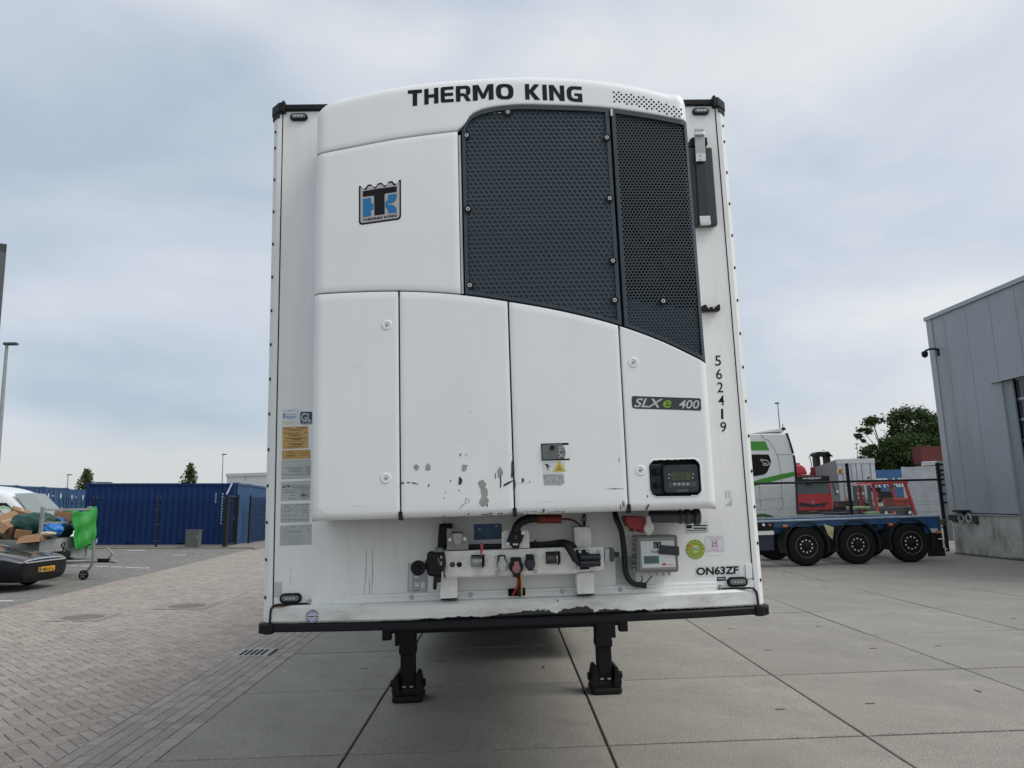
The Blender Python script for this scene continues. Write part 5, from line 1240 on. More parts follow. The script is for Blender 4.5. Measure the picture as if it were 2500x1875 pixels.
tag(mb.build('mesh_wires', mat('dark_wire', (.006,.010,.025), .6, spec=.1), fen, recalc=False), kind='stuff')
box('base_board', xa,xb,-.03,.03,-.02,.06, mat('base_concrete', (.22,.21,.19), .9, var=.15, vs=6), fen)
# gate between two stout posts
gq = P(*Bc(1610,1190), 29.0); gate = thing('mesh_gate', 'narrow dark mesh gate between two stout posts', 'gate', (gq[0],29.0,zl(gq[0])), (0,TILT,0))
g2 = GL(*Bc(1720,1160)); gx, gy = g2[0]-gq[0], g2[1]-29.0
box('gate_post', -.06,.06,-.06,.06,0,2.28, FEN, gate, bevel=.006); box('gate_post', gx-.08,gx+.08,gy-.06,gy+.06,0,2.3, FEN, gate, bevel=.006)
gm = MB()
for k in range(14): f = k/13; gm.cyl((gx*f,gy*f,.15),(gx*f,gy*f,2.25), .006, 5)
for k in range(11): gm.cyl((0,0,.15+.21*k),(gx,gy,.15+.21*k), .006, 5)
tag(gm.build('mesh_wires', FEN, gate, recalc=False), kind='stuff')
for z in (.12,2.22): MB().cyl((0,0,z),(gx,gy,z),.03,8).build('gate_rail', FEN, gate)
box('gate_lock', gx-.12,gx-.06,gy-.1,gy-.05,1.2,1.3, GALV, gate)
rg = P(*Bc(1615,585), 29.0); rt = P(*Bc(1672,460), 29.0)
MB().cyl((rg[0]-gq[0],-.05,rg[2]-gate.location.z),(rt[0]-gq[0],-.05,rt[2]-gate.location.z),.035,8).build('pale_strut', STICKW, gate)
# fence run going back on the right of the gate
fr = thing('mesh_fence', 'dark welded mesh fence running back towards the white trailer from the gate', 'fence', (g2[0],g2[1],zl(g2[0])), (0,TILT,0))
e0, e1 = GL(*Bc(1775,1145)), GL(*Bc(2060,1085)); bx0, by0 = e0[0]-g2[0]+.5, e0[1]-g2[1]-.3; bx1, by1 = e1[0]-g2[0]+.95, e1[1]-g2[1]+1.2
for f in (0,.48,.9): box('post', bx0+(bx1-bx0)*f-.04,bx0+(bx1-bx0)*f+.04,by0+(by1-by0)*f-.04,by0+(by1-by0)*f+.04,0,2.3, FEN, fr)
mb = MB(); n = 70
for k in range(n+1): f = k/n; mb.cyl((bx0+(bx1-bx0)*f,by0+(by1-by0)*f,.1),(bx0+(bx1-bx0)*f,by0+(by1-by0)*f,2.2),.007,4)
for k in range(11): mb.cyl((bx0,by0,.1+.21*k),(bx1,by1,.1+.21*k),.008,4)
tag(mb.build('mesh_wires', mat('dark_wire2', (.006,.010,.02), .6, spec=.1), fr, recalc=False), kind='stuff')
# grey cabinet
q0, q1 = GL(*Bc(1190,1190)), GL(*Bc(1340,1190)); cw = q1[0]-q0[0]
cabi = thing('utility_cabinet', 'small grey ribbed utility cabinet at the foot of the fence', 'cabinet', (q0[0],28.7,zl(q0[0])), (0,TILT,0))
CABM = mat('cabinet_grey', (.11,.12,.12), .6)
box('shell', 0,cw,0,.3,0,.76, CABM, cabi, bevel=.01); box('lid', -.02,cw+.02,-.02,.32,.76,.79, CABM, cabi, bevel=.005)
for k in range(9): box('rib', cw*(k+.5)/9.5-.004,cw*(k+.5)/9.5+.02,-.012,-.001,.04,.73, CABM, cabi)
box('handle', cw*.84,cw*.9,-.03,-.013,.42,.55, STEEL, cabi)
# kerb and pavement strip in front of the fence
kx = GL(*Bc(1890,1215)); 
kerb = MB().prism([(local(-30),28.6),(local(kx[0]-.3),28.55),(local(kx[0]+.1),27.7),(local(-9.9),30.0),(local(-9.7),36),(local(-30),36)], -.06,.05,'z').build('fence_verge', mat('verge_concrete', (.2,.185,.165), .9, var=.2, vs=2, bump=.2, bs=40)); tilt_obj(kerb); tag(kerb, kind='structure')

# ---- distant things on the left
def lamp_post(px, t_, label, h_px=None, arm=.9, r=.09, group='lamp posts', armdir=1):
    q = far(*px, t_); gzv = zl(max(q[0],-30)) if q[0] < XE else 0
    o = thing('lamp_post', label, 'lamp post', (q[0],q[1],gzv), group=group); h_ = q[2]-gzv
    MB().tube([(0,0,0),(0,0,h_*.5),(0,0,h_)], [r,r*.55], 8, 0).build('pole', GALV, o)
    box('luminaire', -.15 if armdir > 0 else -arm,arm if armdir > 0 else .15,-.14,.14,h_-.02,h_+.12, mat('lamp_head', (.05,.055,.06), .5), o, bevel=.03)
    return o
lamp_post(V_(15,745), 40, 'tall grey lamp post at the far left edge of the picture', arm=.55, r=.14)
lamp_post(Mc(862,0), 120, 'thin far lamp post above the row of container doors', arm=.6, r=.12)
lamp_post(Bc(1588,140), 110, 'thin far lamp post beside the left edge of the white trailer', arm=.5, r=.11)
LEAF = mat('small_tree_leaf', (.06,.085,.025), .7, island=.35, spec=.2); BARK = mat('bark', (.06,.05,.04), .9, var=.3, vs=6, bump=.4, bs=12)
def leaf_crown(mb, pts_fn, n, size, rng):
    for _ in range(n):
        c = pts_fn(rng); a = rng.normal(size=3); a /= np.linalg.norm(a); b = np.cross(a, rng.normal(size=3)); b /= np.linalg.norm(b); s_ = size*rng.uniform(.6,1.3)
        o = len(mb.v); mb.v += [tuple(c-a*s_), tuple(c+b*s_*.5), tuple(c+a*s_), tuple(c-b*s_*.5)]; mb.f.append((o,o+1,o+2,o+3))
def small_tree(px_top, t_, label, h_c, wr, seed, cone=True):
    q = far(*px_top, t_); gzv = zl(-30) if q[0] < -30 else zl(q[0]); h_ = q[2]-gzv; rng = np.random.default_rng(seed)
    o = thing('young_tree', label, 'tree', (q[0],q[1],gzv), group='young trees behind the containers')
    mb = MB().tube([(0,0,0),(.05,0,h_*.4),(0,0,h_*.95)], [.12,.03], 7, 2)
    tips = []
    for k in range(26):
        z = h_-h_c*(.05+.95*rng.random()**.7); f = (h_-z)/h_c; rr = wr*(f**.8 if cone else math.sin(math.pi*min(1,f*.9+.08)))*rng.uniform(.55,1.05); a = rng.uniform(0,6.28)
        tip = np.array([rr*math.cos(a), rr*math.sin(a), z+.25*rr]); tips.append((tip, .16+.25*rr)); mb.tube([(0,0,z-.35*rr),tuple(tip*[.6,.6,1]-[0,0,.12*rr]),tuple(tip)], [.03,.008], 5, 1)
    tips.append((np.array([0,0,h_-.15]), .18))
    mb.build('trunk', BARK, o)
    lob = [(rng.uniform(0,6.28), rng.uniform(.1,1), rng.uniform(.75,1.2)) for _ in range(14)]
    def samp(g):
        while True:
            f = g.random()**.75; a = g.uniform(0,6.28); R_m = wr*((.12+.88*f**.75) if cone else math.sin(math.pi*min(1,f*.8+.12)))
            j = min(lob, key=lambda l: abs(l[1]-f)+.25*abs(math.sin((l[0]-a)/2))); rr = R_m*math.sqrt(g.random())*j[2]*(.75+.35*math.sin(3*a+9*f))
            return np.array([rr*math.cos(a), rr*math.sin(a), h_-h_c*f])+g.normal(size=3)*.07
    cr = MB(); leaf_crown(cr, samp, 3800, .13, rng)
    tag(cr.build('crown', LEAF, o, recalc=False), kind='stuff')
small_tree(Bc(58,300), 85, 'sparse young tree over the left end of the long blue container', 4.5, 1.0, 4, False)
small_tree(Bc(1224,240), 80, 'slender young tree poking above the middle of the long blue container', 5.5, 2.0, 5, True)
FARW = mat('far_white_cladding', (.5,.53,.55), .6, var=.04, vs=.3)
q = far(*Bc(1632,352), 120); fwz = zl(-30)
wh = thing('warehouse', 'far pale warehouse peeping over the containers beside the trailer', 'building', (q[0],q[1],0))
box('wall', 0,45,0,30,0,q[2]-.5, FARW, wh); box('parapet', -.15,45.15,-.15,30.15,q[2]-.5,q[2], GREYWH, wh)
for k in range(8): box('panel_joint', 3+k*5,3.08+k*5,-.16,-.152,q[2]-1.3,q[2]-.5, GREYINK, wh)
# high building whose edge shows at the far left, with louvres
q = far(17,597, 45); q2 = far(2,760, 45)
hb = thing('high_building', 'dark edged high building with louvres at the left margin of the picture', 'building', (q[0],q[1],zl(-30)), (0,0,R_(34.5)))
HBM = mat('slate_cladding', (.07,.08,.09), .5); hz_ = q[2]-zl(-30)
box('wall', -18,-.35,.3,20,0,hz_-.3, mat('pale_grey_cladding', (.3,.31,.32), .6), hb)
box('edge_column', -.55,0,-.1,.5,0,hz_, HBM, hb, bevel=.02)
mbp = MB().prism([(-18,hz_-.6),(0,hz_-.6),(0,hz_),(-18,hz_)], -.1,.5).build('roof_edge', HBM, hb, bevel=.02)
for k in range(14): box('louvre', -17.9,-.56,.02,.28,hz_-1.1-k*.42,hz_-.85-k*.42, mat('louvre_grey', (.2,.21,.22), .5), hb)

# ---- parked dark car, heading right (+x)
def loft(stations, name, m_, parent, sub=2):
    mb = MB(); n = len(stations[0][1])
    full = []
    for x, sec in stations:
        ring = [(x,-y,z) for y,z in sec]+[(x,y,z) for y,z in sec[::-1]]
        full.append(ring)
    m2 = 2*n
    for r in full: mb.v += r
    for i in range(len(full)-1):
        for k in range(m2): l = (k+1) % m2; mb.f.append((i*m2+k,i*m2+l,(i+1)*m2+l,(i+1)*m2+k))
    mb.f += [tuple(range(m2)), tuple(range((len(full)-1)*m2+m2-1,(len(full)-1)*m2-1,-1))]
    o = mb.build(name, m_, parent, smooth=True)
    if sub: md = o.modifiers.new('s','SUBSURF'); md.levels = sub; md.render_levels = sub
    return o
CARP = mat('black_car_paint', (.006,.007,.010), .25, spec=.25, coat=.05)
fc_ = GL(*Mc(590,1460)); CY = fc_[1]+.25
car = thing('parked_car', 'black saloon car with a yellow plate, nosing in at the left edge', 'car', (-10.35,CY,zl(-10.35)), (0,TILT,R_(-4)))
def sec(w_, zt, zs, zb): return [(0,zb),(w_*.8,zb),(w_*.97,zb+.12),(w_,(zb+zs)/2),(w_*.985,zs-.02),(w_*.965,zs+.012),(w_*.84,zs+(zt-zs)*.62),(w_*.45,zt-.012),(0,zt)]
st = [(0.0,sec(.72,.645,.61,.26)),(-.012,sec(.76,.675,.63,.22)),(-.035,sec(.78,.69,.64,.2)),(-.14,sec(.86,.72,.66,.18)),(-.42,sec(.905,.78,.70,.18)),(-.9,sec(.92,.86,.78,.2)),(-1.35,sec(.925,.95,.86,.22)),(-1.75,sec(.925,1.0,.9,.22)),(-3.6,sec(.93,1.05,.93,.22)),(-4.3,sec(.9,1.1,.95,.25)),(-4.72,sec(.78,1.0,.85,.35))]
loft(st, 'body', CARP, car)
mb = MB(); bxs = [-.05,-.09,-.14,-.42,-.9,-1.35,-1.62]; bzt = [.69,.71,.72,.78,.86,.95,.985]; bw = [.66,.71,.74,.78,.79,.79,.76]
for x_, z_, w_ in zip(bxs, bzt, bw):
    for f in (-1,-.97,-.6,-.55,-.3,0,.3,.55,.6,.97,1): mb.v.append((x_, w_*f, z_+.012-.045*abs(f)**3+(.012 if abs(f) in (.6,) else 0)-(.03 if abs(f) == 1 else 0)))
for i in range(len(bxs)-1):
    for k in range(10): mb.f.append((i*11+k,i*11+k+1,(i+1)*11+k+1,(i+1)*11+k))
mb.build('bonnet', mat('bonnet_sheen_paint', (.02,.021,.026), .16, spec=.6, coat=.9), car, smooth=True, recalc=False)  # lighter, glossier copy of the body paint: sky sheen put into the colour
tube('bonnet_edge_glint', [(-.045,-.67,.665),(-.03,-.4,.69),(-.028,0,.7),(-.03,.4,.69),(-.045,.67,.665)], .011, mat('bonnet_glint', (.5,.51,.53), .25), car, 6)  # pale tube painted as the glint along the bonnet's front edge
gh = [(-1.45,[(0,.9),(.7,.9),(.72,.95),(.6,.99),(0,1.0)]),(-2.2,[(0,.95),(.76,.95),(.72,1.15),(.58,1.38),(0,1.42)]),(-2.9,[(0,.95),(.77,.95),(.72,1.18),(.57,1.43),(0,1.46)]),(-3.7,[(0,.95),(.74,.95),(.7,1.15),(.55,1.36),(0,1.4)]),(-4.35,[(0,1.0),(.66,1.0),(.62,1.06),(.5,1.1),(0,1.12)])]
loft(gh, 'cabin_glass', mat('car_glass', (.015,.02,.022), .06), car)
box('lower_grille', -.085,.012,-.55,.55,.24,.36, mat('grille_black', (.004,.004,.005), .6, spec=.2), car, bevel=.02)
for s in (-1,1):
    hl = MB().lathe([(.001,-.03),(.5,-.02),(.9,-.005),(1,0),(.9,.012),(.5,.03),(.001,.035)], (0,0,0), 'z', 20, False).build('headlamp', mat('lamp_glass', (.1,.105,.115), .08), car, smooth=True)
    hl.matrix_local = Matrix.Translation((-.27,s*.8,.685)) @ Matrix.Rotation(R_(-s*24),4,'Z') @ Matrix.Rotation(R_(14),4,'Y') @ Matrix.Diagonal((.28,.12,1.3,1))
MB().tube([(.0,-.6,.635),(.004,0,.64),(.0,.6,.635),(-.06,.74,.65),(-.2,.84,.67),(-.45,.885,.72)], .016, 6).build('hood_glint_line', mat('edge_glint', (.4,.41,.43), .2, .3), car)  # bright tubes drawn as the light line reflected round the nose
MB().tube([(.0,-.6,.635),(-.06,-.74,.65),(-.2,-.84,.67),(-.45,-.885,.72)], .016, 6).build('hood_glint_line', mat('edge_glint', (.4,.41,.43), .2, .3), car)
pl_ = box('number_plate', .0,.045,-.26,.26,.40,.51, mat('plate_yellow', (.65,.36,.02), .4), car, bevel=.004)
box('plate_band', .0452,.0462,-.26,-.215,.402,.508, mat('plate_blue', (.02,.07,.35), .4), pl_)
text('lettering', 'HRS-51-L', lambda a, b: (.0482,-.19+a*.42,.418+b*.074), INK, pl_, bold=.03)
for x in (-.95,-3.75):
    for s in (-1,1):
        w_ = make_wheel(car, (x,s*.8,.335), .335, .22); w_.rotation_euler = (0,0,0 if s < 0 else math.pi)
# ---- white van behind, heading right
van = thing('white_van', 'white high-roof van parked behind the loaded trailer', 'van', (-13.5,20.1,zl(-13.5)), (0,TILT,R_(-4)))
VANP = mat('van_white', (.72,.75,.77), .3, coat=.3)
def vs(w_, zt, zs, zb, sh=.86): return [(0,zb),(w_*.9,zb),(w_,zb+.15),(w_,zs),(w_*.97,zs+.1),(w_*sh,zt-.15),(w_*(sh-.12),zt-.03),(0,zt)]
loft([(0,vs(.75,.92,.8,.35)),(-.06,vs(.93,1.0,.85,.3)),(-.22,vs(.98,1.16,1.05,.3)),(-.42,vs(.99,1.3,1.15,.3)),(-.82,vs(.99,1.75,1.3,.3,.84)),(-1.37,vs(.99,2.22,1.35,.3,.8)),(-1.97,vs(.99,2.46,1.4,.3,.86)),(-2.9,vs(.99,2.52,1.4,.3,.88)),(-5.6,vs(.99,2.52,1.4,.3,.88)),(-5.75,vs(.95,2.45,1.4,.35,.88))], 'body', VANP, van)
ws = MB().add([(-.46,-.85,1.36),(-.46,.85,1.36),(-1.36,.72,2.235),(-1.36,-.72,2.235),(-.38,0,1.36),(-1.28,0,2.26)], [(0,4,5,3),(4,1,2,5)]).build('windscreen', mat('windscreen_glass', (.22,.26,.26), .08), van)
for s in (-1,1):
    MB().add([(-.62,s*1.004,1.3),(-1.42,s*.93,1.95),(-2.25,s*.945,1.95),(-2.25,s*1.008,1.3)], [(0,1,2,3)]).build('side_window', GLASSD, van)
    box('mirror', -.85,-.65,s*1.05,s*1.2,1.3,1.62, BLACK, van, bevel=.03)
    for x in (-.95,-4.6): w_ = make_wheel(van, (x,s*.86,.34), .34, .24); w_.rotation_euler = (0,0,0 if s < 0 else math.pi)
    box('headlamp', -.25,-.02,s*.62,s*.93,.82,1.0, mat('lamp_clear', (.5,.52,.53), .1), van, bevel=.03)
box('bumper', -.1,.03,-.8,.8,.35,.62, BLACK, van, bevel=.04)
# ---- loaded open trailer between car and van
UT = thing('open_trailer', 'small open galvanised trailer piled with rubbish, drawbar pointing right', 'trailer', (-11.3,16.0,zl(-11.3)), (0,TILT,R_(-7)))
BOARD = mat('grey_alu_board', (.36,.38,.37), .55, .2, var=.12, vs=4, dirt=(.2,.2,.18), dirt_amt=.6, dirt_scale=4)
GT = GALV
box('floor', -3.2,0,-.9,.9,.52,.56, BOARD, UT)
for z in (.56,.8): 
    box('front_board', -.03,0,-.9,.9,z,z+.235, BOARD, UT, bevel=.004)
    for s in (-1,1): box('side_board', -3.2,-.032,s*.9-.015,s*.9+.015,z,z+.235, BOARD, UT, bevel=.004)
for s in (-1,1):
    box('stanchion', -.035,.035,s*.9-.035,s*.9+.035,.5,1.85, GT, UT, bevel=.005)
    box('axle_guard', -2.3,-1.0,s*.92,s*1.12,.66,.7, BLACK, UT, bevel=.01)
    for x in (-1.25,-2.0): w_ = make_wheel(UT, (x,s*1.02,.3), .3, .18); w_.rotation_euler = (0,0,0 if s < 0 else math.pi)
    MB().tube([(-.6,s*.6,.47),(.2,s*.42,.46),(1.0,s*.06,.46)], .045, 6, 0).build('drawbar', GT, UT)
for z in (1.42,1.75): box('rack_rail', -.02,.02,-.87,.87,z,z+.05, GT, UT)
box('coupling_tube', .95,1.3,-.06,.06,.42,.52, BLACK, UT, bevel=.01); cyl('coupling_ball', (1.3,0,.46),(1.5,0,.44), .045, GALV, UT, 12, bevel=.01)
tube('coupling_lever', [(1.25,0,.52),(1.35,0,.66),(1.2,0,.78)], .022, GALV, UT)
tube('jockey_stem', [(.97,-.22,1.0),(.99,-.22,.42),(.92,-.22,.3),(.78,-.22,.16)], .035, GALV, UT, 8, 0); tube('jockey_crank', [(.97,-.22,1.0),(1.08,-.27,1.02),(1.1,-.32,.92)], .015, GALV, UT)
jw = MB().lathe([(.105,-.03),(.125,-.02),(.125,.02),(.105,.03)], (.78,-.24,.125), 'y', 24).build('jockey_wheel', TYRE, UT, smooth='auto')
for k in range(5): a = 2*math.pi*k/5; MB().box(-.012,.012,-.034,-.028,.02,.1).build('wheel_spoke', GALV, jw).matrix_local = Matrix.Translation((.78,-.24,.125)) @ Matrix.Rotation(a,4,'Y')
box('battery_box', .05,.32,-.5,-.15,.55,.72, BLACK, UT, bevel=.01); tube('trailer_cable', [(.2,-.3,.72),(.25,-.32,.95),(.15,-.3,.85),(.3,-.2,.7)], .015, BLACK, UT)
# the load: each piece a thing of its own, lying on the trailer
def noise3(v, f, s_): 
    return np.sin(v[:,0]*f+s_)*np.cos(v[:,1]*f*1.3+s_*2)+np.sin(v[:,2]*f*1.1+s_*3+v[:,0]*f*.7)*.7
def blob(name, label, cat, ctr, rad, m_, seed, crump=.1, rotz=0, squash=1.0, group=None):
    bm = bmesh.new(); bmesh.ops.create_icosphere(bm, subdivisions=4, radius=1); v = np.array([q.co[:] for q in bm.verts])
    n_ = noise3(v, 2.2, seed)*.6+noise3(v, 5.3, seed+1)*.3+noise3(v, 12, seed+2)*.2
    n_ += -.9*np.abs(np.sin(v[:,0]*5+v[:,2]*4+seed+1.5*noise3(v,2.5,seed)))**.6-.5*np.abs(np.sin(v[:,1]*9-v[:,2]*7+v[:,0]*5+seed*2+1.5*noise3(v,4,seed+4)))**.5
    v = v*(1+crump*n_[:,None])*np.array(rad)
    v[:,2] = np.maximum(v[:,2], -rad[2]*.8)
    for q, c in zip(bm.verts, v): q.co = c
    me = bpy.data.meshes.new(name); bm.to_mesh(me); bm.free()
    for p in me.polygons: p.use_smooth = True
    me.materials.append(m_); o = link(name, me); o.location = ctr; o.rotation_euler = (0,TILT,rotz); return tag(o, label, cat, group)
CARD = mat('cardboard', (.27,.16,.085), .85, var=.12, vs=6, dirt=(.16,.1,.06), dirt_amt=.4)
def cbox(label, ctr, dims, rot, flap=True, group='cardboard boxes on the loaded trailer'):
    t = thing('cardboard_box', label, 'box', ctr, rot, group); a, b, c = [q/2 for q in dims]
    box('carton', -a,a,-b,b,-c,c, CARD, t, bevel=.01)
    MB().box(-.04,.04,-b-.0015,b+.0015,c-.001,c+.002).build('tape', mat('packing_tape', (.36,.25,.14), .35), t)
    if flap: MB().add([(-a,-b,c),(a,-b,c),(a+.02,-b-.16,c-.12),(-a,-b-.18,c-.1)], [(0,1,2,3)]).build('flap', CARD, t)
    return t
def UTp(x, y, z): return tuple(Matrix.LocRotScale(UT.location, UT.rotation_euler, None) @ Vector((x,y,z)))
def at_px(a, b, t_): return tuple(far(*Mc(a,b), t_))
cbox('large worn cardboard box tipped on its side on the left of the rubbish pile', at_px(140,640,19.6), (.62,.5,.42), (R_(18),R_(28),R_(-20)))
cbox('flattened brown cardboard box sticking out over the trailer side board', at_px(420,800,19.0), (.5,.35,.16), (R_(10),R_(-6),R_(10)))
cbox('small cardboard box under the dark green bag, left', at_px(300,745,19.4), (.36,.3,.22), (R_(4),R_(8),R_(25)), False)
cbox('cardboard box standing upright beside the bright green sheet', at_px(800,560,20.6), (.5,.06,.42), (0,R_(12),R_(15)), False)
cbox('torn brown carton behind the tipped box near the van window', at_px(245,505,20.2), (.42,.4,.3), (R_(15),R_(20),R_(40)), False)
cbox('open brown carton low in the pile between the tipped box and green bag', at_px(310,670,20.0), (.5,.45,.4), (R_(8),R_(14),R_(60)), False)
GBAG = mat('dark_green_bag', (.012,.055,.05), .4, spec=.4); BBAG = mat('blue_bag', (.012,.16,.5), .4)
blob('rubbish_bag', 'big dark green rubbish bag in the middle of the trailer load', 'bag', at_px(450,610,19.7), (.66,.42,.33), GBAG, 1.0, .1, R_(15))
blob('rubbish_bag', 'bright blue rubbish bag tied with a red string by the stanchion', 'bag', at_px(650,700,19.4), (.3,.26,.2), BBAG, 2.0, .13)
blob('rubbish_bag', 'blue rubbish bag behind the tied one, under the rack rails', 'bag', at_px(735,620,20.0), (.24,.22,.22), BBAG, 3.3, .13)
blob('rubbish_bag', 'dark green bag squeezed in beside the bright green sheet', 'bag', at_px(800,690,20.5), (.3,.25,.25), GBAG, 4.1, .12)
blob('rubbish_bag', 'grey plastic bag at the far left of the load', 'bag', at_px(95,510,20.2), (.24,.22,.16), mat('grey_bag', (.4,.41,.43), .4), 5.1, .12)
blob('rubbish_bag', 'mottled green and white bag at the left margin over the load', 'bag', at_px(10,480,20.3), (.26,.24,.2), mat('pale_green_bag', (.2,.3,.2), .5, var=.5, vs=9), 6.1, .12)
blob('rubbish_pile', 'low heap of loose rubbish filling the trailer bed', 'rubbish', UTp(-1.7,0,.95), (1.45,.8,.36), mat('rubbish_dark', (.05,.045,.04), .8, var=.6, vs=6), 7.3, .16)
blob('paper_bundle', 'crumpled cream paper lying on the trailer edge by the stanchion', 'paper', at_px(585,745,19.1), (.24,.16,.07), mat('cream_paper', (.5,.43,.3), .7), 8.2, .15)
# bright green sheet hung over the rack
GS = mat('bright_green_sheet', (.008,.24,.022), .5); mb = MB(); nx_, nz_ = 40, 44
for i in range(nx_+1):
    for k in range(nz_+1):
        f, g_ = i/nx_, k/nz_
        y = .04+f*1.04; fold = math.sin(f*11+1.3*math.sin(g_*2.2))*.05+math.sin(f*23+g_*3)*.018
        drop = g_*(1.02+.12*math.sin(f*7)+.15*f)
        if drop < .14: px_, pz_ = -.1+drop*1.1, 1.71+.03*math.sin(f*9)+(.1 if f > .85 else 0)*(1-drop)
        else: px_, pz_ = .06+fold*(.5+g_)+.12*g_, 1.77+.03*math.sin(f*9)-(drop-.14)-.06+(.14 if f > .88 else 0)*(1-g_)
        mb.v.append((px_+.02*math.sin(g_*14+f*5), y+.06*math.sin(g_*5)*f, pz_))
for i in range(nx_):
    for k in range(nz_): o = i*(nz_+1)+k; mb.f.append((o,o+nz_+1,o+nz_+2,o+1))
gs = mb.build('green_sheet', GS, smooth=True, recalc=False); gs.location = UT.location; gs.rotation_euler = UT.rotation_euler
md = gs.modifiers.new('s','SOLIDIFY'); md.thickness = .006
tag(gs, 'bright green plastic sheet draped over the front rack of the open trailer', 'sheet')

# ================================================================== RIGHT SIDE
# ---- grey clad building
BX = 13.27
bl = thing('grey_building', 'grey metal clad building with concrete plinth and roller door at the right edge', 'building', (BX,14.8,0))
CLAD = mat('grey_cladding', (.32,.355,.38), .5, metal=.15, var=.05, vs=.8, dirt=(.2,.21,.2), dirt_amt=.6, dirt_scale=.9, dirt_str=(1,1,.3)); PLIN = mat('stained_concrete_plinth', (.42,.41,.38), .9, var=.15, vs=2.5, bump=.3, bs=30, dirt=(.12,.115,.095), dirt_amt=.85, dirt_scale=2.2, dirt_str=(1,1,.6))
BT = 7.0; Y1 = 17.25-14.8
def by(px): return PX(*px, BX)[1]-14.8
def bz(px): return PX(*px, BX)[2]
seams = [PX(*Wc(*q), BX)[1]-14.8 for q in ((220,262),(332,215),(458,160))]
yd0 = PX(*Wc(530,640), BX)[1]-14.8; dz = 4.55            # door jamb, lintel height
edges = [Y1]+seams
prev = Y1
for k, yy in enumerate(seams+[seams[-1]-.95,seams[-1]-1.9,seams[-1]-2.85,seams[-1]-3.8,seams[-1]-4.75,seams[-1]-5.7]):
    z0 = 1.16 if yy > yd0-.05 else dz+.06
    if prev > yd0 > yy and z0 > 2:                       # panel beside the door: stop at the jamb below the lintel
        MB().box(0,.08,yd0+.02,prev-.006,1.16,dz+.06).build('cladding_panel', CLAD, bl, bevel=.004, seg=1)
    MB().box(0,.08,yy+.006,prev-.006,z0 if not (prev > yd0 > yy and z0 > 2) else dz+.064,BT-.12).build('cladding_panel', CLAD, bl, bevel=.004, seg=1)
    prev = yy
yend = prev
box('wall_core', .082,9,yd0-.36,Y1-.02,0,BT-.1, GAP, bl); box('wall_core', .22,9,yend,yd0-.361,0,BT-.1, GAP, bl)
box('end_wall', .0,9,Y1-.018,Y1+.04,1.14,BT-.1, CLAD, bl)
box('corner_trim', -.02,.14,Y1+.041,Y1+.1,1.15,BT-.05, mat('trim_grey', (.36,.38,.39), .45, .3), bl); box('corner_trim', -.024,-.004,Y1-.16,Y1+.1,1.15,BT-.05, MATS['trim_grey'], bl)
box('roof_trim', -.06,9,yend,Y1+.14,BT-.115,BT, MATS['trim_grey'], bl)
box('plinth', -.03,.1,yd0+.1,Y1+.02,0,1.1, PLIN, bl, bevel=.01); box('plinth', .1,9,Y1-.05,Y1+.02,0,1.1, PLIN, bl)
box('plinth_cap', -.07,.1,yd0+.02,Y1+.06,1.102,1.135, MATS['trim_grey'], bl)
box('plinth_end', -.032,.3,yd0+.0,yd0+.098,0,1.1, PLIN, bl, bevel=.01)
box('door_lintel', -.1,.05,yend,yd0+.32,dz+.01,dz+.055, MATS['trim_grey'], bl)
box('door_jamb', .04,.12,yd0-.36,yd0-.005,0,dz, mat('jamb_grey', (.22,.25,.27), .5), bl); box('jamb_edge', -.01,.04,yd0-.02,yd0+.018,1.14,dz+.01, MATS['trim_grey'], bl)
dr_ = box('roller_door', .14,.2,yend,yd0-.36,0,dz, mat('door_blue_grey', (.09,.115,.145), .4), bl)
z = 1.5
for k in range(6):
    for m_ in range(4):
        y0 = yd0-.42-m_*1.0; MB().box(.125,.139,y0-.92,y0,z,z+.42).build('door_pane', mat('door_glass', (.02,.024,.028), .08), dr_)
    box('door_rail', .115,.138,yend,yd0-.36,z+.43,z+.5, ALU, dr_); z += .52
# soot marks on the cladding
SOOT = mat('soot_mark', (.11,.115,.11), .8, var=.3, vs=5)
# dome camera
cq = PX(*Wc(195,480), BX)
sc = thing('security_camera', 'black dome security camera on a wall arm high on the grey building', 'camera', (BX,cq[1],cq[2]))
box('wall_plate', -.03,-.001,-.09,.02,-.12,.1, BLACK, sc, bevel=.01); tube('arm', [(-.02,-.05,.08),(-.2,0,.1),(-.34,.05,.06)], .03, BLACK, sc)
MB().lathe([(.03,.06),(.085,.02),(.09,-.05),(.075,-.1),(.04,-.14),(.005,-.145)], (-.36,.06,0), 'z', 20).build('dome', BLACK, sc, smooth='auto')
# row of hose couplings on the plinth
hq = PX(*Kc(1060,340), BX); hr = thing('hose_coupling_rack', 'dirty rack with two white round hose couplings on the concrete plinth', 'rack', (BX-.03,hq[1],hq[2]))
def hy(px): q = PX(*px, BX-.03); return q[1]-hq[1], q[2]-hq[2]
def hbox(nm, a, b, dpt, m_, bv=.01):
    y0, z0 = hy(Kc(*a)); y1, z1 = hy(Kc(*b)); return box(nm, -dpt,-.001,min(y0,y1),max(y0,y1),min(z0,z1),max(z0,z1), m_, hr, bevel=bv)
DIRT = mat('dirty_black_metal', (.03,.03,.028), .7, var=.4, vs=20)
hbox('back_plate', (770,290),(960,400), .05, DIRT); hbox('hood', (965,195),(1190,235), .22, BLACK); hbox('hood_bracket', (985,235),(1110,290), .08, BLACK); hbox('back_plate', (1262,310),(1350,470), .05, DIRT); hbox('clamp', (850,380),(950,425), .06, DIRT)
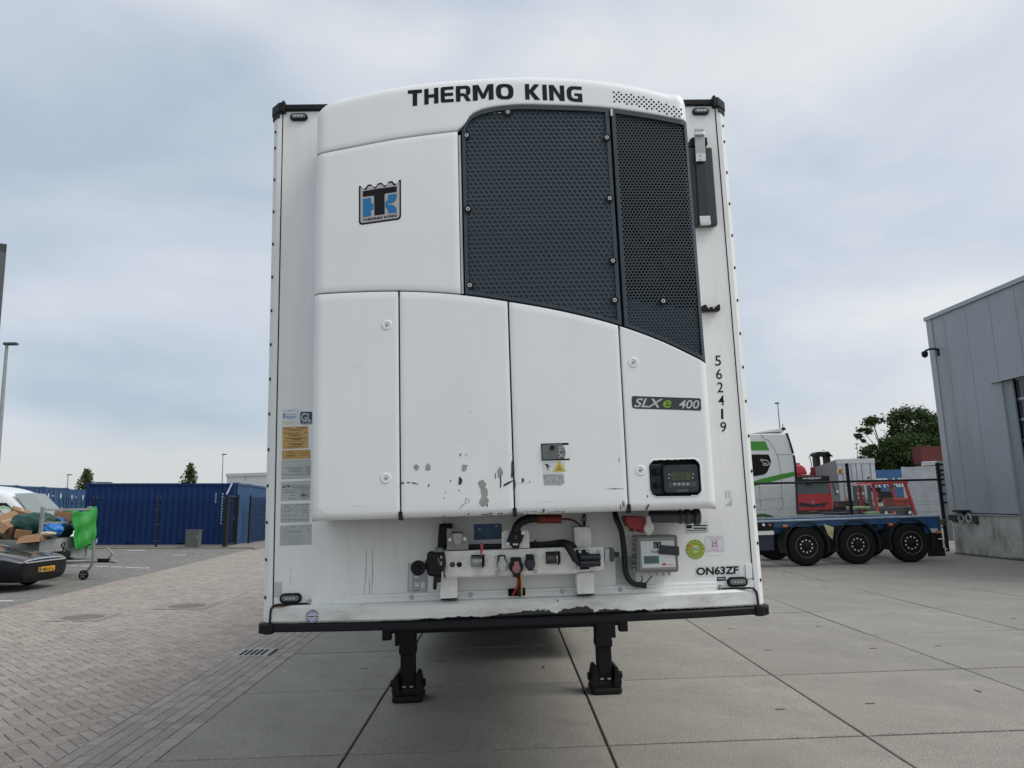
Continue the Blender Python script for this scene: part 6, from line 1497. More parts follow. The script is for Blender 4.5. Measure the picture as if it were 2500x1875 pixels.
for a in (1052,1195):
    y0, z0 = hy(Kc(a,350)); MB().lathe([(.085,-.02),(.125,-.06),(.13,-.09),(.11,-.1),(.1,-.05),(.03,-.04)], (0,y0,z0), 'x', 24, False).build('hose_cup', mat('scuffed_white_cup', (.6,.6,.58), .5, dirt=(.05,.05,.05), dirt_amt=1.0, dirt_scale=18), hr, smooth='auto'); cyl('cup_core', (-.002,y0,z0),(-.09,y0,z0), .06, DIRT, hr, 12)
# weeds along the plinth foot
wd = MB(); rg_ = np.random.default_rng(12)
for k in range(700):
    y = rg_.uniform(yd0-.1, Y1); h_ = rg_.uniform(.02,.07)*(1.6 if y < yd0+.4 else 1); x = -.04-rg_.random()**2*.12; dx, dy = rg_.normal(size=2)*.03
    o = len(wd.v); wd.v += [(x,y-.006,0),(x,y+.006,0),(x+dx,y+dy,h_)]; wd.f.append((o,o+1,o+2))
wdo = wd.build('weeds', mat('weed_green_brown', (.06,.06,.03), .8, island=.4), None, recalc=False); wdo.location = (BX,14.8,0); tag(wdo, 'thin dry weeds along the foot of the concrete plinth', 'weeds', kind='stuff')

# ---- blue container chassis with three axles
YC = 15.1
ch = thing('container_chassis', 'blue three-axle container chassis trailer standing across the yard', 'trailer', (9.3,YC,0))
CHB = mat('chassis_blue', (.01,.07,.19), .45, var=.15, vs=3, dirt=(.03,.045,.06), dirt_amt=.6, dirt_scale=3); CHT = mat('pale_worn_blue', (.28,.37,.45), .5, var=.2, vs=4, dirt=(.08,.15,.25), dirt_amt=.7, dirt_scale=5)
def cx(px, y=YC): q = P(*px, y); return q[0]-9.3, q[2]
xr = cx(Rr(1885,1180))[0]
for yy in (0.45,1.75): box('main_beam', -4.5,xr-.05,yy,yy+.14,.82,1.14, CHB, ch)
box('top_flange', -4.5,xr-.02,.02,.3,1.142,1.18, CHT, ch, bevel=.004); box('top_flange', -4.5,xr-.02,2.1,2.38,1.142,1.18, CHT, ch)
box('side_beam', -4.5,xr,.06,.2,1.0,1.14, CHB, ch); box('side_beam', -4.5,xr,2.2,2.34,1.0,1.14, CHB, ch)
for x in (-3.9,-2.4,-.65,.7,xr-.25): box('cross_beam', x,x+.12,.2,2.2,.9,1.1, CHB, ch)
wxs = [cx(Rr(a,1390))[0] for a in (640,1115,1610)]
for x in wxs:
    make_wheel(ch, (x,.19,.5), .5, .38); w_ = make_wheel(ch, (x,2.25,.5), .5, .38, True)
    cyl('axle', (x,.3,.5),(x,2.2,.5), .07, DARK, ch)
    mb = MB(); n = 18
    for k in range(n+1):
        a = R_(200-220*k/n); mb.v += [(x+.585*math.cos(a),-.02,.53+.585*math.sin(a)),(x+.585*math.cos(a),.42,.53+.585*math.sin(a)),(x+.56*math.cos(a),.42,.53+.56*math.sin(a)),(x+.56*math.cos(a),-.02,.53+.56*math.sin(a))]
    for k in range(n):
        for j in range(4): mb.f.append((4*k+j,4*k+(j+1)%4,4*k+4+(j+1)%4,4*k+4+j))
    mb.f += [(0,1,2,3),(4*n+3,4*n+2,4*n+1,4*n)]
    mb.build('mudguard', mat('mudguard_black', (.02,.022,.025), .55, spec=.3), ch, smooth='auto')
x0, _ = cx(Rr(215,1340)); x1, _ = cx(Rr(345,1340))
box('tool_box', x0-1.3,x1,.05,.7,.42,.82, mat('tool_box_navy', (.01,.016,.035), .5), ch, bevel=.02); box('pale_board', x0-1,x1,.02,.05,.82,.92, STICKW, ch); box('hose_tray', x0-1,x1+.02,.03,.3,.93,1.12, DARK, ch, bevel=.01)
for a in (242,300): q = cx(Rr(a,1212)); cyl('tray_fitting', (q[0],.028,q[1]),(q[0],-.01,q[1]), .035, STICKW if a < 280 else mat('fitting_red', (.3,.1,.08), .5), ch, 12)
def sl(px): q = cx(px); box('side_lamp', q[0]-.055,q[0]+.055,-.015,.058,q[1]-.03,q[1]+.03, ORANGE, ch, bevel=.008)
sl(Rr(440,1222)); sl(Rr(1415,1208)); sl(Rr(1855,1278))
q0 = cx(Rr(800,1205)); q1 = cx(Rr(895,1235)); q2 = cx(Rr(860,1345))
MB().prism([(q0[0],q0[1]),(q1[0],q1[1]),(q2[0]+.06,q2[1]),(q2[0]-.05,q2[1]+.12)], .02,.05).build('yellow_wedge', mat('dirty_cream', (.45,.4,.22), .7, var=.3, vs=12), ch)
MB().prism([(wxs[2]+.42,.78),(xr+.0,.78),(xr+.04,.13),(xr-.42,.13)], .08,.1).build('mud_flap', RUBBER, ch); box('rear_panel', xr-.45,xr-.02,.05,.2,.72,1.0, CHB, ch)
qa = cx(Rr(1870,1180)); box('twist_lock', qa[0],qa[0]+.16,-.04,.16,qa[1]-.03,qa[1]+.05, mat('greasy_brown', (.07,.05,.025), .7, var=.4, vs=20), ch, bevel=.02); box('twist_lock', qa[0]-.05,qa[0]+.12,-.02,.12,qa[1]-.09,qa[1]-.04, MATS['greasy_brown'], ch, bevel=.01)
q0 = cx(Rr(1895,1340)); tube('rear_bracket', [(q0[0]-.12,.0,q0[1]),(q0[0],.0,q0[1]-.01),(q0[0],0,q0[1]-.22),(q0[0]+.06,0,q0[1]-.27)], .025, mat('cream_paint', (.5,.48,.4), .6), ch, 8, 0); box('lamp_block', q0[0],q0[0]+.12,.0,.2,q0[1]-.14,q0[1]-.02, BLACK, ch, bevel=.01)
box('white_tag', xr-.32,xr-.12,.046,.0495,.74,.84, GREYWH, ch)
for a, b in ((740,1190),(1220,1180),(1330,1175),(855,1188),(1760,1195)): q = cx(Rr(a,b)); box('lashing_ring', q[0]-.02,q[0]+.02,.02,.06,q[1]-.06,q[1]+.0, CHB, ch)
tube('landing_support', [(-3.4,.3,.95),(-3.4,.3,.05)], .07, DARK, ch, 8, 0); box('support_foot', -3.55,-3.25,.15,.45,0,.05, DARK, ch); tube('landing_support', [(-3.4,2.1,.95),(-3.4,2.1,.05)], .07, DARK, ch, 8, 0); box('support_foot', -3.55,-3.25,1.95,2.25,0,.05, DARK, ch)

# ---- chain-link fence behind it
YF = 18.1
cf = thing('chain_link_fence', 'black chain-link fence with tall posts behind the blue chassis', 'fence', (10.7,YF,0))
FB = mat('fence_black', (.008,.011,.016), .5, spec=.25)
def fx(px): q = P(*px, YF); return q[0]-10.7, q[2]
for a in ((1005,645),(1838,640)):
    x, zt_ = fx(Rr(*a)); pz = box('post', x-.04,x+.04,-.04,.04,0,zt_, FB, cf, bevel=.006)
    for k in range(7): box('barb_clip', x-.055,x-.04,-.03,.03,zt_-.08-k*.12,zt_-.05-k*.12, FB, pz)
x, _ = fx(Rr(1838,640)); box('post', -5.3,-5.22,-.04,.04,0,2.7, FB, cf)
zr = fx(Rr(1000,810))[1]; zr2 = fx(Rr(200,825))[1]
MB().cyl((-5.2,0,zr2),(x,0,fx(Rr(1830,795))[1]),.034,8).build('top_rail', FB, cf)
mb = MB(); lo, hi = -5.2, x; H_ = 2.08; st_ = .075
k = lo-H_
while k < hi:
    for sg in (1,-1):
        a0 = k if sg == 1 else k+H_; b0 = k+H_ if sg == 1 else k
        za, zb_ = .02, .02+H_
        p0, p1 = [a0,za], [b0,zb_]
        for pt, ot in ((p0,p1),(p1,p0)):
            for lim in (lo,hi):
                if (pt[0]-lim)*(ot[0]-lim) < 0 and ((lim == lo and pt[0] < lo) or (lim == hi and pt[0] > hi)):
                    f = (lim-pt[0])/(ot[0]-pt[0]); pt[1] += f*(ot[1]-pt[1]); pt[0] = lim
        if lo-1e-6 <= p0[0] <= hi+1e-6 and lo-1e-6 <= p1[0] <= hi+1e-6 and abs(p0[0]-p1[0]) > .01: mb.cyl((p0[0],0,p0[1]),(p1[0],0.004*sg,p1[1]), .0032, 3, caps=False)
    k += st_
tag(mb.build('mesh_wires', mat('wire_grey', (.16,.17,.18), .6, .3), cf, recalc=False), kind='stuff')
for k in range(2): MB().cyl((-5.2,.0,.7+k*.7),(hi,.0,.7+k*.7),.003,4).build('tension_wire', FB, cf)
# insulators / pegs on the building end post
for k, (a, b) in enumerate(((1880,655),(1885,710),(1885,748),(1888,793),(1893,843),(1905,925),(1915,1006))):
    q = P(*Rr(a,b), YF); box('fence_peg', q[0]-10.78,q[0]-10.65,-.03,.03,q[2]-.025,q[2]+.025, FB, cf, bevel=.01)
zpe = P(*Rr(1885,655), YF); box('peg_board', zpe[0]-10.83,zpe[0]-10.6,.032,.08,.3,2.7, GREYWH, cf)

# ---- white and green tractor unit, facing left
TT = 22.9; YT = CAM[1]+TT
tr = thing('tractor_unit', 'white tractor unit with green stripes and a polar bear decal, behind the fence', 'truck', (8,YT,0))
def tq(px, y=YT): q = P(*px, y); return q[0]-8, q[2]
TRW = mat('truck_white', (.66,.68,.68), .3, coat=.3); TRG = mat('truck_green', (.05,.26,.025), .35); TLINE = mat('seam_grey', (.22,.23,.23), .6)
def tpoly(nm, pts, y, th, m_, bv=0): return MB().prism([tq(p) for p in pts], y, y+th).build(nm, m_, tr, bevel=bv)
S3 = crop(1820,1020,.12054)
zroof = tq(S3(120,320))[1]
cabp = [S3(870,330),S3(935,560),S3(975,740),S3(1005,950),S3(1020,1300),Rr(555,1110)]
rear = [tq(p) for p in cabp]
prof = [(-1.6,1.05),(-1.62,1.6),(-1.5,2.3),(-1.25,3.0),(-.95,zroof)]+[tq(S3(120,325)),tq(S3(480,318)),tq(S3(800,318))]+rear+[(rear[-1][0]-.02,1.12)]
MB().prism(prof, 0, 2.5).build('cab', TRW, tr, bevel=.035)
sp_ = [tq(p) for p in (S3(130,318),S3(280,270),S3(760,192),S3(800,210),S3(820,245),S3(790,300),S3(740,265))]
MB().prism(sp_, .15, 2.35).build('roof_deflector', TRW, tr, bevel=.02)
tpoly('deflector_edge', [S3(775,190),S3(815,185),S3(842,215),S3(840,240),S3(790,240)], .1, 2.3, BLACK)
tpoly('fairing_lip', [S3(815,312),S3(855,312),S3(925,520),S3(985,720),S3(940,720),S3(880,500)], -.012, .2, BLACK); tpoly('fairing_lip', [S3(955,755),S3(995,755),S3(1030,960),S3(1045,1300),Rr(565,1105),Rr(545,1105),S3(1010,1300),S3(985,950)], -.012, .2, BLACK)
tpoly('side_window', [S3(60,742),S3(462,742),S3(490,800),S3(515,880),S3(500,960),S3(440,1100),S3(380,1145),S3(280,1170),S3(90,1195)], -.012, .02, mat('tinted_glass', (.006,.007,.009), .12, spec=.12))
tpoly('window_surround', [S3(60,690),S3(490,695),S3(530,740),S3(580,880),S3(550,980),S3(480,1130),S3(400,1175),S3(60,1235)], -.006, .01, TRW, .003)
tpoly('green_panel', [S3(20,480),S3(400,475),S3(480,655),S3(20,660)], -.008, .01, TRG); tpoly('green_stripe', [S3(100,1310),S3(280,1245),S3(560,1180),S3(720,1140),S3(1000,1090),S3(1002,1175),S3(760,1235),S3(480,1305),S3(300,1350),S3(100,1400)], -.008, .01, TRG)
LN = .006
def tline(pts):
    q = [tq(p) for p in pts]; MB().tube([(a,-.004,b) for a,b in q], .006, 5, 2).build('door_seam', TLINE, tr)
tline([S3(310,330),S3(390,435),S3(450,445),S3(540,560),S3(620,700),S3(680,880),S3(710,1080),S3(730,1300),Rr(410,960),Rr(425,1030),Rr(375,1090)]); tline([S3(620,740),S3(950,740)]); tline([Rr(170,985),Rr(420,965)]); tline([Rr(205,830),Rr(215,1050)])
WL = mat('decal_white', (.6,.62,.63), .5)                # animal outline decal with the letter on the side window
ol = [(300,850),(330,842),(345,858),(425,862),(455,890),(485,935),(480,955),(455,940),(440,968),(415,965),(405,935),(395,968),(350,965),(350,945),(365,930),(352,895),(310,875)]
q = [tq(S3(*p)) for p in ol]; mb = MB()
mb.tube([(a,-.016,b) for a,b in q]+[(q[0][0],-.016,q[0][1])], .011, 5, 0).build('bear_outline', WL, tr)
hq_ = [tq(S3(*p)) for p in ((385,948),(425,948),(425,908),(385,908))]
text('lettering', 'H', lambda a, b: (hq_[0][0]+(hq_[1][0]-hq_[0][0])*a, -.016, hq_[0][1]+(hq_[2][1]-hq_[0][1])*b), WL, tr, bold=.03)
# wheel arch, frame, rear wing covers
ax_ = tq(Rr(300,1130))[0]-.25
mb = MB()
for k in range(17):
    a = R_(180-180*k/16); mb.v += [(ax_+.68*math.cos(a),-.02,.62+.64*math.sin(a)),(ax_+.68*math.cos(a),.5,.62+.64*math.sin(a)),(ax_+.58*math.cos(a),.5,.62+.55*math.sin(a)),(ax_+.58*math.cos(a),-.02,.62+.55*math.sin(a))]
for k in range(16):
    for j in range(4): mb.f.append((4*k+j,4*k+(j+1)%4,4*k+4+(j+1)%4,4*k+4+j))
mb.build('front_arch', mat('dark_green', (.03,.12,.03), .4), tr, smooth='auto')
make_wheel(tr, (ax_,.2,.5), .5, .36); make_wheel(tr, (ax_,2.3,.5), .5, .36, True)
xe_ = tq(Rr(1260,1100))[0]
box('frame_rail', -1.2,xe_+.3,.75,.9,.8,1.06, DARK, tr); box('frame_rail', -1.2,xe_+.3,1.6,1.75,.8,1.06, DARK, tr); box('side_tank', ax_+.8,ax_+1.9,.1,.7,.45,1.0, ALU, tr, bevel=.05)
box('deck', rear[-1][0],xe_-.9,.4,2.1,1.06,1.13, mat('deck_grey', (.07,.07,.07), .7, var=.3, vs=6), tr)
rwx = (tq(Rr(1070,1050))[0]+xe_)/2
for yy in (0,1.98):
    make_wheel(tr, (rwx,yy+.26,.5), .5, .5, yy > 1)
    mb = MB(); r0 = .62
    for k in range(15):
        a = R_(165-150*k/14); mb.v += [(rwx+r0*math.cos(a),yy-.02,.55+.62*math.sin(a)),(rwx+r0*math.cos(a),yy+.55,.55+.62*math.sin(a)),(rwx+(r0-.05)*math.cos(a),yy+.55,.5+.62*math.sin(a)),(rwx+(r0-.05)*math.cos(a),yy-.02,.5+.62*math.sin(a))]
    for k in range(14):
        for j in range(4): mb.f.append((4*k+j,4*k+(j+1)%4,4*k+4+(j+1)%4,4*k+4+j))
    mb.build('rear_wing', DARK, tr, smooth='auto')
HIV = mat('lime_white_cover', (.35,.6,.25), .5, var=.25, vs=8)
q0 = tq(Rr(1070,1060)); q1 = tq(Rr(1250,1050)); box('wing_cover', q0[0],q1[0]-.1,-.03,.5,q0[1]-.02,q0[1]+.05, HIV, tr, bevel=.02); q0 = tq(Rr(1170,1105)); box('wing_cover', q0[0],q0[0]+.45,-.06,.1,q0[1]-.03,q0[1]+.04, HIV, tr, bevel=.02)
MB().lathe([(.5,-.05),(.5,.03),(.1,.04)], (rwx-.2,1.25,1.16), 'z', 24).build('fifth_wheel', DARK, tr, smooth='auto')
tube('roof_aerial', [(*[tq(S3(835,200))[0]], .3, tq(S3(835,200))[1]), (tq(S3(830,100))[0],.3,tq(S3(830,100))[1])], .012, BLACK, tr, 6, 0)

# ---- red truck, facing the camera
TR2 = 46.0; Y2 = CAM[1]+TR2
rt_ = thing('red_truck', 'red lorry cab with a black sun visor, front towards us beyond the fence', 'truck', (20.5,Y2,0))
def rq(px): q = P(*px, Y2); return q[0]-20.5, q[2]
REDP = mat('truck_red', (.42,.012,.02), .35, coat=.3, var=.06, vs=2); rx1 = rq(Rr(878,950))[0]; rx0 = rx1-2.45
zt2 = rq(Rr(700,760))[1]
zc0 = rq(Rr(700,1085))[1]; zs_ = rq(Rr(700,930))[1]
box('cab', rx0,rx1,0,2.1,zc0,zt2-.12, REDP, rt_, bevel=.12, seg=3); box('sun_visor', rx0-.02,rx1-.15,-.22,.1,rq(Rr(700,815))[1],zt2, mat('visor_black', (.012,.013,.014), .5, spec=.2), rt_, bevel=.06, seg=3)
MB().prism([(rx0+.12,zs_+.03),(rx1-.08,zs_+.03),(rx1-.2,rq(Rr(700,818))[1]),(rx0+.2,rq(Rr(700,818))[1])], -.015,.02).build('windscreen', mat('screen_grey', (.09,.11,.11), .1), rt_)
MB().prism([rq(Rr(570,1010)),rq(Rr(600,1005)),rq(Rr(690,1025)),rq(Rr(840,1000)),rq(Rr(800,1040)),rq(Rr(690,1048)),rq(Rr(570,1040))], -.02,.02).build('grille_slot', BLACK, rt_)
q0 = rq(Rr(695,1005)); MB().prism([(q0[0],q0[1]+.14),(q0[0]-.08,q0[1]),(q0[0],q0[1]-.14),(q0[0]+.08,q0[1])], -.035,-.021).build('badge', STEEL, rt_)
t0 = rq(Rr(588,800)); t1 = rq(Rr(756,800))
text('lettering', 'www.dejongtrucks.nl', lambda a, b: (t0[0]+(t1[0]-t0[0])*a, -.225, t0[1]+.18*b), STICKW, rt_, bold=.01)
box('windscreen_paper', *sorted((rq(Rr(805,0))[0],rq(Rr(842,0))[0])), -.02,-.016, rq(Rr(0+820,922))[1], rq(Rr(820,898))[1], STICKW, rt_); MB().prism([rq(Rr(625,828)),rq(Rr(668,826)),rq(Rr(662,850)),rq(Rr(635,852))], -.3,-.2).build('top_mirror', BLACK, rt_)
tube('mirror_arm', [(rx1,-.1,zt2-.5),(rx1+.15,-.2,zt2-1.2),(rx1+.12,-.15,zs_)], .04, BLACK, rt_); box('bumper', rx0,rx1,-.1,.4,zc0-.55,zc0-.02, DARK, rt_, bevel=.05)
for s in (rx0+.25,rx1-.25): w_ = make_wheel(rt_, (s,1.0,.5), .5, .36); w_.rotation_euler = (0,0,math.pi/2)
for s in (rx0+.85,rx1-.85): box('frame_rail', s-.06,s+.06,.3,5.5,.75,1.0, DARK, rt_)
box('body_box', rx0+.1,rx1-.1,2.4,5.6,1.0,1.1, DARK, rt_)
for s in (rx0+.3,rx1-.3): w_ = make_wheel(rt_, (s,4.6,.5), .5, .5); w_.rotation_euler = (0,0,math.pi/2)
# second red lorry whose roof shows above
TR3 = 58.0; Y3 = CAM[1]+TR3
r3 = thing('red_truck', 'red lorry with a tall roof deflector, only its top showing behind the other red cab', 'truck', (25,Y3,0))
def r3q(px): q = P(*px, Y3); return q[0]-25, q[2]
a0 = r3q(Rr(500,750)); a1 = r3q(Rr(720,750)); zt3 = r3q(Rr(640,655))[1]
PINK = mat('faded_red_deflector', (.5,.05,.07), .3, coat=.4)
MB().prism([(a0[0],a0[1]),(a1[0]-.6,a0[1]),(a1[0]-.75,zt3-.25),(a1[0]-1.05,zt3),(a0[0],zt3)], 0,.8).build('roof_deflector', PINK, r3, bevel=.12, seg=3)
box('cab', a0[0],a1[0]-.4,.1,2.2,.9,a0[1]-.02, REDP, r3, bevel=.06); tz = r3q(Rr(640,628))[1]
box('load_body', a0[0],r3q(Rr(708,700))[0],2.6,8,1.2,tz, mat('dark_red_body', (.2,.012,.02), .5), r3); box('frame_side', r3q(Rr(695,700))[0],r3q(Rr(722,700))[0],.2,.5,1.0,r3q(Rr(700,680))[1], MATS['dark_red_body'], r3, bevel=.05)
for s in (a0[0]+.3,a1[0]-.7):
    for y in (1.0,6.5): w_ = make_wheel(r3, (s,y,.5), .5, .36); w_.rotation_euler = (0,0,math.pi/2)
# ---- grey box semi-trailer
TB = 49.0; YB2 = CAM[1]+TB
bt_ = thing('box_trailer', 'grey box semi-trailer seen from behind at an angle beyond the fence', 'trailer', (24,YB2,0))
def bq(px, y=YB2): q = P(*px, y); return q[0]-24, q[2]
xl, zt4 = bq(Rr(905,612)); xr4 = bq(Rr(1258,606))[0]; zb4 = bq(Rr(920,1000))[1]
GBW = mat('pale_box_panel', (.45,.48,.52), .5, var=.06, vs=1.5, dirt=(.25,.26,.27), dirt_amt=.5, dirt_scale=2); GBS = mat('grey_tarp_side', (.2,.2,.2), .7, var=.05, vs=1)
sx = bq(Rr(712,625), YB2+13.4)[0]
mb = MB().add([(xl,0,zb4),(xr4,0,zb4),(xr4,0,zt4),(xl,0,zt4),(sx,13.4,zb4),(sx+xr4-xl,13.4,zb4),(sx+xr4-xl,13.4,zt4),(sx,13.4,zt4)], [(0,1,2,3),(0,3,7,4),(1,5,6,2),(4,7,6,5),(3,2,6,7),(0,4,5,1)])
mb.build('body', GBS, bt_)
box('rear_frame', xl-.01,xr4+.01,-.06,-.002,zt4-.28,zt4+.02, GREYWH, bt_)
for k in range(2):
    w_ = (xr4-xl)/2; d = box('rear_door', xl+.03+k*w_,xl+w_-.02+k*w_,-.05,-.003,zb4+.05,zt4-.29, GBW, bt_, bevel=.01)
    for f in (.3,.75): cyl('lock_rod', (xl+k*w_+w_*f,-.07,zb4+.1),(xl+k*w_+w_*f,-.07,zt4-.3), .02, GALV, d, 6)
for k in range(10): box('top_scallop', xl+.1+k*.25,xl+.22+k*.25,-.08,-.061,zt4-.32,zt4-.22, GREYWH, bt_)
def bdec(nm, a, b, m_, y=-.08):
    p, q = bq(Rr(*a)), bq(Rr(*b)); return box(nm, min(p[0],q[0]),max(p[0],q[0]),y-.02,y,min(p[1],q[1]),max(p[1],q[1]), m_, bt_)
bdec('orange_sign', (908,700),(984,738), mat('pale_orange_sign', (.5,.35,.2), .6)); bdec('sign_mark', (930,705),(955,732), BRN, -.105); bdec('yellow_strip', (992,962),(1040,985), mat('amber_strip', (.4,.25,.03), .6)); bdec('yellow_strip', (1180,962),(1235,985), MATS['amber_strip'])
bdec('door_damage', (1072,855),(1165,990), mat('torn_dark', (.08,.08,.085), .8, var=.6, vs=5)); bdec('torn_sheet', (1085,915),(1160,935), GREYWH, -.105); bdec('torn_sheet', (1090,955),(1150,970), GREYWH, -.105); bdec('peep_hole', (1196,768),(1212,786), BLACK)
for s in (xl+.3,xr4-.3):
    for y in (2,3.3,4.6): w_ = make_wheel(bt_, (s+(sx-xl)*y/13.4,y,.5), .5, .38); w_.rotation_euler = (0,0,math.pi/2)
box('rear_bumper', xl+.1,xr4-.1,-.05,.1,.5,.62, DARK, bt_); box('chassis', xl+.7,xl+1.8,.1,6,.8,zb4-.01, mat('rusty_chassis', (.1,.03,.02), .8), bt_)
for s in (xl+.5,xr4-.6): box('bumper_post', s,s+.08,.0,.1,.6,zb4, DARK, bt_)
tube('front_leg', [(sx+.6,11,1.0),(sx+.6,11,0)], .08, DARK, bt_, 8, 0); tube('front_leg', [(sx+2.0,11,1.0),(sx+2.0,11,0)], .08, DARK, bt_, 8, 0)
# ---- forklift
TFk = 30.5; YK = CAM[1]+TFk
fk = thing('forklift', 'red forklift with an open overhead guard and orange beacon beyond the fence', 'forklift', (16.8,YK,0))
def fq(px): q = P(*px, YK); return q[0]-16.8, q[2]
FKR = mat('forklift_red', (.4,.02,.025), .4); FKO = mat('forklift_orange_red', (.42,.06,.03), .5); FKG = mat('forklift_grey', (.05,.052,.055), .6)
(tlx,tlz),(trx,trz),(blx,blz),(brx,brz) = fq(Rr(1255,835)),fq(Rr(1550,825)),fq(Rr(1305,1135)),fq(Rr(1655,1140))
for yy in (0,1.2):
    for a, b in (((tlx,tlz),(blx,blz)),((trx,trz),(brx,brz))): MB().prism([(a[0]-.055,a[1]),(a[0]+.055,a[1]),(b[0]+.06,b[1]),(b[0]-.06,b[1])], yy,yy+.1).build('guard_leg', FKR, fk, bevel=.01)
q0 = fq(Rr(1213,842)); q1 = fq(Rr(1565,805)); box('guard_roof', q0[0]+.15,q1[0],-.1,1.4,tlz-.02,q1[1], FKR, fk, bevel=.03)
MB().prism([q0,(tlx,tlz+.02),(tlx,q1[1]-.03)], -.1,1.4).build('guard_peak', FKR, fk)
box('counterweight', blx-.02,brx-.05,.15,1.0,.25,fq(Rr(1450,1040))[1], FKG, fk, bevel=.08, seg=3); box('hood', fq(Rr(1365,0))[0],fq(Rr(1520,0))[0],.3,1.2,fq(Rr(1450,1042))[1],fq(Rr(1450,975))[1], FKO, fk, bevel=.03); box('seat_base', fq(Rr(1355,0))[0],fq(Rr(1535,0))[0],.25,1.1,fq(Rr(1450,995))[1],fq(Rr(1450,965))[1], FKO, fk, bevel=.02)
MB().prism([fq(Rr(1330,905)),fq(Rr(1445,905)),fq(Rr(1465,960)),fq(Rr(1340,965))], .2,.35).build('seat', BLACK, fk, bevel=.03); box('dash', fq(Rr(1285,0))[0],fq(Rr(1330,0))[0],.5,1.0,fq(Rr(1300,970))[1],fq(Rr(1300,905))[1], FKO, fk)
MB().lathe([(.08,0),(.09,.12),(.06,.16)], (fq(Rr(1455,890))[0],.2,fq(Rr(1455,890))[1]), 'z', 14).build('beacon', ORANGE, fk); tube('beacon_stalk', [(fq(Rr(1455,890))[0],.2,fq(Rr(1455,870))[1]),(fq(Rr(1455,850))[0],.2,tlz)], .02, BLACK, fk, 6, 0)
a, b = fq(Rr(1295,885)), fq(Rr(1385,885)); cyl('gas_bottle', (a[0],.6,a[1]),(b[0],.6,b[1]), .09, BLACK, fk, 14, bevel=.02)
for x, z in (fq(Rr(1370,1100)), fq(Rr(1588,1098))): cyl('work_lamp', (x,.1,z),(x,.0,z), .09, BLACK, fk, 16); cyl('lamp_glass', (x,-.002,z),(x,-.012,z), .07, mat('lamp_white', (.6,.62,.63), .2), fk, 14)
box('indicator', fq(Rr(1318,0))[0],fq(Rr(1340,0))[0],.05,.12,fq(Rr(1330,1115))[1],fq(Rr(1330,1092))[1], ORANGE, fk)
for s in (blx+.1,brx-.15):
    for y in (.5,1.9): w_ = make_wheel(fk, (s,y,.3), .3, .22); w_.rotation_euler = (0,0,math.pi/2)
box('mast', tlx+.3,tlx+.42,2.3,2.45,.1,2.1, FKG, fk); box('mast', trx-.42,trx-.3,2.3,2.45,.1,2.1, FKG, fk); box('chassis', blx,brx-.1,1.0,2.3,.25,.7, FKR, fk)
# ---- white box on the right behind the fence
TW = 35.0; YW = CAM[1]+TW
q0, q1 = P(*Rr(1505,672), YW), P(*Rr(1893,650), YW)
wc = container('white_container', 'white reefer box end-on behind the fence, next to the grey building', 'container', 12.0, 2.98, mat('reefer_white', (.5,.53,.56), .5, var=.06, vs=1.2, dirt=(.3,.31,.31), dirt_amt=.5), (q0[0],YW,0), (0,0,R_(0)), None, False, 2.44)
wc.rotation_euler = (0,0,R_(60)); wc.location = (P(*Rr(1505,672), YW+1.22)[0]+2.113,YW,0)
box('end_skin', .0,.058,.14,2.3,.16,2.86, MATS['reefer_white'], wc); box('roof_unit', .2,2.0,.2,1.5,2.99,3.2, GREYWH, wc, bevel=.04)
for z in (1.25,.75): box('end_joint', -.006,-.001,.14,2.3,z,z+.015, GREYINK, wc)
for z in (1.32,.92): box('end_slot', -.008,-.002,.55,.75,z,z+.06, GAP, wc)
# ---- red container high on a stack, blue box with letters, trees, frame, lamps
TS = 105.0; q0 = P(*Rr(1690,490), CAM[1]+TS); q1 = P(*Rr(1712,648), CAM[1]+TS)
h1 = q0[2]-q1[2]; RC = mat('container_red', (.13,.018,.02), .6, var=.15, vs=1)
container('shipping_container', 'dark red container on top of a far stack beside the grey building', 'container', 12.19, h1, RC, (q0[0],CAM[1]+TS,q1[2]), (0,0,0))
for k in range(2): container('shipping_container', ('dark green container at the foot of the far stack', 'brown container in the middle of the far stack')[k], 'container', 12.19, q1[2]/2, (mat('container_green', (.02,.06,.04), .6), mat('container_brown', (.1,.05,.03), .6))[k], (q0[0]+.3,CAM[1]+TS,q1[2]/2*k), (0,0,0))
TBL = 78.0; q0 = P(*Rr(1262,708), CAM[1]+TBL); q1 = P(*Rr(1530,708), CAM[1]+TBL)
bb_ = thing('blue_box_trailer', 'far blue box trailer side with white capital letters, seen between the grey and white boxes', 'trailer', (q0[0],CAM[1]+TBL,0))
box('body', -6,8,0,2.5,1.1,q0[2], mat('trailer_blue', (.02,.09,.23), .5, var=.08, vs=.8), bb_); ls_ = P(*Rr(1325,775), CAM[1]+TBL); le_ = P(*Rr(1520,752), CAM[1]+TBL)
text('lettering', 'TRAILER', lambda a, b: (-.7+ls_[0]-q0[0]+a*4.9, -.02, 2.15+b*.95), STICKW, bb_, bold=.03)
box('chassis', -5.5,7.5,.4,2.1,.75,1.09, DARK, bb_)
for x in (-5,-3.7,-2.4,5.5): 
    for yy in (.2,2.3): make_wheel(bb_, (x,yy,.5), .5, .36, yy > 1)
TRS = 72.0; q0 = P(*Rr(712,540), CAM[1]+TRS); q1 = P(*Rr(872,540), CAM[1]+TRS)
rsx = thing('gantry_frame', 'black steel lifting frame rising above the grey box trailer', 'machine', (q0[0],CAM[1]+TRS,0)); w_ = q1[0]-q0[0]
zb_ = P(*Rr(790,575), CAM[1]+TRS)[2]
MB().prism([(0,zb_+.2),(.3,q0[2]),(w_-.3,q0[2]),(w_,q0[2]-.5),(w_,zb_),(0,zb_)], 0,1.2).build('head_beam', BLACK, rsx, bevel=.05)
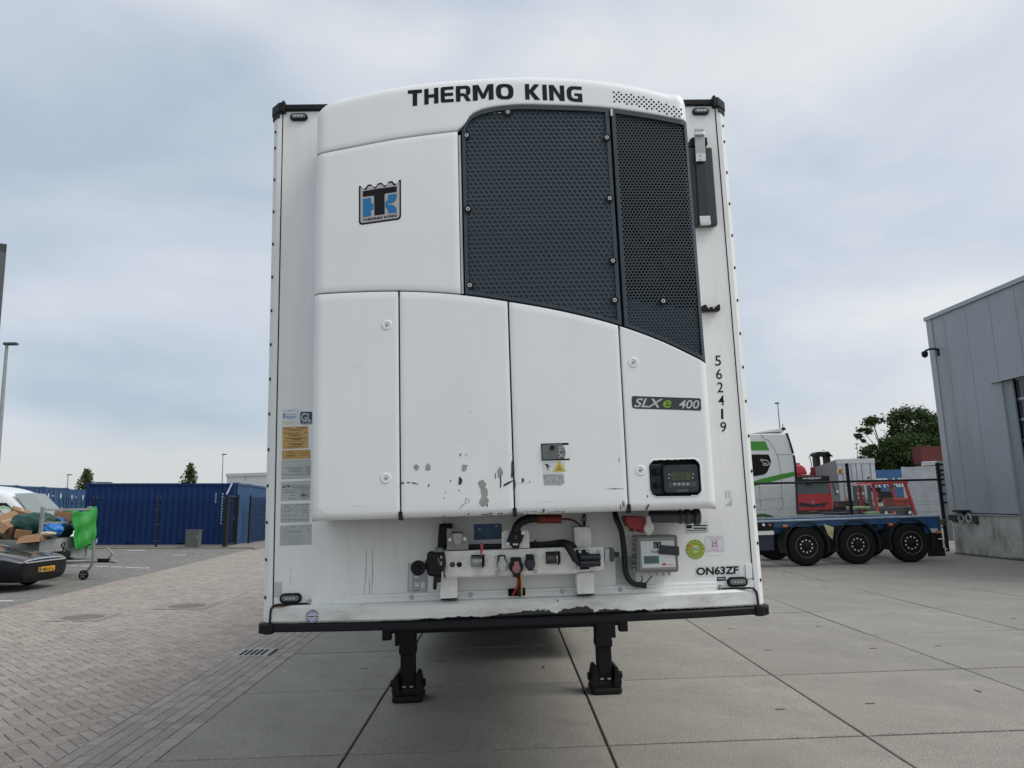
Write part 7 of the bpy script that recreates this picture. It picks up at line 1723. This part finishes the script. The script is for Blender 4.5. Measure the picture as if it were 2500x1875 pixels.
box('mast_leg', .15,.15+w_*.24,.2,1.0,0,zb_+.01, BLACK, rsx); box('mast_leg', w_*.68,w_*.92,.2,1.0,0,zb_+.01, BLACK, rsx); tube('hose', [(-.4,.5,q0[2]-.4),(-.2,.5,zb_-1),(-.25,.5,1)], .04, BLACK, rsx)
text('lettering', '761', lambda a, b: (w_*.42+a*w_*.2, -.02, zb_+.3+b*.35), STICKG, rsx)
lamp_post(Rr(372,95), 80, 'far lamp post rising above the white tractor unit', arm=.3, r=.11, armdir=-1)
lamp_post(Rr(1098,470), 110, 'thin far lamp post above the grey box trailer', arm=.3, r=.1)
LEAFD = mat('dark_tree_leaf', (.045,.075,.024), .7, island=.55, spec=.15)
def big_tree(px, t_, label, rx, rz_, seed, n=9000, base=3.0, bare=False):
    q = P(*px, CAM[1]+t_); h_ = q[2]; rng = np.random.default_rng(seed); o = thing('leafy_tree', label, 'tree', (q[0],q[1],0), group='trees beyond the yard')
    mb = MB().tube([(0,0,0),(.3,0,h_*.35),(.1,.2,h_*.75)], [.35,.1], 9, 2); cl = []
    for k in range(70 if not bare else 30):
        z = base+(h_-base)*rng.random()**.8; f = (z-base)/(h_-base); R2 = rx*math.sqrt(max(.05,1-(2*f-.85)**2/1.6))*rng.uniform(.35,1.0); a = rng.uniform(0,6.28)
        if bare and a > 3.6: continue
        tip = np.array([R2*math.cos(a), R2*math.sin(a)*.8, min(z,h_-.3)]); cl.append((tip, rng.uniform(.3,.95)*(rx/4.6)))
        if k % 2 == 0: mb.tube([(.15,0,z*.6),tuple(tip*[.5,.5,.85]),tuple(tip)], [.09,.02], 5, 1)
    mb.build('trunk', BARK, o)
    cr = MB(); wts = np.array([c[1] for c in cl])**2; wts /= wts.sum(); idx = rng.choice(len(cl), n, p=wts)
    for i in idx:
        c = cl[i][0]+rng.normal(size=3)*cl[i][1]*[.62,.62,.45]; a = rng.normal(size=3); a /= np.linalg.norm(a); b = np.cross(a, rng.normal(size=3)); b /= np.linalg.norm(b); s_ = rng.uniform(.12,.27)
        oo = len(cr.v); cr.v += [tuple(c-a*s_), tuple(c+b*s_*.6), tuple(c+a*s_), tuple(c-b*s_*.6)]; cr.f.append((oo,oo+1,oo+2,oo+3))
    tag(cr.build('crown', LEAFD, o, recalc=False), kind='stuff')
big_tree(Rr(1600,165), 120, 'tallest dense green tree, in the middle of the clump beyond the yard', 5.9, 6, 31, 13000)
big_tree(Rr(1290,225), 118, 'thinner tree with bare twigs at the left of the clump beyond the yard', 3.6, 4, 32, 3000, 6.5, True)
big_tree(Rr(1830,185), 126, 'dense green tree at the right of the clump, against the grey building', 7.5, 6, 33, 15000)
big_tree(Rr(1250,500), 116, 'low dark bushy tree at the left foot of the clump', 4.2, 3, 34, 7000, .8)
big_tree(Rr(1470,430), 114, 'middle-height dark tree in front of the clump', 4.8, 3, 35, 9000, .8)
big_tree(Rr(1640,380), 113, 'broad low tree in front of the clump behind the blue box trailer', 6.3, 3, 36, 10000, .8)
